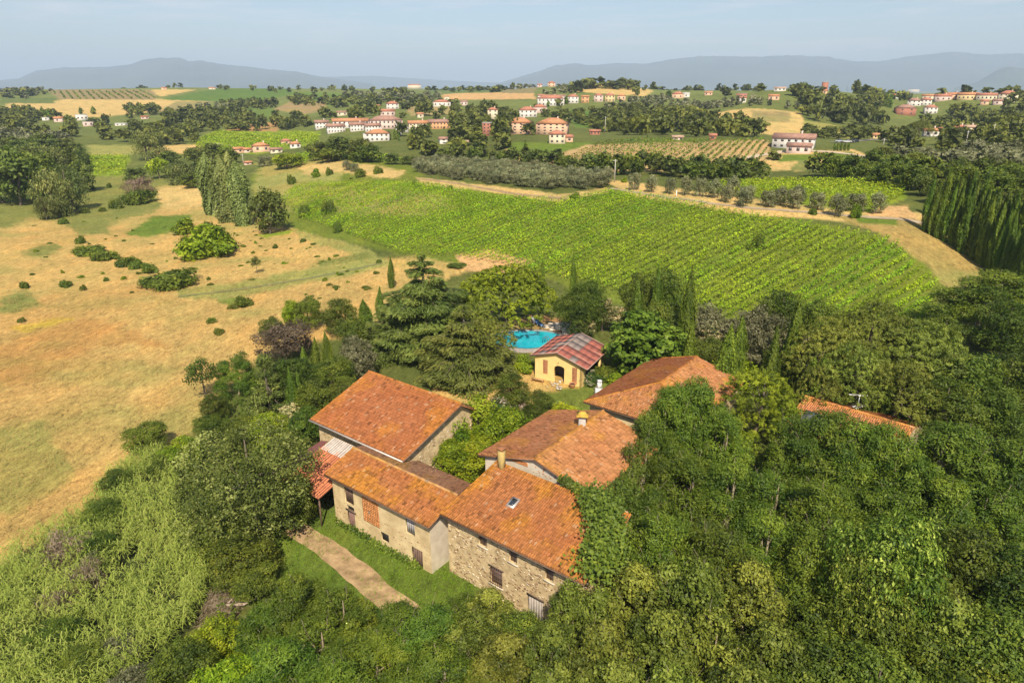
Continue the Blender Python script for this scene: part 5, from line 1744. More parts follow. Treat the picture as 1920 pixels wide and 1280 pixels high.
# ------------------------------------------------------------------ houses of the villages and hillsides
# x centre, y of the foot, width, total height (photo px), roof type, wall colour, roof colour, turn (deg), window columns, rows, label
WC = {'white': (0.74, 0.69, 0.62), 'cream': (0.72, 0.62, 0.44), 'salmon': (0.72, 0.47, 0.31), 'orange': (0.68, 0.36, 0.17), 'brick': (0.42, 0.17, 0.11), 'pink': (0.70, 0.52, 0.45), 'yellow': (0.72, 0.54, 0.28), 'grey': (0.5, 0.48, 0.45)}
RC = {'orange': (0.58, 0.26, 0.12), 'red': (0.50, 0.20, 0.12), 'brown': (0.40, 0.22, 0.16), 'pale': (0.55, 0.36, 0.25), 'flat': (0.5, 0.47, 0.43), 'white': (0.7, 0.68, 0.66)}
HS = [
    (604, 241, 26, 14, 'gable', 'white', 'brown', 8, 4, 2, 'leftmost white terrace house of the long white complex'),
    (630, 249, 34, 15, 'gable', 'white', 'brown', 8, 6, 2, 'white terrace house at the front left of the white complex'),
    (658, 240, 70, 16, 'gable', 'white', 'orange', 4, 8, 2, 'long white block with a thin orange roof in the white complex'),
    (671, 246, 30, 15, 'gable', 'white', 'brown', 8, 5, 2, 'white terrace house in the middle of the white complex'),
    (699, 247, 30, 14, 'gable', 'white', 'brown', 8, 5, 2, 'white terrace house before the big pink block'),
    (724, 242, 64, 21, 'hip', 'pink', 'brown', 4, 8, 2, 'big pinkish block with a broad brown roof'),
    (748, 254, 11, 18, 'flat', 'white', 'flat', 5, 1, 3, 'narrow white flat topped block right of the pink one'),
    (759, 248, 13, 9, 'flat', 'grey', 'flat', 5, 1, 1, 'low grey flat block beside the narrow white one'),
    (709, 265, 46, 19, 'hip', 'white', 'orange', -6, 5, 2, 'white villa with a bright orange roof before the white complex'),
    (688, 262, 12, 10, 'flat', 'white', 'white', -6, 1, 1, 'white garage at the left of the orange roofed villa'),
    (786, 243, 42, 15, 'gable', 'cream', 'orange', 6, 6, 2, 'cream terrace with an orange roof right of the white complex'),
    (826, 242, 46, 16, 'gable', 'orange', 'brown', 6, 7, 2, 'orange tinted terrace farther right of the white complex'),
    (736, 205, 24, 13, 'hip', 'white', 'red', 5, 3, 2, 'white house with a red roof on the slope above the complex'),
    (726, 218, 28, 12, 'gable', 'pink', 'red', 10, 3, 1, 'red roofed house just below the white one on the slope'),
    (642, 217, 20, 8, 'gable', 'cream', 'brown', 0, 2, 1, 'low brown roofed house in the trees on the left slope'),
    (709, 206, 8, 9, 'gable', 'salmon', 'red', 0, 1, 2, 'small salmon house left of the white one on the slope'),
    (828, 200, 34, 11, 'hip', 'white', 'red', 5, 4, 1, 'white house among trees below the bare field'),
    (838, 189, 9, 9, 'hip', 'cream', 'orange', 0, 1, 1, 'small cream house against the bare field'),
    (870, 198, 14, 9, 'gable', 'pink', 'brown', 0, 2, 1, 'pinkish house at the foot of the bare field'),
    (777, 167, 26, 8, 'hip', 'cream', 'red', 0, 4, 1, 'villa on the wooded hilltop in the centre left'),
    (788, 221, 12, 9, 'gable', 'cream', 'orange', 10, 1, 1, 'small orange roofed house on the dry slope'),
    (831, 270, 15, 12, 'gable', 'white', 'brown', 8, 1, 2, 'little white house in the trees before the orange terrace'),
    (879, 273, 14, 9, 'gable', 'white', 'pale', 10, 1, 1, 'low white house left of the striped vineyard'),
    (924, 224, 20, 20, 'hip', 'cream', 'red', 0, 2, 3, 'square cream house with a red roof and three floors'),
    (915, 255, 22, 23, 'flat', 'brick', 'flat', 4, 3, 4, 'red brick apartment block with a flat roof'),
    (975, 252, 47, 27, 'hip', 'salmon', 'orange', -14, 4, 4, 'left salmon apartment block with an orange hipped roof'),
    (1036, 253, 60, 27, 'hip', 'salmon', 'orange', -10, 5, 4, 'right salmon apartment block, the larger of the two'),
    (1044, 270, 31, 22, 'hip', 'cream', 'red', 4, 3, 2, 'cream house with a red roof at the top of the striped vineyard'),
    (1066, 267, 14, 13, 'gable', 'salmon', 'red', 10, 1, 1, 'salmon annex right of the cream house'),
    (989, 220, 34, 17, 'hip', 'white', 'red', 10, 4, 2, 'white house with spreading red roofs below the village'),
    (1012, 212, 26, 14, 'hip', 'pink', 'red', 8, 3, 1, 'red roofed house behind the spreading red roofs'),
    (1032, 199, 52, 18, 'hip', 'white', 'red', 5, 7, 2, 'large white building of the hill village'),
    (1015, 190, 14, 12, 'gable', 'white', 'red', 5, 1, 2, 'white gabled house at the left of the hill village'),
    (1052, 190, 16, 11, 'gable', 'white', 'brown', 5, 2, 1, 'white house behind the large white building'),
    (1074, 194, 22, 15, 'hip', 'white', 'red', 0, 3, 2, 'white house in the middle of the hill village'),
    (1097, 193, 15, 13, 'gable', 'orange', 'orange', 0, 2, 2, 'orange house in the hill village'),
    (1122, 191, 18, 14, 'hip', 'pink', 'red', 0, 2, 2, 'pink house in the right part of the hill village'),
    (1143, 191, 19, 14, 'hip', 'yellow', 'red', 5, 3, 2, 'yellow house in the right part of the hill village'),
    (1165, 188, 16, 10, 'hip', 'salmon', 'orange', 0, 2, 1, 'low salmon house at the right end of the hill village'),
    (1115, 253, 20, 9, 'gable', 'brick', 'red', 4, 3, 1, 'low pink red pavilion right of the cream house'),
    (1034, 163, 15, 9, 'hip', 'salmon', 'red', 0, 2, 2, 'salmon farmhouse on the hilltop skyline'), (1012, 164, 9, 6, 'gable', 'pink', 'red', 0, 1, 1, 'little pink barn on the hilltop skyline'),
    (1270, 185, 22, 11, 'hip', 'salmon', 'red', 5, 2, 1, 'red roofed house on the right plateau'), (1286, 183, 13, 8, 'gable', 'white', 'white', 5, 1, 1, 'white shed beside the red roofed house on the plateau'),
    (1328, 179, 15, 7, 'gable', 'salmon', 'orange', 0, 2, 1, 'low orange house on the plateau'), (1390, 185, 20, 9, 'flat', 'brick', 'flat', 0, 3, 1, 'brownish flat house on the plateau'),
    (1392, 193, 12, 11, 'gable', 'white', 'red', 8, 1, 1, 'white gabled house below the brownish flat one'), (1450, 188, 20, 10, 'gable', 'salmon', 'orange', 5, 2, 1, 'orange roofed house left of the wooded summit'),
    (1462, 171, 22, 7, 'gable', 'white', 'pale', 0, 3, 1, 'long white house on the skyline left of the summit'),
    (1487, 279, 76, 25, 'gable', 'white', 'brown', -6, 6, 2, 'long white farmhouse beside the gravel drive'),
    (1497, 288, 44, 18, 'gable', 'pink', 'brown', -6, 3, 1, 'pink front annex of the long farmhouse'),
    (1270, 264, 20, 9, 'gable', 'pink', 'pale', 8, 2, 1, 'small pinkish shed above the striped vineyard'), (1336, 263, 13, 11, 'gable', 'brick', 'red', 0, 1, 1, 'small dark red shed above the striped vineyard'),
    (1545, 173, 10, 17, 'flat', 'brick', 'flat', 12, 1, 1, 'square brick tower on the summit'), (1546, 176, 9, 7, 'gable', 'salmon', 'orange', 0, 1, 1, 'small orange roofed house at the foot of the brick tower'),
    (1580, 169, 22, 5, 'flat', 'white', 'white', 0, 4, 1, 'white flat building on the skyline right of the tower'),
    (1641, 260, 25, 9, 'hip', 'yellow', 'orange', 3, 3, 1, 'little yellow house with an orange hipped roof by the road'),
    (1675, 185, 17, 8, 'gable', 'white', 'red', 8, 2, 1, 'white house on the left fringe of the right village'), (1712, 175, 20, 7, 'gable', 'cream', 'brown', 0, 2, 1, 'cream house on the skyline above the right village'),
    (1713, 199, 24, 13, 'hip', 'white', 'brown', 0, 3, 2, 'white house at the front left of the right village'), (1735, 198, 20, 13, 'hip', 'white', 'red', 0, 3, 2, 'second white house at the front of the right village'),
    (1695, 216, 34, 17, 'hip', 'brick', 'brown', 18, 2, 2, 'brown roofed house below the right village'), (1743, 214, 22, 15, 'hip', 'white', 'red', 14, 3, 2, 'white house with a red roof below the right village'),
    (1742, 187, 26, 9, 'gable', 'cream', 'orange', 5, 3, 1, 'orange roofed row at the left of the right village'), (1766, 190, 28, 12, 'gable', 'pink', 'red', 10, 3, 1, 'pink gabled house in the right village'),
    (1786, 186, 30, 11, 'gable', 'salmon', 'orange', 4, 4, 1, 'salmon row in the right village'), (1813, 188, 36, 13, 'gable', 'yellow', 'orange', 3, 5, 1, 'yellow row in the right village'),
    (1848, 188, 34, 12, 'gable', 'cream', 'red', 3, 5, 1, 'cream row in the right village'), (1887, 192, 32, 19, 'hip', 'cream', 'red', 6, 4, 3, 'tall cream palace at the right end of the village'),
    (1845, 197, 14, 9, 'gable', 'salmon', 'red', 5, 1, 1, 'salmon house below the cream row'), (1873, 197, 22, 10, 'gable', 'pink', 'brown', 12, 2, 1, 'pinkish house below the tall cream palace'),
    (1744, 256, 26, 14, 'gable', 'white', 'orange', 14, 2, 1, 'white house right of the flat topped pine'), (1771, 251, 22, 11, 'gable', 'white', 'red', 10, 2, 1, 'white and red house in the middle of the lower hamlet'),
    (1795, 250, 26, 14, 'gable', 'pink', 'red', 8, 2, 2, 'reddish roofed house of the lower hamlet'), (1816, 250, 19, 14, 'gable', 'cream', 'pale', 16, 2, 2, 'cream gabled house at the right of the lower hamlet'),
    (1788, 229, 8, 15, 'hip', 'cream', 'pale', 0, 1, 2, 'narrow cream house in the wood above the lower hamlet'),
    (95, 165, 13, 5, 'hip', 'pink', 'red', 0, 2, 1, 'tiny pink house on the left ridge'), (112, 166, 16, 7, 'hip', 'pink', 'red', 0, 3, 1, 'red roofed house on the left ridge'), (202, 163, 11, 6, 'gable', 'white', 'white', 0, 1, 1, 'white house on the left ridge'),
    (130, 166, 14, 5, 'gable', 'salmon', 'orange', 0, 2, 1, 'salmon house right of the red roofed one on the ridge'), (308, 168, 10, 4, 'gable', 'salmon', 'orange', 0, 1, 1, 'low orange roof above the far brown hill'), (398, 168, 12, 4, 'gable', 'cream', 'orange', 0, 1, 1, 'low orange roof above the far green hill'),
    (113, 229, 20, 9, 'gable', 'pink', 'orange', 4, 2, 1, 'low orange roofed shed beyond the left wood'), (86, 226, 12, 5, 'flat', 'white', 'white', 4, 1, 1, 'small white shed beyond the left wood'), (154, 226, 20, 10, 'flat', 'white', 'white', 6, 3, 1, 'white industrial shed beyond the left wood'),
    (166, 237, 18, 8, 'flat', 'pink', 'flat', 6, 2, 1, 'pinkish low shed before the white industrial one'), (228, 236, 22, 4, 'flat', 'white', 'white', 4, 3, 1, 'long low white shed beyond the left wood'), (272, 223, 14, 5, 'gable', 'pink', 'red', 0, 2, 1, 'small pink shed among trees on the left'),
    (448, 287, 18, 10, 'gable', 'salmon', 'orange', 20, 1, 1, 'small orange roofed barn at the left of the hamlet'), (464, 286, 14, 8, 'gable', 'pink', 'orange', 8, 1, 1, 'orange roofed outhouse next to the small barn'),
    (490, 285, 32, 15, 'hip', 'salmon', 'orange', 8, 2, 1, 'orange roofed farmhouse in the middle of the hamlet'), (518, 287, 22, 9, 'gable', 'cream', 'brown', 6, 2, 1, 'brown roofed outbuilding in front of the hamlet'),
    (537, 272, 20, 10, 'hip', 'salmon', 'red', 6, 1, 1, 'red roofed house at the back of the hamlet'), (554, 278, 20, 11, 'hip', 'white', 'orange', 4, 2, 1, 'bright orange roofed house at the right of the hamlet'),
    (465, 309, 14, 6, 'gable', 'pink', 'orange', 0, 1, 1, 'tiny pink roofed hut below the hamlet'),
    (1900, 164, 0, 0, '', '', '', 0, 0, 0, ''),
]
HS = [h for h in HS if h[2] > 0]
_wm, _rm = {}, {}
M_win = simple_mat('far_window', (0.07, 0.065, 0.065), 0.2, 3.0, 0.4)
_win_me = MB().box(-.5, .5, -.06, .04, 0, 1).mesh('window', M_win)
M_farroof = {k: simple_mat('roof_' + k, tuple(q * 0.8 for q in v), 0.3, 0.7) for k, v in RC.items()}
M_farwall = {k: simple_mat('wall_' + k, tuple(q * 0.78 for q in v), 0.08, 0.2) for k, v in WC.items()}
HOUSE_BOX = []
for (hx, hy, wpx, hpx, rt, wc, rc, rot, nc_, nr_, lab) in HS:
    g_ = ground_at(hx, hy)
    s_ = mpp(g_)
    Wm, Hm = wpx * s_ * 0.95, hpx * s_ * 1.0
    a = math.atan2(g_[0], g_[1])
    dp = max(5.0, min(Wm * 0.7, 13.0))
    rh = 0.0 if rt == 'flat' else min(Hm * 0.30, dp * 0.24)
    wh = Hm - rh * 0.8
    if 'tower' in lab: dp = Wm
    e = empty('brick_tower' if 'tower' in lab else 'house', (g_[0] + math.sin(a) * dp / 2, g_[1] + math.cos(a) * dp / 2, g_[2]), -a + math.radians(rot))
    tag(e, lab, 'tower' if 'tower' in lab else 'house')
    x_, y_ = Wm / 2, dp / 2
    MB().box(-x_, x_, -y_, y_, -3, wh).obj('wall', M_farwall[wc], e)
    o_ = 0.45
    rm = MB()
    if rt == 'flat':
        rm.box(-x_ - .15, x_ + .15, -y_ - .15, y_ + .15, wh, wh + .3)
        if 'tower' in lab:
            for k in range(4):
                rm.box(-x_ + k * Wm / 3.4, -x_ + k * Wm / 3.4 + Wm / 7, -y_ - .15, -y_ + .3, wh + .3, wh + 1.1)
    elif rt == 'gable':
        rm.add([(-x_ - o_, -y_ - o_, wh - .1), (x_ + o_, -y_ - o_, wh - .1), (x_ + o_, y_ + o_, wh - .1), (-x_ - o_, y_ + o_, wh - .1), (-x_ - o_, 0, wh + rh), (x_ + o_, 0, wh + rh)],
               [(0, 1, 5, 4), (2, 3, 4, 5), (1, 2, 5), (3, 0, 4), (3, 2, 1, 0)])
    else:
        q = min(x_ * .8, y_)
        rm.add([(-x_ - o_, -y_ - o_, wh - .1), (x_ + o_, -y_ - o_, wh - .1), (x_ + o_, y_ + o_, wh - .1), (-x_ - o_, y_ + o_, wh - .1), (-x_ + q, 0, wh + rh * 1.15), (x_ - q, 0, wh + rh * 1.15)],
               [(0, 1, 5, 4), (2, 3, 4, 5), (1, 2, 5), (3, 0, 4), (3, 2, 1, 0)])
    ro = rm.obj('roof', M_farroof[rc], e)
    if rt != 'flat' and wpx > 18 and hpx > 10:
        MB().box(x_ * .3, x_ * .3 + .7, -.5, .2, wh, wh + rh + 1.1).obj('chimney', M_farwall['pink'], ro)
    fl = wh / nr_
    for j in range(nr_):
        for i in range(nc_):
            wv = bpy.data.objects.new('window', _win_me)
            COL.objects.link(wv); wv.parent = e
            ww_ = min(1.3, Wm / nc_ * 0.4)
            wv.location = (-x_ + (i + .5) * Wm / nc_, -y_, j * fl + fl * .34)
            wv.scale = (ww_, 1, min(1.6, fl * .42))
    if wpx > 18 and rt != 'flat':
        for j in range(nr_):
            wv = bpy.data.objects.new('window', _win_me)
            COL.objects.link(wv); wv.parent = e
            sgn = 1 if g_[0] < 0 else -1
            wv.location = (sgn * x_, 0, j * fl + fl * .34); wv.rotation_euler = (0, 0, math.pi / 2 * sgn); wv.scale = (1.1, 1, min(1.6, fl * .42))
    HOUSE_BOX.append((hx - wpx / 2 - 3, hx + wpx / 2 + 3, hy - hpx * 0.35, hy + 1.5, s_))


def hides_house(X, Y, Z, H_):
    """tree positions that would stand against a house front"""
    px, py = to_px(X, Y, Z)
    _, pt = to_px(X, Y, Z + H_)
    bad = np.zeros(len(X), bool)
    for (a0, a1, b0, b1, s_) in HOUSE_BOX:
        bad |= (px > a0 - 2) & (px < a1 + 2) & (pt < b1 - 1) & (py > b0 - 2)
    return bad
# ------------------------------------------------------------------ individual trees and shrubs near the farm
NAMES = {'oak': 'broadleaf_tree', 'dark': 'broadleaf_tree', 'locust': 'locust_tree', 'elm': 'elm_tree', 'pale': 'elm_tree', 'holm': 'holm_oak_tree', 'bright': 'bay_tree',
         'fig': 'fig_tree', 'youngpine': 'pine_tree', 'umbrella': 'umbrella_pine_tree', 'stonepine': 'stone_pine_tree', 'cypress': 'cypress_tree', 'fir': 'fir_tree', 'purple': 'plum_tree',
         'grey': 'olive_tree', 'cream': 'blossoming_tree', 'sparse': 'sapling', 'bush': 'bush', 'oleander': 'oleander_bush', 'limebush': 'bush', 'brownbush': 'bush', 'cedar': 'cedar_tree',
         'olive': 'olive_tree', 'poplar': 'poplar_tree', 'willow': 'willow_tree', 'lime': 'broadleaf_tree', 'far_dark': 'broadleaf_tree', 'far_oak': 'broadleaf_tree', 'far_olive': 'olive_tree', 'far_cypress': 'cypress_tree'}


def nm(key):
    k = key.rstrip('0123456789')
    if k.endswith('_m'): k = k[:-2]
    return NAMES[k]


T = [  # kind, x and y of the top in the photo, height, crown radius, label
    ('cedar0', 792, 482, 15.0, 9.8, 'tallest dark cedar with layered drooping boughs, left of the swimming pool'),
    ('cedar1', 868, 580, 10.0, 7.0, 'lower cedar spreading its grey green boughs between the courtyard and the pool'),
    ('cedar1', 744, 556, 9.6, 6.2, 'cedar leaning out to the left of the tallest cedar'),
    ('umbrella0', 948, 497, 11.0, 8.6, 'broad yellow green umbrella pine overhanging the pool'),
    ('stonepine0', 885, 560, 9.5, 4.5, 'olive green pine wedged between the cedar and the umbrella pine'),
    ('stonepine0', 912, 590, 9.0, 4.6, 'olive green pine in front of the left end of the pool'),
    ('cypress0', 711, 538, 6.2, 0.98, 'short dark cypress standing alone left of the cedars'),
    ('cypress1', 682, 562, 5.5, 1.54, 'dumpy cypress at the field edge left of the cedars'),
    ('cypress2', 731, 482, 6.6, 0.82, 'thin cypress on the field side behind the cedar'),
    ('cypress0', 609, 622, 6.0, 0.98, 'pale cypress spire behind the barn, right of the plum tree'),
    ('cypress1', 588, 633, 7.4, 0.98, 'slim cypress spire under the plum tree, second from the left'),
    ('cypress2', 566, 650, 6.4, 0.87, 'slim cypress spire, leftmost of the three behind the barn'),
    ('cypress0', 541, 690, 8.2, 0.98, 'forked light green cypress beside the blue green fir'),
    ('cypress1', 556, 695, 6.6, 0.72, 'second stem of the forked cypress beside the fir'),
    ('fir0', 492, 668, 9.0, 3.3, 'blue green fir with stepped boughs at the edge of the dry field'),
    ('purple0', 527, 605, 6.6, 5.2, 'purple brown leaved plum tree at the edge of the straw field'),
    ('oak0', 575, 552, 6.5, 3.0, 'upright fresh green tree behind the purple plum tree'),
    ('bright0', 545, 560, 5.2, 2.4, 'small bright green tree left of the fresh green one by the field'),
    ('oak1', 632, 556, 6.8, 3.4, 'rounded mid green tree at the field edge, above the cypress spires'),
    ('oak2', 660, 590, 6.6, 3.2, 'mid green tree between the cypress spires and the grey tree'),
    ('dark0', 505, 592, 4.6, 2.2, 'dark small tree behind the left side of the plum tree'),
    ('dark1', 545, 665, 7.5, 3.6, 'dark green tree under the plum tree'),
    ('grey0', 668, 622, 7.5, 3.0, 'grey brown feathery tree between the barn and the cedar'),
    ('dark2', 620, 665, 6.5, 3.4, 'dark leafy tree directly behind the barn'),
    ('oak0', 640, 708, 5.6, 2.8, 'green tree touching the upper left edge of the barn roof'),
    ('oak1', 590, 712, 6.4, 3.2, 'dense green tree left of the barn roof'),
    ('dark1', 570, 762, 5.0, 2.8, 'dark tree close to the left corner of the barn roof'),
    ('cream0', 540, 756, 4.6, 1.8, 'shrubby tree with cream blossom left of the barn'),
    ('bright1', 505, 770, 4.6, 3.0, 'bright green tree in front of the blue green fir'),
    ('oak2', 455, 775, 4.0, 2.6, 'low green tree at the field margin left of the cream blossom'),
    ('locust0', 436, 658, 6.8, 3.0, 'locust tree standing in the margin of the straw field'),
    ('sparse0', 373, 672, 6.4, 2.6, 'thin leggy sapling with see-through crown, out in the straw field'),
    ('dark0', 398, 735, 4.2, 2.0, 'dark round tree at the foot of the thin sapling'),
    ('dark2', 385, 775, 3.4, 2.2, 'shrubby dark tree on the field margin above the holm oak'),
    ('bush0', 455, 548, 3.0, 1.9, 'round green bush alone on the meadow near the mown track'),
    ('bush2', 435, 565, 1.4, 1.1, 'small bush at the left foot of the round bush by the track'),
    ('bush2', 395, 588, 1.8, .9, 'small scrubby bush in the straw field'),
    ('bush2', 408, 608, 1.9, 1.0, 'second scrubby bush just below the first in the straw field'),
    ('sparse0', 478, 480, 4.4, 1.3, 'slender young tree standing alone on the pale meadow'),
    ('oak0', 268, 788, 4.4, 2.9, 'rounded tree on the field edge left of the holm oak'),
    ('bright0', 335, 815, 4.4, 2.6, 'bright leafy tree wedged behind the holm oak'),
    ('oak2', 300, 850, 3.4, 2.0, 'small green tree between the reeds and the holm oak'),
    ('holm0', 452, 790, 12.6, 7.4, 'huge silvery green holm oak in the lower left, beside the lean-to shed'),
    ('dark1', 540, 890, 6.0, 2.6, 'dark tree filling the right flank of the holm oak'),
    ('oak1', 450, 1010, 4.6, 3.6, 'dark green undergrowth tree at the foot of the holm oak'),
    ('oak0', 415, 960, 5.0, 3.0, 'green tree at the left foot of the holm oak'),
    ('dark2', 215, 880, 3.6, 2.2, 'dark bushy tree between the straw field and the reed bed'),
    ('dark0', 185, 935, 3.6, 2.2, 'very dark bushy tree in the middle of the reed bed'),
    ('dark1', 180, 1000, 3.0, 2.0, 'dark bushy tree beside the dead brown brush'),
    ('brownbush0', 110, 1000, 3.6, 2.6, 'dead brown brush standing in the reeds'),
    ('brownbush0', 150, 1045, 3.6, 2.0, 'dead grey brown brush below the dark bushes'),
    ('brownbush0', 100, 1100, 3.2, 1.9, 'dry brown brush near the left edge, lower in the reeds'),
    ('dark1', 95, 1165, 3.4, 2.5, 'dark bush tree in the bottom left corner'),
    ('grey0', 215, 1200, 2.8, 2.4, 'whitish grey leaved shrub at the bottom left'),
    ('dark2', 150, 1215, 3.0, 2.3, 'dark shrub tree at the bottom left beside the grey one'),
    ('brownbush0', 415, 1120, 1.2, 2.6, 'flattened brown brush round the fallen log'),
    # courtyard
    ('bright0', 893, 738, 8.8, 4.0, 'tallest bright green bay tree in the courtyard between the roofs'),
    ('bright1', 945, 760, 7.8, 3.7, 'bright green bay tree on the right of the courtyard clump'),
    ('bright0', 846, 772, 7.6, 3.2, 'lower bright green bay tree against the barn gable'),
    ('bright1', 838, 818, 6.0, 2.9, 'low bright green bay tree at the lower left of the courtyard clump'),
    ('bright1', 905, 812, 6.2, 3.3, 'yellowish bay tree at the front of the courtyard clump'),
    ('oak1', 958, 700, 4.8, 2.5, 'mid green tree on the far side of the courtyard'),
    ('oleander0', 935, 735, 3.2, 1.6, 'oleander with pink flowers behind the bay trees'),
    ('oleander0', 975, 750, 3.2, 1.5, 'oleander with pale flowers right of the bay trees'),
    ('dark0', 1010, 730, 4.4, 2.1, 'dark green shrub tree in the yard before the grey chimney'),
    ('limebush0', 1050, 755, 2.0, 2.4, 'yellow green bush at the edge of the lawn'),
    ('bush1', 1085, 768, 1.6, 1.5, 'green bush by the left corner of the hipped roof'),
    ('bush1', 984, 663, 2.6, 1.7, 'leafy bush against the left wall of the yellow pool house'),
    ('oleander0', 1108, 688, 2.2, 2.0, 'reddish green bush at the right corner of the pool house'),
    ('bush0', 1140, 676, 2.4, 2.2, 'green bush right of the pool house porch'),
    ('bush1', 1155, 695, 1.8, 1.6, 'smaller green bush between the pool house and the hipped roof'),
    # behind the pool and to the right of it
    ('dark0', 1100, 520, 9.5, 4.0, 'dark oak right of the umbrella pine'),
    ('dark2', 1075, 540, 8.5, 3.6, 'dark oak just behind the right rim of the umbrella pine'),
    ('cypress0', 1076, 474, 12.0, 0.92, 'tall cypress spike rising from the dark oaks beyond the pool'),
    ('cypress1', 1017, 487, 8.6, 0.82, 'cypress tip poking over the umbrella pine'),
    ('cypress2', 1122, 515, 9.6, 1.02, 'cypress at the right of the dark oaks beyond the pool'),
    ('cream0', 1132, 556, 6.0, 2.3, 'tree covered with cream blossom behind the pool house'),
    ('cream0', 1098, 596, 3.6, 1.9, 'low shrubby tree with cream blossom close to the pool terrace'),
    ('cream0', 1160, 575, 4.6, 2.2, 'cream flecked tree between the blossom tree and the fig'),
    ('fig0', 1215, 588, 8.6, 6.2, 'large glossy fig tree with broad leaves between pool house and hipped roof'),
    ('dark1', 1205, 505, 11.0, 3.6, 'dark oak on the left of the tall group behind the fig tree'),
    ('dark2', 1255, 495, 11.0, 3.9, 'darkest tall oak behind the fig tree'),
    ('oak2', 1235, 560, 8.6, 3.6, 'mid green tree between the fig tree and the tall oaks'),
    ('cypress0', 1236, 498, 12.8, 1.23, 'cypress in the middle of the tall oaks behind the fig tree'),
    ('cypress1', 1199, 523, 11.2, 1.35, 'greyish cypress on the left of the tall oaks'),
    ('cypress2', 1297, 503, 14.1, 1.35, 'tall straight cypress on the right of the tall oaks'),
    ('cypress0', 1299, 603, 9.6, 1.23, 'cypress beside the top of the hipped roof'),
    ('grey0', 1332, 560, 8.4, 3.6, 'grey feathery tree right of the tall cypress'),
    ('cream0', 1335, 605, 5.4, 2.1, 'pale flowered tree beneath the grey feathery one'),
    ('oak0', 1330, 625, 6.4, 3.2, 'green tree behind the ridge of the hipped roof'),
    ('grey0', 1425, 570, 9.0, 4.9, 'silver grey olive tree, roundest and brightest of the garden'),
    ('cypress1', 1370, 610, 10.8, 1.66, 'broad green cypress in front of the garden behind the young pine'),
    ('cypress2', 1392, 593, 10.1, 1.23, 'darker cypress left of the silver olive'),
    ('cypress0', 1458, 613, 10.8, 1.35, 'cypress in front of the right side of the silver olive'),
    ('cypress1', 1500, 558, 13.4, 1.41, 'tall cypress between the silver olive and the stone pines'),
    ('dark0', 1475, 540, 9.5, 4.0, 'dark round oak behind the tall cypress at the vineyard edge'),
    ('oak1', 1545, 560, 8.0, 3.4, 'green oak at the vineyard edge left of the stone pines'),
    ('oak2', 1480, 640, 6.4, 3.0, 'green tree under the tall cypress near the young pine'),
    ('cream0', 1512, 628, 5.6, 1.6, 'slim tree with orange cream blossom beside the stone pines'),
    ('limebush0', 1345, 672, 3.4, 2.6, 'yellow green shrub behind the hipped roof'),
    ('limebush0', 1400, 680, 3.4, 2.6, 'second yellow green shrub, nearer the young pine'),
    ('bright1', 1280, 655, 4.0, 2.0, 'lime tinted tree touching the far end of the hipped roof'),
    ('youngpine0', 1430, 688, 9.6, 4.3, 'young yellow green pine with upright tufts amid the locust trees'),
    ('youngpine1', 1480, 745, 7.0, 2.6, 'smaller yellow green pine on the right of the young pine'),
    ('youngpine1', 1395, 800, 6.0, 2.8, 'low yellow green pine at the foot of the young pine'),
    ('stonepine0', 1560, 590, 12.0, 5.5, 'leftmost stone pine of the dark pine grove'),
    ('stonepine1', 1650, 560, 13.0, 6.8, 'highest stone pine of the grove, against the vineyard'),
    ('stonepine0', 1745, 598, 12.5, 6.6, 'rounded olive green stone pine on the right of the grove'),
    ('stonepine1', 1610, 640, 11.0, 5.2, 'stone pine at the front of the grove above the aerial'),
    ('stonepine0', 1700, 670, 10.5, 5.4, 'stone pine in the front right of the grove'),
    ('stonepine1', 1545, 680, 9.0, 3.4, 'small stone pine behind the paired cypresses'),
    ('cypress2', 1527, 670, 9.0, 1.54, 'left one of the paired cypresses behind the half hidden house'),
    ('cypress0', 1546, 666, 9.4, 1.48, 'right one of the paired cypresses behind the half hidden house'),
    ('cypress1', 1646, 698, 8.7, 1.29, 'cypress just right of the television aerial'),
    ('cypress2', 1668, 738, 5.4, 0.87, 'short dark cypress behind the right end of the half hidden house'),
    ('locust1', 1860, 500, 10.5, 8.6, 'broad domed locust tree beside the cypress avenue'),
    ('dark0', 1905, 560, 9.0, 5.0, 'dark tree at the right edge below the domed locust tree'),
    ('oak2', 1770, 585, 7.0, 4.0, 'green tree at the right corner of the near vineyard'),
    ('dark1', 1830, 655, 10.0, 5.0, 'dark leathery oak right of the pine grove'),
    ('dark2', 1905, 650, 10.0, 5.2, 'dark leathery oak cut by the right edge of the picture'),
    ('dark0', 1790, 705, 9.5, 4.4, 'dark oak in front of the leathery oaks'),
    ('dark1', 1870, 720, 9.0, 4.4, 'dark oak low on the right edge'),
    # foreground wood
    ('locust0', 1296, 700, 12.0, 4.8, 'dark locust tree rising against the hipped roof'),
    ('locust2', 1262, 722, 11.6, 3.6, 'locust tree leaning over the front of the hipped roof'),
    ('locust0', 1214, 822, 10.2, 3.4, 'locust tree at the edge of the pale gabled roof'),
    ('locust1', 1236, 768, 10.8, 3.8, 'locust tree hiding the right part of the pale gabled roof'),
    ('locust1', 1326, 706, 12.0, 4.0, 'locust tree spreading over the far end of the hipped roof'),
    ('locust2', 1350, 765, 10.5, 4.2, 'locust tree left of the young pine'),
    ('locust2', 1565, 766, 11.6, 4.6, 'locust tree before the half hidden house, under the aerial'),
    ('locust0', 1515, 800, 9.4, 4.0, 'locust tree at the right foot of the young pine'),
    ('locust1', 1645, 832, 9.8, 4.8, 'locust tree masking the lower roof of the half hidden house'),
    ('locust0', 1705, 868, 9.6, 4.6, 'locust tree beneath the tumbled end of the half hidden house'),
    ('locust0', 1518, 760, 11.6, 3.8, 'locust tree hiding the pale gable of the half hidden house'),
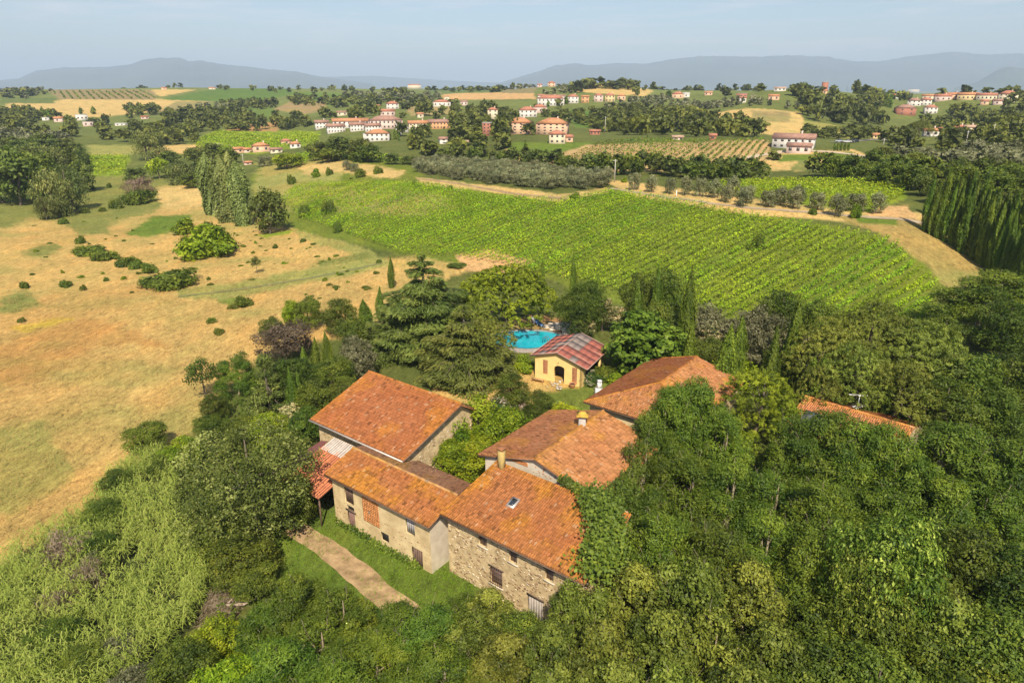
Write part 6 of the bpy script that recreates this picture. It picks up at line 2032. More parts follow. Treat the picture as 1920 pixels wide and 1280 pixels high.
    ('locust1', 1606, 776, 11.6, 4.0, 'locust tree reaching up to the foot of the aerial'),
    ('locust2', 1660, 790, 11.6, 4.0, 'locust tree over the ridge right of the aerial'),
    ('locust0', 1712, 806, 11.6, 4.0, 'locust tree at the far right end of the half hidden house'),
    ('locust2', 1800, 790, 11.5, 5.6, 'wide misty green locust tree on the right, nearest the dark oaks'),
    ('locust1', 1895, 815, 11.5, 5.4, 'misty green locust tree touching the right edge'),
    ('locust0', 1195, 885, 10.0, 4.2, 'locust tree over the right slope of the pale gabled roof'),
    ('locust2', 1285, 850, 10.0, 4.8, 'locust tree with bare twigs below the dark one by the hipped roof'),
    ('locust1', 1375, 870, 10.0, 4.8, 'locust tree under the low yellow pine'),
    ('locust0', 1465, 880, 10.0, 4.8, 'locust tree in the heart of the foreground wood'),
    ('locust2', 1560, 905, 10.0, 4.6, 'locust tree right of the heart of the foreground wood'),
    ('locust1', 1760, 890, 10.5, 5.0, 'brownish green locust tree above the pale tipped elm'),
    ('locust0', 1860, 905, 10.5, 5.0, 'locust tree on the right side of the foreground wood'),
    ('dark0', 1178, 925, 8.4, 3.2, 'dark tree crowding the right end of the farmhouse roof'),
    ('oak0', 1140, 948, 8.8, 3.0, 'green tree pressed against the right end of the farmhouse roof'),
    ('dark2', 1165, 1000, 7.6, 3.2, 'dark tree by the lower right corner of the farmhouse roof'),
    ('locust2', 1250, 965, 10.0, 4.4, 'locust tree in deep shade right of the farmhouse'),
    ('locust0', 1345, 965, 10.0, 4.6, 'deep green locust tree left of centre in the foreground wood'),
    ('locust1', 1440, 970, 9.5, 4.6, 'locust tree above the gap in the foreground wood'),
    ('locust2', 1540, 995, 9.0, 4.0, 'locust tree left of the pale tipped elm'),
    ('pale0', 1690, 975, 12.5, 5.0, 'tall elm with pale yellow tips in the lower right'),
    ('pale0', 1640, 1045, 10.5, 4.0, 'second pale tipped elm, lower and to the left'),
    ('oak0', 1755, 1060, 10.0, 4.0, 'green tree tucked right of the pale tipped elm'),
    ('oak1', 1850, 1000, 10.5, 4.5, 'green oak at the lower right edge'),
    ('dark1', 1925, 1030, 10.0, 4.5, 'dark oak cut by the lower right edge'),
    ('elm0', 1112, 1098, 7.6, 3.4, 'brownish green elm touching the stone front of the farmhouse'),
    ('elm1', 1200, 1060, 9.0, 4.2, 'elm below the deep shade right of the farmhouse'),
    ('elm0', 1300, 1050, 9.6, 4.3, 'olive tinted elm in the lower middle of the wood'),
    ('elm1', 1400, 1060, 9.0, 4.2, 'elm left of the dark gap in the wood'),
    ('dark2', 1490, 1085, 7.0, 3.4, 'dark tree in the gap of the foreground wood'),
    ('oak2', 1570, 1110, 8.6, 3.8, 'green tree below the second pale tipped elm'),
    ('oak0', 1690, 1130, 8.6, 3.8, 'green tree under the tall pale tipped elm'),
    ('elm0', 1800, 1120, 9.5, 4.4, 'elm in the lower right corner'),
    ('oak2', 1900, 1140, 9.5, 4.4, 'green tree in the extreme lower right corner'),
    ('elm1', 1040, 1170, 7.0, 3.2, 'elm in front of the barred window of the farmhouse'),
    ('elm0', 1130, 1165, 8.4, 3.8, 'round crowned elm below the farmhouse corner'),
    ('elm1', 1235, 1150, 8.8, 4.1, 'elm in the lower middle, right of the round crowned one'),
    ('elm0', 1345, 1155, 8.8, 4.1, 'elm beneath the olive tinted one'),
    ('elm1', 1450, 1170, 8.4, 4.0, 'elm below the dark gap'),
    ('oak1', 1560, 1195, 8.4, 4.0, 'green tree near the bottom, right of the dark gap'),
    ('oak0', 1665, 1210, 8.6, 4.0, 'green tree near the bottom under the pale tipped elms'),
    ('dark0', 1770, 1200, 8.6, 4.0, 'dark tree near the bottom right'),
    ('oak2', 1870, 1225, 8.6, 4.0, 'green tree at the bottom right'),
    ('locust1', 565, 1078, 6.6, 3.8, 'leafy locust tree in front of the dirt track'),
    ('locust0', 640, 1105, 5.8, 3.2, 'low locust tree covering the near end of the dirt track'),
    ('locust2', 500, 1130, 5.6, 3.4, 'locust tree by the fallen log'),
    ('oak0', 470, 1060, 3.6, 2.6, 'small green tree between the holm oak and the track'),
    ('locust0', 600, 1165, 6.6, 4.0, 'locust tree nearer the camera than the leafy one by the track'),
    ('locust1', 505, 1200, 6.6, 4.0, 'locust tree low in the frame below the fallen log'),
    ('bright0', 390, 1165, 4.4, 3.2, 'bright green tree at the bottom beside the reeds'),
    ('oak1', 330, 1215, 5.0, 3.4, 'green tree at the bottom beside the reed bed'),
    ('bright1', 425, 1240, 5.6, 3.6, 'bright green tree at the very bottom left of centre'),
    ('locust2', 700, 1190, 6.4, 3.8, 'locust tree below the end of the track'),
    ('locust0', 800, 1140, 6.8, 3.8, 'locust tree with bare branches before the stone front'),
    ('elm0', 880, 1150, 6.4, 3.2, 'elm in front of the grey plank door'),
    ('elm1', 912, 1112, 5.8, 2.8, 'small elm directly before the stone front, left of the grey door'),
    ('locust0', 850, 1118, 5.8, 3.2, 'small locust tree at the end of the lawn'),
    ('oak2', 985, 1140, 6.0, 2.6, 'small green tree at the foot of the stone front'),
    ('elm0', 1075, 1092, 7.4, 2.6, 'slim elm at the right hand corner of the stone front'),
    ('locust1', 735, 1128, 5.4, 3.2, 'low locust tree where the dirt track runs into the wood'),
    ('elm1', 945, 1205, 7.0, 3.6, 'elm at the bottom centre'),
    ('locust1', 830, 1225, 7.0, 4.2, 'locust tree at the bottom centre left'),
    ('locust2', 610, 1245, 6.8, 4.2, 'locust tree at the very bottom, below the track'),
    ('elm0', 1035, 1250, 7.4, 3.9, 'elm at the very bottom centre'),
    ('elm1', 1150, 1255, 8.0, 4.0, 'elm at the very bottom, right of centre'),
    ('elm0', 1270, 1250, 8.2, 4.0, 'elm on the lower edge beneath the round crowned one'),
    ('elm1', 1385, 1250, 8.2, 4.0, 'elm on the lower edge below the dark gap'),
    ('oak0', 1500, 1270, 8.2, 4.0, 'green tree on the lower edge right of the dark gap'),
    ('oak2', 1620, 1285, 8.2, 4.0, 'green tree on the lower edge under the pale tips'),
    ('oak1', 1740, 1280, 8.4, 4.0, 'green tree on the lower edge near the right corner'),
    ('dark1', 1860, 1290, 8.4, 4.0, 'dark tree in the bottom right corner'),
    ('locust0', 725, 1265, 6.8, 4.0, 'locust tree on the lower edge left of centre'),
    ('locust1', 500, 1275, 6.0, 3.8, 'locust tree on the lower edge beneath the fallen log'),
    ('grey0', 240, 1262, 3.2, 2.8, 'grey leaved shrub on the lower edge at the left'),
]
_seen = set()
for (key, px, py, H_, R, lab) in T:
    cat = 'bush' if 'bush' in key or 'oleander' in key else 'tree'
    if px > 1100 and py > 840 or py > 1040:
        H_, R = H_ * _rt.uniform(0.88, 1.1), R * 0.88
    o = plant_top(key, px, py, H_, R, lab, cat, None, nm(key))
    assert lab not in _seen, lab
    _seen.add(lab)

# ------------------------------------------------------------------ field trees and shrubs (foot, height and width in photo pixels)
B_ = [
    ('bush2', 47, 540, 20, 17, 'small dark bush on the left of the straw field'), ('bush2', 124, 538, 20, 22, 'round dark bush beside two others in the straw field'),
    ('bush2', 157, 544, 17, 12, 'narrow bush right of the round dark one'), ('bush2', 200, 527, 12, 9, 'tiny bush right of the narrow one in the straw field'),
    ('bush2', 42, 603, 13, 14, 'scrubby dark bush above the rusty patch of the field'), ('bush2', 152, 456, 22, 18, 'dark bush at the top end of the bramble line'),
    ('bush2', 391, 524, 8, 7, 'speck of a bush by the green clump'), ('bush1', 345, 438, 28, 48, 'green bush on the rushy patch'), ('bush2', 388, 430, 22, 30, 'dark bush behind the big bright thicket'),
    ('bush1', 395, 480, 56, 100, 'big bright green thicket in the dry meadow'), ('bush0', 425, 468, 40, 50, 'right hand lobe of the bright thicket'), ('bush0', 360, 470, 34, 40, 'left hand lobe of the bright thicket'),
    ('bush0', 320, 533, 34, 100, 'long low green clump at the lower end of the bramble line'), ('bush0', 282, 512, 24, 28, 'bush on the left shoulder of the long green clump'), ('bush0', 348, 534, 24, 50, 'right end of the long green clump'),
    ('bush2', 165, 474, 20, 60, 'dark bramble on the left of the bramble line'), ('bush2', 200, 486, 24, 44, 'dark bramble, second of the bramble line'), ('bush2', 240, 497, 24, 36, 'brownish bramble, middle of the bramble line'), ('bush2', 258, 502, 26, 26, 'bramble touching the long green clump'),
    ('bush2', 217, 391, 26, 22, 'pointed dark bush in the upper left meadow'), ('bush2', 193, 397, 14, 12, 'little bush beside the pointed one'), ('bush2', 160, 400, 16, 16, 'little bush between the willow and the pointed one'),
    ('bush0', 125, 404, 28, 24, 'dark bush at the willow foot'), ('bush2', 121, 420, 18, 18, 'dark bush just below the one at the willow foot'), ('bush2', 205, 352, 14, 9, 'small bush on the upper meadow'), ('bush2', 173, 356, 13, 10, 'small bush left on the upper meadow'),
    ('brownbush0', 262, 362, 30, 60, 'brown topped thicket in the upper meadow'), ('bush0', 262, 380, 30, 62, 'green skirt of the brown topped thicket'),
    ('bush0', 465, 422, 20, 10, 'thin bush at the poplar foot'), ('bush2', 570, 405, 32, 24, 'broad bush tree on the green slope'), ('bush2', 635, 435, 32, 17, 'narrow dark bush tree on the slope edge'), ('bush2', 616, 400, 36, 24, 'conical bush tree on the slope'),
    ('bush2', 547, 345, 26, 17, 'dark bush on the green bank'), ('bush1', 592, 332, 16, 18, 'green bush above the bank'), ('bush2', 617, 328, 20, 14, 'dark bush by the pale track'), ('bush0', 678, 332, 20, 22, 'round bush on the brow'),
    ('bush2', 708, 326, 22, 18, 'dark bush left of the olive grove'), ('bush1', 1605, 408, 24, 20, 'bright green bush at the lane side'), ('bush2', 1523, 402, 18, 14, 'small dark bush before the olive row'),
    ('bush1', 1170, 342, 10, 12, 'little bush at the end of the olive grove'), ('bush0', 1078, 372, 14, 20, 'dark bush under the olive grove'), ('bush2', 1420, 466, 44, 20, 'greyish bush tree in the vineyard'), ('bush2', 1408, 468, 16, 20, 'dark low bush among the vines'),
    ('bush2', 845, 354, 10, 8, 'tiny bush on the vineyard brow'), ('bush2', 776, 348, 12, 10, 'small bush above the vineyard'), ('bush0', 860, 500, 8, 40, 'low scrub where the vineyard meets the bare patch'),
    ('bush2', 568, 453, 9, 13, 'speck of scrub in the pale meadow'), ('bush2', 517, 465, 10, 10, 'tuft of scrub near the pale meadow edge'), ('bush2', 710, 492, 9, 12, 'tuft of scrub by the vineyard corner'),
    ('bush0', 1060, 318, 14, 20, 'bush on the far side of the olive grove'),
]
for (key, px, py, h_, w_, lab) in B_:
    plant_base(key, px, py, h_ * 1.12, w_ * 1.05, lab, 'bush', None, 'bush')
    assert lab not in _seen, lab
    _seen.add(lab)
P_ = [
    ('poplar0', 400, 402, 112, 46, 'left poplar of the tall clump in the valley meadow'), ('poplar1', 425, 415, 122, 46, 'middle poplar of the tall clump'), ('poplar0', 456, 422, 118, 44, 'right poplar of the tall clump'),
    ('poplar1', 442, 408, 120, 44, 'poplar behind the middle of the tall clump'), ('dark_m1', 507, 438, 88, 66, 'bushy oak standing alone right of the poplar clump'),
    ('willow0', 105, 405, 100, 70, 'grey green willow at the wood edge on the left'), ('willow1', 140, 395, 92, 60, 'darker willow beside the grey green one'), ('willow0', 88, 412, 50, 40, 'small willow leaning over the meadow'),
    ('willow1', 345, 345, 52, 60, 'pale willow left of the poplar clump'), ('lime_m0', 300, 335, 38, 44, 'lime green thicket behind the brown topped one'), ('dark_m0', 255, 345, 34, 40, 'dark tree left of the lime green thicket'),
    ('willow0', 280, 300, 62, 66, 'big grey green tree above the small vineyard'), ('dark_m1', 322, 315, 34, 44, 'dark tree right of the big grey green one'), ('dark_m2', 370, 310, 40, 40, 'dark tree on the hedge above the pale willow'),
    ('dark_m0', 400, 305, 40, 40, 'dark tree on the hedge above the poplars'), ('oak_m0', 430, 308, 36, 40, 'green tree on the hedge left of the red roofs'), ('oak_m1', 360, 352, 30, 40, 'green tree between willow and poplars'),
    ('lime_m0', 540, 316, 28, 60, 'pale yellow green thicket on the bank'), ('olive0', 497, 312, 22, 30, 'silvery thicket under the red roofs'), ('olive1', 650, 320, 20, 20, 'silvery olive on the brow, left one'), ('olive0', 664, 322, 18, 22, 'silvery olive on the brow, right one'),
    ('dark_m1', 40, 385, 110, 90, 'big dark tree at the left edge of the wood'), ('dark_m2', 5, 380, 90, 80, 'big dark tree cut by the left edge'), ('oak_m2', 75, 370, 92, 70, 'tall round tree in the left wood'), ('dark_m0', 30, 345, 70, 80, 'dark tree further back in the left wood'),
    ('willow0', 100, 335, 70, 60, 'feathery tree in the left wood'), ('dark_m0', 130, 330, 60, 50, 'dark tree on the right of the left wood'), ('dark_m1', 160, 360, 62, 44, 'dark tree at the corner of the small vineyard'), ('dark_m0', 60, 320, 50, 60, 'dark tree behind the left wood'),
    ('dark_m2', 600, 300, 40, 46, 'round dark tree left of the white villas'), ('dark_m0', 640, 300, 48, 56, 'large round dark tree before the white terraces'), ('dark_m1', 680, 302, 44, 50, 'large round dark tree next to the white terraces'), ('oak_m0', 615, 304, 30, 50, 'green tree at the foot of the round dark ones'), ('oak_m1', 690, 304, 34, 56, 'green tree right of the round dark ones'),
    ('dark_m2', 735, 308, 24, 28, 'dark tree at the vineyard brow near the olive grove'), ('dark_m0', 770, 308, 18, 40, 'dark tree at the corner of the olive grove'),
    ('dark_m1', 1652, 304, 30, 40, 'round dark tree at the end of the gravel drive'), ('dark_m1', 1362, 225, 14, 12, 'single round tree at the edge of the straw hill'),
    ('stonepine1', 1722, 256, 30, 50, 'flat topped umbrella pine before the white houses on the right'),
]
for (key, px, py, h_, w_, lab) in P_:
    plant_base(key, px, py, h_, w_ * 1.1, lab, 'tree', None, nm(key))
    assert lab not in _seen, lab
    _seen.add(lab)

# olive trees along the lane
for i, (px, py) in enumerate([(1189, 356), (1222, 360), (1256, 363), (1284, 365), (1312, 368), (1339, 371), (1361, 379), (1373, 370), (1399, 382), (1393, 388), (1440, 388), (1463, 385), (1487, 391), (1493, 383), (1532, 393), (1566, 405), (1604, 397), (1642, 399)]):
    plant_base('olive%d' % (i % 2), px, py, _rt.uniform(38, 46) * (0.82 + 0.18 * (px - 1189) / 450), _rt.uniform(33, 40) * (0.8 + .25 * (px - 1189) / 450), 'silvery olive tree in the row along the pale lane beside the vineyard', 'tree', 'olive trees along the lane', 'olive_tree')

# cypress avenue on the right
for i in range(19):
    t = i / 18
    px, py = 1733 + (1925 - 1733) * t ** 0.9, 432 + (556 - 432) * t ** 1.0
    g = ground_at(px + _rt.uniform(-3, 3), py)
    plant('cypress_m%d' % (i % 2) if i < 10 else 'cypress%d' % (i % 3), g[0], g[1], _rt.uniform(10, 14.0), _rt.uniform(1.0, 1.3), 'dark cypress in the close avenue on the right, with others at both sides', 'tree', 'cypresses of the avenue on the right', z=g[2], name='cypress_tree')
for i in range(22):
    t = i / 21
    px, py = 1760 + (1925 - 1760) * t, 412 + (505 - 412) * t
    g = ground_at(px + _rt.uniform(-4, 4), py)
    plant('cypress_m%d' % (i % 2), g[0], g[1], _rt.uniform(11, 14.0), _rt.uniform(1.1, 1.5), 'cypress in the rear line of the avenue on the right', 'tree', 'cypresses in the rear line of the avenue', z=g[2], name='cypress_tree')


def world_poly(poly):
    return [tuple(ground_at(*p)[:2]) for p in poly]


def scatter(poly, spacing, seed, jit=0.45, rows=None):
    W = world_poly(poly)
    xs, ys = [p[0] for p in W], [p[1] for p in W]
    r = np.random.RandomState(seed)
    a = rows if rows is not None else 0.4
    c_, s_ = math.cos(a), math.sin(a)
    R_ = max(max(xs) - min(xs), max(ys) - min(ys))
    k = int(R_ / spacing) + 2
    cx, cy = (max(xs) + min(xs)) / 2, (max(ys) + min(ys)) / 2
    I, J = np.meshgrid(np.arange(-k, k + 1), np.arange(-k, k + 1))
    U, V = I.ravel() * spacing, J.ravel() * spacing
    U = U + r.uniform(-jit, jit, len(U)) * spacing; V = V + r.uniform(-jit, jit, len(V)) * spacing
    X, Y = cx + U * c_ - V * s_, cy + U * s_ + V * c_
    m = inside(X, Y, W)
    return X[m], Y[m]


def grow(poly, keys, spacing, H_, seed, label, group, cat='tree', jit=0.45, rows=None, R=None, name=None, hv=0.25):
    X, Y = scatter(poly, spacing, seed, jit, rows)
    Z = terrain(X, Y)
    for x, y, z in zip(X, Y, Z):
        k = keys[_rt.randrange(len(keys))]
        h_ = H_ * _rt.uniform(1 - hv, 1 + hv)
        plant(k, x, y, h_, (R or h_ * 0.5) * _rt.uniform(0.85, 1.2), label, cat, group, z=float(z), name=name or nm(k))
    return len(X)


cnt = {}
cnt['grove'] = grow([(778, 312), (800, 305), (870, 308), (1000, 318), (1140, 338), (1136, 352), (1060, 358), (990, 352), (905, 343), (830, 335), (785, 326)], ['olive0', 'olive1'], 4.9, 4.4, 3, 'silvery olive tree in the dense grove above the vineyard', 'olive trees of the grove above the vineyard', jit=0.3, rows=0.5, R=2.7, hv=0.15)
cnt['wR'] = grow([(1700, 382), (1640, 350), (1530, 338), (1520, 328), (1600, 318), (1700, 322), (1800, 335), (1935, 345), (1935, 400), (1850, 392), (1760, 384)], ['oak_m2', 'oak_m0', 'dark_m1', 'oak_m1', 'far_oak0'], 7.6, 7.2, 5, 'dark green tree in the wood between the lime vineyard and the cypress avenue', 'trees of the wood behind the cypress avenue')
cnt['hedge'] = grow([(810, 296), (1000, 305), (1250, 322), (1442, 330), (1442, 340), (1330, 342), (1160, 330), (1000, 316), (820, 304)], ['far_dark0', 'far_dark1', 'far_oak0', 'far_oak1'], 7.2, 7.0, 7, 'green tree in the dark hedge belt between the olive grove and the striped vineyard', 'trees of the belt behind the olive grove')
cnt['wL'] = grow([(-20, 300), (90, 280), (165, 300), (150, 330), (60, 350), (-20, 360)], ['dark_m0', 'oak_m1', 'dark_m2'], 9.5, 11, 9, 'dark tree in the thick wood on the left edge beyond the meadow', 'trees of the wood at the left edge')
print('COUNTS', cnt)
# ---- woods and hedges too far off to count tree by tree
_lod = {}


def lod_arrays(key):
    if key not in _lod:
        me = PROTO[key][0]
        V = np.empty(len(me.vertices) * 3, np.float32); me.vertices.foreach_get('co', V)
        v = np.empty(len(me.polygons), np.float32); me.attributes['v'].data.foreach_get('value', v)
        _lod[key] = (V.reshape(-1, 3), v)
    return _lod[key]


for i in range(3):
    proto('tiny_tree%d' % i, L_dark, 'round', 4.4, -0.2, 8.0, 130, 1.25, aspect=0.75, K=9, seed=350 + i, sig=0.6, cl=3, tr=0)
    proto('small_tree%d' % i, L_dark, 'round', 4.4, -0.2, 8.0, 260, 0.9, aspect=0.7, K=12, seed=360 + i, sig=0.6, cl=4, tr=0)


def wood(name, label, specs, mat, cat, CAPS=92):
    """specs: (pixel polygon, spacing, height, radius, proto prefix, jitter)"""
    Vs, vs_, tot = [], [], 0
    r = np.random.RandomState(len(name) + len(specs))
    for si, (poly, sp_, H_, R, pre, jit) in enumerate(specs):
        X, Y = scatter(poly, sp_, 100 + si + len(label), jit)
        nr_ = np.hypot(X, Y) < 2300
        X, Y = X[nr_], Y[nr_]
        cap = CAPS
        if len(X) > cap:
            k_ = r.permutation(len(X))[:cap]
            X, Y = X[k_], Y[k_]
        Z = terrain(X, Y)
        hb = hides_house(X, Y, Z, H_) & (r.rand(len(X)) < 0.88)
        X, Y, Z = X[~hb], Y[~hb], Z[~hb]
        for x, y, z in zip(X, Y, Z):
            V, v = lod_arrays(pre + str(r.randint(3)))
            a = r.uniform(0, 6.28); c_, s_ = math.cos(a), math.sin(a)
            h_ = H_ * r.uniform(0.65, 1.3); q = R * 0.88 * r.uniform(0.75, 1.25)
            Q = np.column_stack([(V[:, 0] * c_ - V[:, 1] * s_) * q / 4.4 + x, (V[:, 0] * s_ + V[:, 1] * c_) * q / 4.4 + y, V[:, 2] * h_ / 8.0 + z - 0.3])
            Vs.append(Q); vs_.append(np.clip(v + r.normal(0.02, .2), 0, 1)); tot += 1
    V = np.concatenate(Vs)
    o = link(bpy.data.objects.new(name, np_mesh(name, V, np.arange(len(V)).reshape(-1, 4), mat, fval=np.concatenate(vs_))))
    tag(o, label, cat, kind='stuff')
    print(name, tot, len(V) // 4)


wood('far_wood', 'distant dark woods and hedges across the rolling hills', [
    ([(-30, 232), (60, 214), (200, 232), (330, 240), (380, 262), (330, 285), (180, 270), (60, 255), (-30, 255)], 10, 9, 5.5, 'small_tree', .45),
    ([(-30, 218), (40, 210), (120, 222), (60, 232), (-30, 236)], 11, 9, 5.5, 'small_tree', .45),
    ([(330, 215), (420, 212), (590, 222), (590, 236), (520, 246), (380, 250), (340, 262), (300, 240)], 10.5, 10, 6, 'small_tree', .45),
    ([(230, 208), (300, 206), (330, 214), (240, 222)], 14, 9, 5.5, 'small_tree', .45),
    ([(590, 220), (700, 214), (760, 222), (700, 228), (600, 228)], 13, 9, 5.5, 'small_tree', .45),
    ([(690, 250), (800, 244), (960, 244), (1030, 262), (960, 282), (880, 300), (800, 296), (740, 270)], 10.5, 9.5, 5.5, 'small_tree', .45),
    ([(860, 205), (960, 215), (1000, 222), (960, 240), (880, 238), (800, 226), (780, 215)], 12, 10, 5.5, 'small_tree', .45),
    ([(1000, 200), (1100, 198), (1220, 205), (1140, 215), (1130, 245), (1060, 235), (1010, 222)], 13, 8, 5, 'small_tree', .45),
    ([(1120, 226), (1200, 214), (1340, 226), (1440, 244), (1440, 254), (1380, 262), (1250, 260), (1130, 256)], 10, 9.5, 5.5, 'small_tree', .45),
    ([(1140, 218), (1260, 209), (1320, 214), (1318, 219), (1150, 226)], 10, 7, 4, 'small_tree', .4),
    ([(1505, 190), (1560, 176), (1660, 182), (1680, 205), (1660, 232), (1600, 244), (1510, 222)], 10.5, 11, 6.5, 'small_tree', .45),
    ([(1485, 180), (1510, 172), (1570, 174), (1560, 190), (1500, 196)], 13, 10, 6, 'small_tree', .45),
    ([(1500, 246), (1620, 248), (1700, 262), (1680, 272), (1600, 262), (1500, 258)], 9, 5, 4, 'small_tree', .45),
    ([(1680, 216), (1800, 204), (1935, 196), (1935, 262), (1850, 262), (1760, 262), (1690, 250)], 11, 10, 6, 'small_tree', .45),
    ([(1650, 264), (1780, 258), (1935, 262), (1935, 292), (1800, 290), (1680, 282)], 9, 7, 4.5, 'small_tree', .45),
    ([(1670, 196), (1700, 182), (1935, 180), (1935, 196), (1800, 200)], 22, 9, 6, 'tiny_tree', .45),
    ([(1180, 176), (1300, 170), (1500, 170), (1490, 184), (1360, 190), (1200, 188)], 24, 9, 6.5, 'tiny_tree', .45),
    ([(1090, 166), (1130, 163), (1190, 167), (1190, 170), (1100, 168)], 13, 11, 8, 'tiny_tree', .4),
    ([(1070, 170), (1090, 166), (1096, 174), (1075, 176)], 14, 12, 8, 'tiny_tree', .4),
    ([(715, 178), (770, 172), (795, 176), (780, 184), (730, 184)], 16, 10, 7, 'tiny_tree', .4),
    ([(540, 182), (640, 186), (720, 188), (860, 196), (800, 206), (640, 204), (560, 200)], 21, 8, 5.5, 'tiny_tree', .45),
    ([(-30, 178), (60, 172), (90, 176), (60, 184), (-30, 186)], 22, 8, 6, 'tiny_tree', .45),
    ([(-30, 168), (300, 166), (700, 168), (700, 172), (400, 170), (-30, 172)], 48, 8, 6, 'tiny_tree', .48),
    ([(400, 196), (470, 192), (520, 196), (510, 206), (420, 206)], 16, 8, 5, 'tiny_tree', .45),
    ([(800, 168), (900, 167), (1000, 168), (1000, 171), (800, 172)], 40, 8, 6, 'tiny_tree', .48),
    ([(1180, 172), (1500, 168), (1935, 172), (1935, 178), (1500, 173)], 40, 9, 7, 'tiny_tree', .48),
    ([(1440, 300), (1480, 285), (1480, 292), (1455, 302)], 6, 3, 3, 'small_tree', .4),
], L_farw, 'woods')
wood('far_olive_groves', 'distant grey green olive groves on the hillsides', [
    ([(-30, 262), (0, 246), (60, 248), (140, 262), (120, 272), (40, 268)], 7.5, 4.6, 3, 'tiny_tree', .3),
    ([(0, 176), (90, 168), (100, 176), (60, 186), (0, 186)], 16, 6, 5, 'tiny_tree', .3),
    ([(340, 204), (420, 196), (440, 204), (380, 214)], 10, 5, 3, 'tiny_tree', .2),
    ([(640, 176), (820, 178), (860, 190), (760, 196), (640, 186)], 17, 6, 4, 'tiny_tree', .25),
    ([(930, 166), (1010, 166), (1000, 174), (880, 174)], 22, 6, 5, 'tiny_tree', .2),
    ([(1020, 166), (1085, 164), (1075, 178), (1010, 178)], 16, 6, 4, 'tiny_tree', .2),
    ([(1100, 190), (1250, 182), (1250, 200), (1130, 208)], 10, 5, 3.4, 'tiny_tree', .3),
    ([(1250, 186), (1380, 190), (1500, 204), (1490, 208), (1350, 206), (1260, 204)], 10, 5, 3, 'tiny_tree', .2),
    ([(1800, 286), (1935, 280), (1935, 322), (1850, 315), (1790, 300)], 6.5, 4.8, 3.4, 'small_tree', .35),
    ([(1680, 300), (1800, 300), (1935, 322), (1935, 340), (1760, 322), (1680, 312)], 7, 5.5, 4, 'small_tree', .4),
], L_olive, 'olive groves')
# cypresses and poplars seen one by one against the far hills
for i, (px, py, h_, w_, lab) in enumerate([
    (82, 222, 20, 8, 'dark poplar left of a pair beyond the left wood'), (92, 224, 18, 7, 'dark poplar right of a pair beyond the left wood'), (152, 214, 12, 6, 'small cypress behind the white sheds'), (176, 214, 13, 8, 'dark cypress right of the white sheds'),
    (985, 292, 26, 8, 'lone cypress at the corner of the striped vineyard'), (862, 300, 20, 7, 'cypress in the trees left of the striped vineyard'), (1660, 200, 24, 8, 'cypress spire on the hill right of the brick tower'), (1668, 202, 22, 7, 'second cypress spire right of the brick tower'),
    (1508, 170, 14, 14, 'pointed tree on the summit left of the brick tower'), (1018, 198, 12, 5, 'cypress before the white village house'), (1028, 200, 11, 5, 'second cypress before the white village house'), (1062, 195, 14, 7, 'dark cypress between two village houses'),
    (188, 163, 8, 5, 'tiny cypress left of the white house on the ridge'), (35, 164, 7, 8, 'tiny dark tree at the left end of the ridge'), (1254, 182, 12, 9, 'dark round cypress left of the red roofs'), (1588, 172, 9, 4, 'small cypress near the white roof on the skyline'),
    (741, 262, 20, 6, 'cypress before the white block'), (776, 262, 26, 9, 'dark cypress right of the white block'), (790, 262, 16, 7, 'low cypress near the orange terraces'), (730, 262, 14, 5, 'thin cypress before the terraces'), (748, 264, 15, 4, 'thin cypress right of the white villa')]):
    plant_base('far_cypress0', px, py, h_ * 1.1, w_ * 1.4, lab, 'tree', None, 'cypress_tree')
for i, px in enumerate([1564, 1570, 1576, 1583, 1590]):
    plant_base('far_cypress0', px, 283, 17, 6, 'small cypress in the row of five beside the gravel drive', 'tree', 'row of five small cypresses', 'cypress_tree')

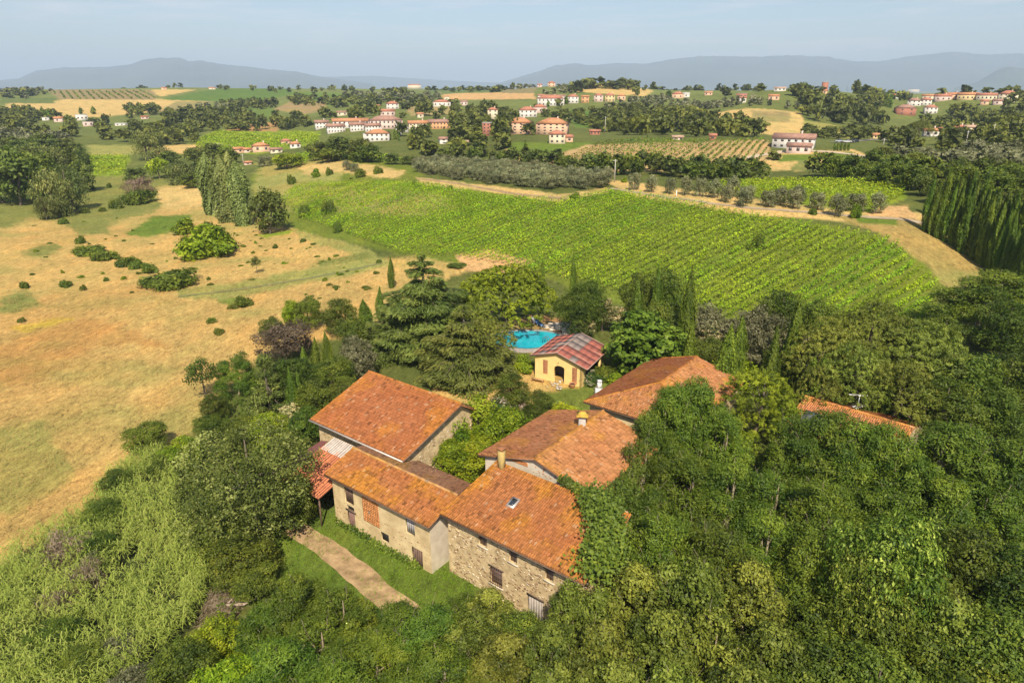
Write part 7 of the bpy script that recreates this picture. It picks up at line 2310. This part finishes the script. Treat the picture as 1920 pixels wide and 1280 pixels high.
# ------------------------------------------------------------------ vine rows
def vine_rows(poly, d0, d1, spacing, H_, Wd_, mat, per_m, size, group, label, seed, gap=0.46, name='vine_row', gf=11.0, weedy=False):
    W = world_poly(poly)
    a = ground_at(*d0)[:2]; b = ground_at(*d1)[:2]
    d = (b - a) / np.linalg.norm(b - a); nrm_ = np.array([-d[1], d[0]])
    Wp = np.array(W)
    o = Wp @ nrm_
    r = np.random.RandomState(seed)
    k = 0
    c_ = np.arange(o.min() + spacing / 2, o.max(), spacing)
    for off in c_:
        s = Wp @ d
        L0, L1 = s.min(), s.max()
        n_ = int((L1 - L0) * per_m)
        t = r.uniform(L0, L1, n_)
        wig = (fbm(t / 9, t * 0 + off, seed) - 0.5) * 0.5
        X = d[0] * t + nrm_[0] * (off + wig); Y = d[1] * t + nrm_[1] * (off + wig)
        m = inside(X, Y, W)
        qx, qy = to_px(X, Y, X * 0 + 8)
        wd_ = np.clip((1000 - qx) / 420, 0, 1) * 0.17 if weedy else 0
        m &= fbm(X / gf, Y / gf, seed + 3) > gap + wd_ - 0.25 * r.rand(n_) - (r.rand(n_) < 0.13)
        X, Y, t = X[m], Y[m], t[m]
        if len(X) < 30: continue
        n_ = len(X)
        vig = 0.75 + 0.5 * fbm(X / 3.0, Y / 3.0, seed + 4)
        ph = r.uniform(-1, 1, n_)
        hz_ = r.beta(2.2, 1.3, n_) * H_ * vig
        ox = ph * Wd_ * 0.5 * vig
        P = np.column_stack([X + nrm_[0] * ox, Y + nrm_[1] * ox, terrain(X, Y) + hz_ + 0.1])
        N = np.column_stack([nrm_[0] * ph * 0.8, nrm_[1] * ph * 0.8, 0.4 + 0.7 * hz_ / H_]) + r.normal(0, .5, (n_, 3))
        V, F = leaf_quads(P, N, size, 0.62, r)
        v = 0.45 + (fbm(X / 7, Y / 7, seed + 8) - 0.5) * 0.7 + r.normal(0, .15, n_) + 0.12 * (hz_ / H_ - .5)
        # stand the row's own origin at its foot
        org = np.array([X.mean(), Y.mean(), P[:, 2].min()])
        ob = link(bpy.data.objects.new(name, np_mesh(name, V - org, F, mat, fval=np.clip(v, 0, 1))))
        ob.location = org
        tag(ob, label, 'vine row', group)
        k += 1
    print(group, k)


vine_rows([(560, 345), (700, 345), (840, 354), (1050, 380), (1140, 362), (1200, 368), (1400, 405), (1560, 434), (1680, 456), (1700, 490), (1758, 530), (1740, 600), (1560, 610), (1300, 592), (1180, 560), (1060, 525), (950, 500), (860, 485), (760, 480), (690, 455), (620, 430), (560, 410), (520, 380)],
          (1150, 480), (1250, 434), 2.05, 1.55, 0.8, L_vine, 21, 0.19, 'vine rows on the slope behind the farm', 'leafy green vine row on the slope behind the farm', 5, gap=0.36, gf=7.0, weedy=True)
vine_rows([(1330, 350), (1400, 343), (1520, 340), (1620, 344), (1698, 354), (1690, 372), (1630, 396), (1560, 390), (1500, 384), (1400, 370)], (1400, 350), (1680, 372), 2.4, 1.7, 1.4, L_vine2, 12, 0.26, 'vine rows of the lime green vineyard', 'yellow green vine row beyond the olive trees', 6, gap=0.3)
vine_rows([(1005, 318), (1085, 285), (1130, 268), (1300, 264), (1438, 263), (1434, 316), (1300, 320), (1150, 321)], (1296, 312), (1360, 266), 2.9, 1.5, 0.7, L_vinef, 3.2, 0.42, 'vine rows on the striped tan hillside', 'thin green vine row on bare tan soil of the striped hillside', 7, gap=0.12)
vine_rows([(365, 265), (410, 246), (560, 248), (600, 256), (590, 268), (470, 286), (370, 278)], (400, 252), (590, 262), 3.4, 1.6, 1.6, L_vine2, 2.2, 0.6, 'vine rows in the far left field', 'green vine row in the bright field left of the red roofed hamlet', 8, gap=0.15)
vine_rows([(150, 294), (243, 293), (232, 328), (180, 330)], (160, 300), (240, 302), 3.0, 1.7, 1.6, L_vine2, 3, 0.5, 'vine rows in the small field at the left wood', 'green vine row in the small field beside the left wood', 9, gap=0.15)
vine_rows([(95, 172), (285, 170), (292, 186), (120, 186)], (150, 172), (165, 186), 9, 2.2, 2.2, L_vinef, 0.5, 1.5, 'vine rows on the far brown hill', 'dotted vine row on the far brown hill, top left', 10, gap=0.0)
vine_rows([(560, 292), (640, 284), (770, 305), (700, 306), (600, 300), (520, 320), (540, 300)], (560, 300), (700, 290), 2.6, 1.7, 1.4, L_vine, 4, 0.45, 'vine rows on the brow left of the olive grove', 'green vine row on the brow left of the olive grove', 12, gap=0.2)


# ------------------------------------------------------------------ reeds, grasses, ivy
def blades(name, poly, per_m2, H_, mat, seed, label, cat, leafs=9, w=0.035, arch=0.8, dens=0.0, world=None, dark=0.0, seg=2, lift=0.0):
    W = world or world_poly(poly)
    xs, ys = np.array([p[0] for p in W]), np.array([p[1] for p in W])
    r = np.random.RandomState(seed)
    n_ = int((xs.max() - xs.min()) * (ys.max() - ys.min()) * per_m2)
    X, Y = r.uniform(xs.min(), xs.max(), n_), r.uniform(ys.min(), ys.max(), n_)
    m = inside(X, Y, W) & (fbm(X / 2.5, Y / 2.5, seed) > dens)
    X, Y = X[m], Y[m]; n_ = len(X)
    Z = terrain(X, Y) + lift
    hh = H_ * r.uniform(0.55, 1.1, n_) * (0.7 + 0.6 * fbm(X / 4, Y / 4, seed + 2))
    lean = np.column_stack([fbm(X / 3, Y / 3, seed + 5) - 0.5, fbm(X / 3 + 9, Y / 3, seed + 6) - 0.5]) * 1.6
    idx = np.repeat(np.arange(n_), leafs)
    k = len(idx)
    t = np.tile(np.linspace(0.35, 1.0, leafs), n_)
    a = r.uniform(0, 6.283, k)
    base = np.column_stack([X[idx] + lean[idx, 0] * t * hh[idx] * 0.4, Y[idx] + lean[idx, 1] * t * hh[idx] * .4, Z[idx] + hh[idx] * t * .86])
    L = hh[idx] * r.uniform(0.16, 0.30, k) * (1.15 - 0.5 * t)
    dr = np.column_stack([np.cos(a), np.sin(a), np.zeros(k)]) + np.column_stack([lean[idx], np.zeros(k)]) * 0.9
    dr /= np.linalg.norm(dr, axis=1, keepdims=True)
    sd = np.column_stack([-dr[:, 1], dr[:, 0], np.zeros(k)])
    ww = (w * (0.7 + 0.6 * r.rand(k)) * H_ / 3)[:, None]
    p1 = base + dr * (L * .55)[:, None] + np.array([0, 0, 1.0]) * (L * 0.42)[:, None]
    p2 = base + dr * (L * 1.25)[:, None] + np.array([0, 0, 1.0]) * (L * (0.35 - arch * 0.5))[:, None]
    V = np.stack([base - sd * ww * .5, base + sd * ww * .5, p1 + sd * ww, p1 - sd * ww, p2], 1).reshape(-1, 3)
    b = (np.arange(k) * 5)[:, None]
    F4 = np.concatenate([b, b + 1, b + 2, b + 3], 1); F3 = np.concatenate([b + 3, b + 2, b + 4], 1)
    v = np.clip(0.45 + r.normal(0, .14, k) + 0.35 * (fbm(X / 3.5, Y / 3.5, seed + 9)[idx] - .5) + 0.15 * (t - .6) + dark, 0, 1)
    o = link(bpy.data.objects.new(name, np_mesh(name, V, [F4, F3], mat, fval=np.concatenate([v, v]))))
    tag(o, label, cat, kind='stuff')
    print(name, n_, k)
    return o


blades('reeds', [(-60, 1100), (60, 1030), (150, 980), (240, 880), (300, 850), (335, 890), (350, 990), (400, 1090), (380, 1160), (300, 1240), (150, 1330), (-60, 1400)], 7.5, 2.9, L_reed, 3, 'bed of tall arching green reeds along the field in the lower left', 'reeds', 11, 0.036, 0.8, 0.34)
blades('grass', [(560, 962), (650, 950), (845, 1050), (905, 1100), (880, 1160), (700, 1190), (560, 1130), (480, 1100), (490, 1030)], 16, 0.32, L_grass, 4, 'lush green grass between the farm front and the track', 'grass', 4, 0.16, 0.5, 0.33)
blades('dry_grass', [(-100, 700), (0, 560), (300, 520), (700, 520), (690, 600), (480, 660), (380, 760), (330, 830), (180, 950), (-20, 1060), (-300, 1100)], 4.6, 0.62, L_straw, 6, 'tall dry straw grass of the big field', 'dry grass', 3, 0.20, 0.7, 0.42)
blades('undergrowth', [(330, 900), (420, 760), (640, 690), (700, 700), (560, 790), (560, 980), (480, 1090), (640, 1180), (1000, 1180), (1200, 1100), (1300, 900), (1920, 900), (1920, 1500), (0, 1500), (300, 1250), (400, 1120)], 3.0, 1.1, L_dark, 8, 'shaded undergrowth beneath the trees', 'undergrowth', 5, 0.3, 0.7, 0.3)


def ivy(name, fr_pts, label, seed, width=0.7, n_=2600, size=0.1, mat=None):
    r = np.random.RandomState(seed)
    pts = np.array(fr_pts, float)
    s = np.concatenate([[0], np.cumsum(np.linalg.norm(np.diff(pts, axis=0), axis=1))])
    t = r.uniform(0, s[-1], n_)
    P = np.column_stack([np.interp(t, s, pts[:, k]) for k in range(3)])
    wd = width * (0.5 + 0.9 * fbm(t / 1.2, t * 0, seed))
    P += r.normal(0, 1, (n_, 3)) * wd[:, None] * np.array([.5, .5, .35])
    P[:, 2] += 0.15 + 0.35 * wd * np.abs(r.normal(size=n_))
    N = r.normal(0, .5, (n_, 3)) + np.array([-.2, -.5, .8])
    V, F = leaf_quads(P, N, size, .7, r)
    v = np.clip(0.5 + (fbm(t, t * 0, seed + 1) - .5) * .8 + r.normal(0, .15, n_), 0, 1)
    o = link(bpy.data.objects.new(name, np_mesh(name, V, F, mat or L_bright, fval=v)))
    tag(o, label, 'climbing plant')


ivy('ivy', [f2(21.4, 8.5, 8.7), f2(23.0, 8.2, 8.5), f2(24.6, 7.9, 8.4)], 'green climbing plant trailing along the gutter between the two farmhouse roofs', 3, 0.4, 3000, 0.12, L_oak)
ivy('ivy', [f2(24.8, 7.7, 8.4), f2(26.4, 6.9, 8.3), f2(27.6, 5.4, 7.9), f2(28.4, 3.8, 7.3), f2(28.6, 2.2, 6.8)], 'thick climber smothering the right end of the big farmhouse roof', 13, 1.25, 13000, 0.13, L_oak)
ivy('ivy', [f2(25.2, 10, 8.2), f2(25.5, 12, 8.2), f2(25.4, 15, 8.1)], 'dark climber along the right eave of the rear farmhouse', 4, 0.6, 2200, 0.12, L_dark)
ivy('ivy', [f2(0.3, 0.5, 0.2), f2(2.5, 0.4, 0.1), f2(5, 0.4, 0.3), f2(7, .3, .1), f2(9.5, .4, .2), f2(12, .3, .1)], 'weeds and red stalks along the foot of the plaster wall', 5, 0.45, 1500, 0.09, L_oak)
# ------------------------------------------------------------------ poles, masts, cars
M_pole = simple_mat('pale_pole', (0.45, 0.42, 0.38), 0.15, 2.0)
M_mast = simple_mat('steel_mast', (0.25, 0.25, 0.26), 0.1, 2.0, 0.5)


def pole(px, py, hpx, label, name='utility_pole', arms=1, r0=0.14, mat=None, cat='pole'):
    g_ = ground_at(px, py); s_ = mpp(g_)
    h_ = hpx * s_ * 1.05
    e = empty(name, tuple(g_), _rt.uniform(-.6, .6))
    tag(e, label, cat)
    MB().tube([(0, 0, -.5), (0, 0, h_)], [r0 * 1.25, r0 * .75], 7).obj('post', mat or M_pole, e)
    for k in range(arms):
        MB().box(-.9, .9, -.06, .06, h_ - .5 - .8 * k, h_ - .36 - .8 * k).obj('crossarm', mat or M_pole, e)
    return e


pole(1809, 278, 30, 'leaning pale utility pole left of another on the right hillside')
pole(1858, 268, 32, 'pale utility pole at the far right hillside')
pole(1656, 274, 13, 'short utility pole right of the little yellow house')
pole(1674, 276, 9, 'shortest utility pole below the lower hamlet')
pole(1134, 252, 30, 'tall lamp mast above the dark trees in the middle distance', 'lamp_mast', 1, .16)
pole(1113, 236, 13, 'short lamp mast left of the tall one', 'lamp_mast', 1, .16)
pole(1232, 244, 20, 'lamp mast amid the dark trees above the striped vineyard', 'lamp_mast', 1, .16)
pole(1152, 342, 40, 'utility pole at the right end of the olive grove')
pole(457, 310, 20, 'utility pole below the red roofed hamlet')
pole(999, 292, 12, 'thin pole at the corner of the striped vineyard', arms=0)
pole(862, 169, 24, 'lattice mast piercing the skyline left of centre', 'radio_mast', 3, .5, M_mast, 'mast')
pole(934, 168, 12, 'thin mast on the skyline in the centre', 'radio_mast', 1, .35, M_mast, 'mast')
pole(195, 163, 13, 'thin mast beside the white house on the left ridge', 'radio_mast', 1, .35, M_mast, 'mast')
pole(1268, 368, 10, 'short white post at the lane edge among the olive trees', 'post', 0, .13, M_whitep, 'post')


def car(px, py, label, c, rz):
    g_ = ground_at(px, py)
    e = empty('parked_car', (g_[0], g_[1], g_[2] + .22), rz)
    tag(e, label, 'car')
    pt = simple_mat('car_paint_' + label.split()[0], c, 0.03, 1.0, 0.3)
    V = [(-2.1, .45), (-2.05, .95), (-1.2, 1.02), (-.7, 1.02), (1.3, 1.02), (2.0, .95), (2.1, .45)]
    P0 = [(x, -.85, z) for x, z in V]; P1 = [(x, .85, z) for x, z in V]
    MB().add(P0 + P1, [tuple(range(7)), tuple(range(7, 14))[::-1]] + [(i, i + 7, (i + 1) % 7 + 7, (i + 1) % 7) for i in range(7)]).obj('body', pt, e)
    MB().hexa([(-1.0, -.75, 1.0), (1.5, -.75, 1.0), (1.5, .75, 1.0), (-1.0, .75, 1.0), (-.35, -.62, 1.5), (1.05, -.62, 1.5), (1.05, .62, 1.5), (-.35, .62, 1.5)]).obj('cabin', M_glass, e)
    MB().box(-.3, 1.0, -.6, .6, 1.501, 1.54).obj('car_roof', pt, e)
    for x in (-1.35, 1.3):
        for y in (-.8, .8):
            MB().tube([(x, y - .1, .35), (x, y + .1, .35)], .34, 10).obj('wheel', M_dark, e)


car(1588, 269, 'white car parked on the grey road below the wood', (0.6, 0.6, 0.6), 0.1)
car(1602, 268, 'dark car parked on the grey road right of the white one', (0.03, 0.03, 0.04), 0.2)
car(1573, 268, 'silver car parked on the grey road left of the white one', (0.35, 0.36, 0.38), 0.0)

# small scrub specks on the dry field
_r = np.random.RandomState(77)
k = 0
for poly, n_ in (([(20, 420), (380, 400), (700, 500), (440, 540), (300, 560), (20, 560)], 40), ([(400, 430), (560, 450), (700, 490), (560, 500), (420, 500)], 26), ([(370, 345), (400, 420), (520, 450), (560, 380), (520, 330)], 14), ([(640, 500), (720, 500), (700, 560), (560, 560)], 16), ([(560, 320), (760, 340), (700, 420), (560, 400)], 14)):
    xs, ys = [p[0] for p in poly], [p[1] for p in poly]
    j = 0
    while j < n_:
        px, py = _r.uniform(min(xs), max(xs)), _r.uniform(min(ys), max(ys))
        if not inside(np.array(px), np.array(py), poly): continue
        g_ = ground_at(px, py)
        plant('bush%d' % _r.randint(3), g_[0], g_[1], _r.uniform(.3, .9), _r.uniform(.35, .9), 'tiny tuft of scrub dotted over the dry meadow', 'bush', 'tufts of scrub on the dry meadow', z=g_[2], name='scrub_tuft')
        j += 1
print('objects', len(bpy.data.objects), 'tris', sum(sum(len(p) - 2 for p in ()) + (len(m.loops) - 2 * len(m.polygons)) for m in bpy.data.meshes))
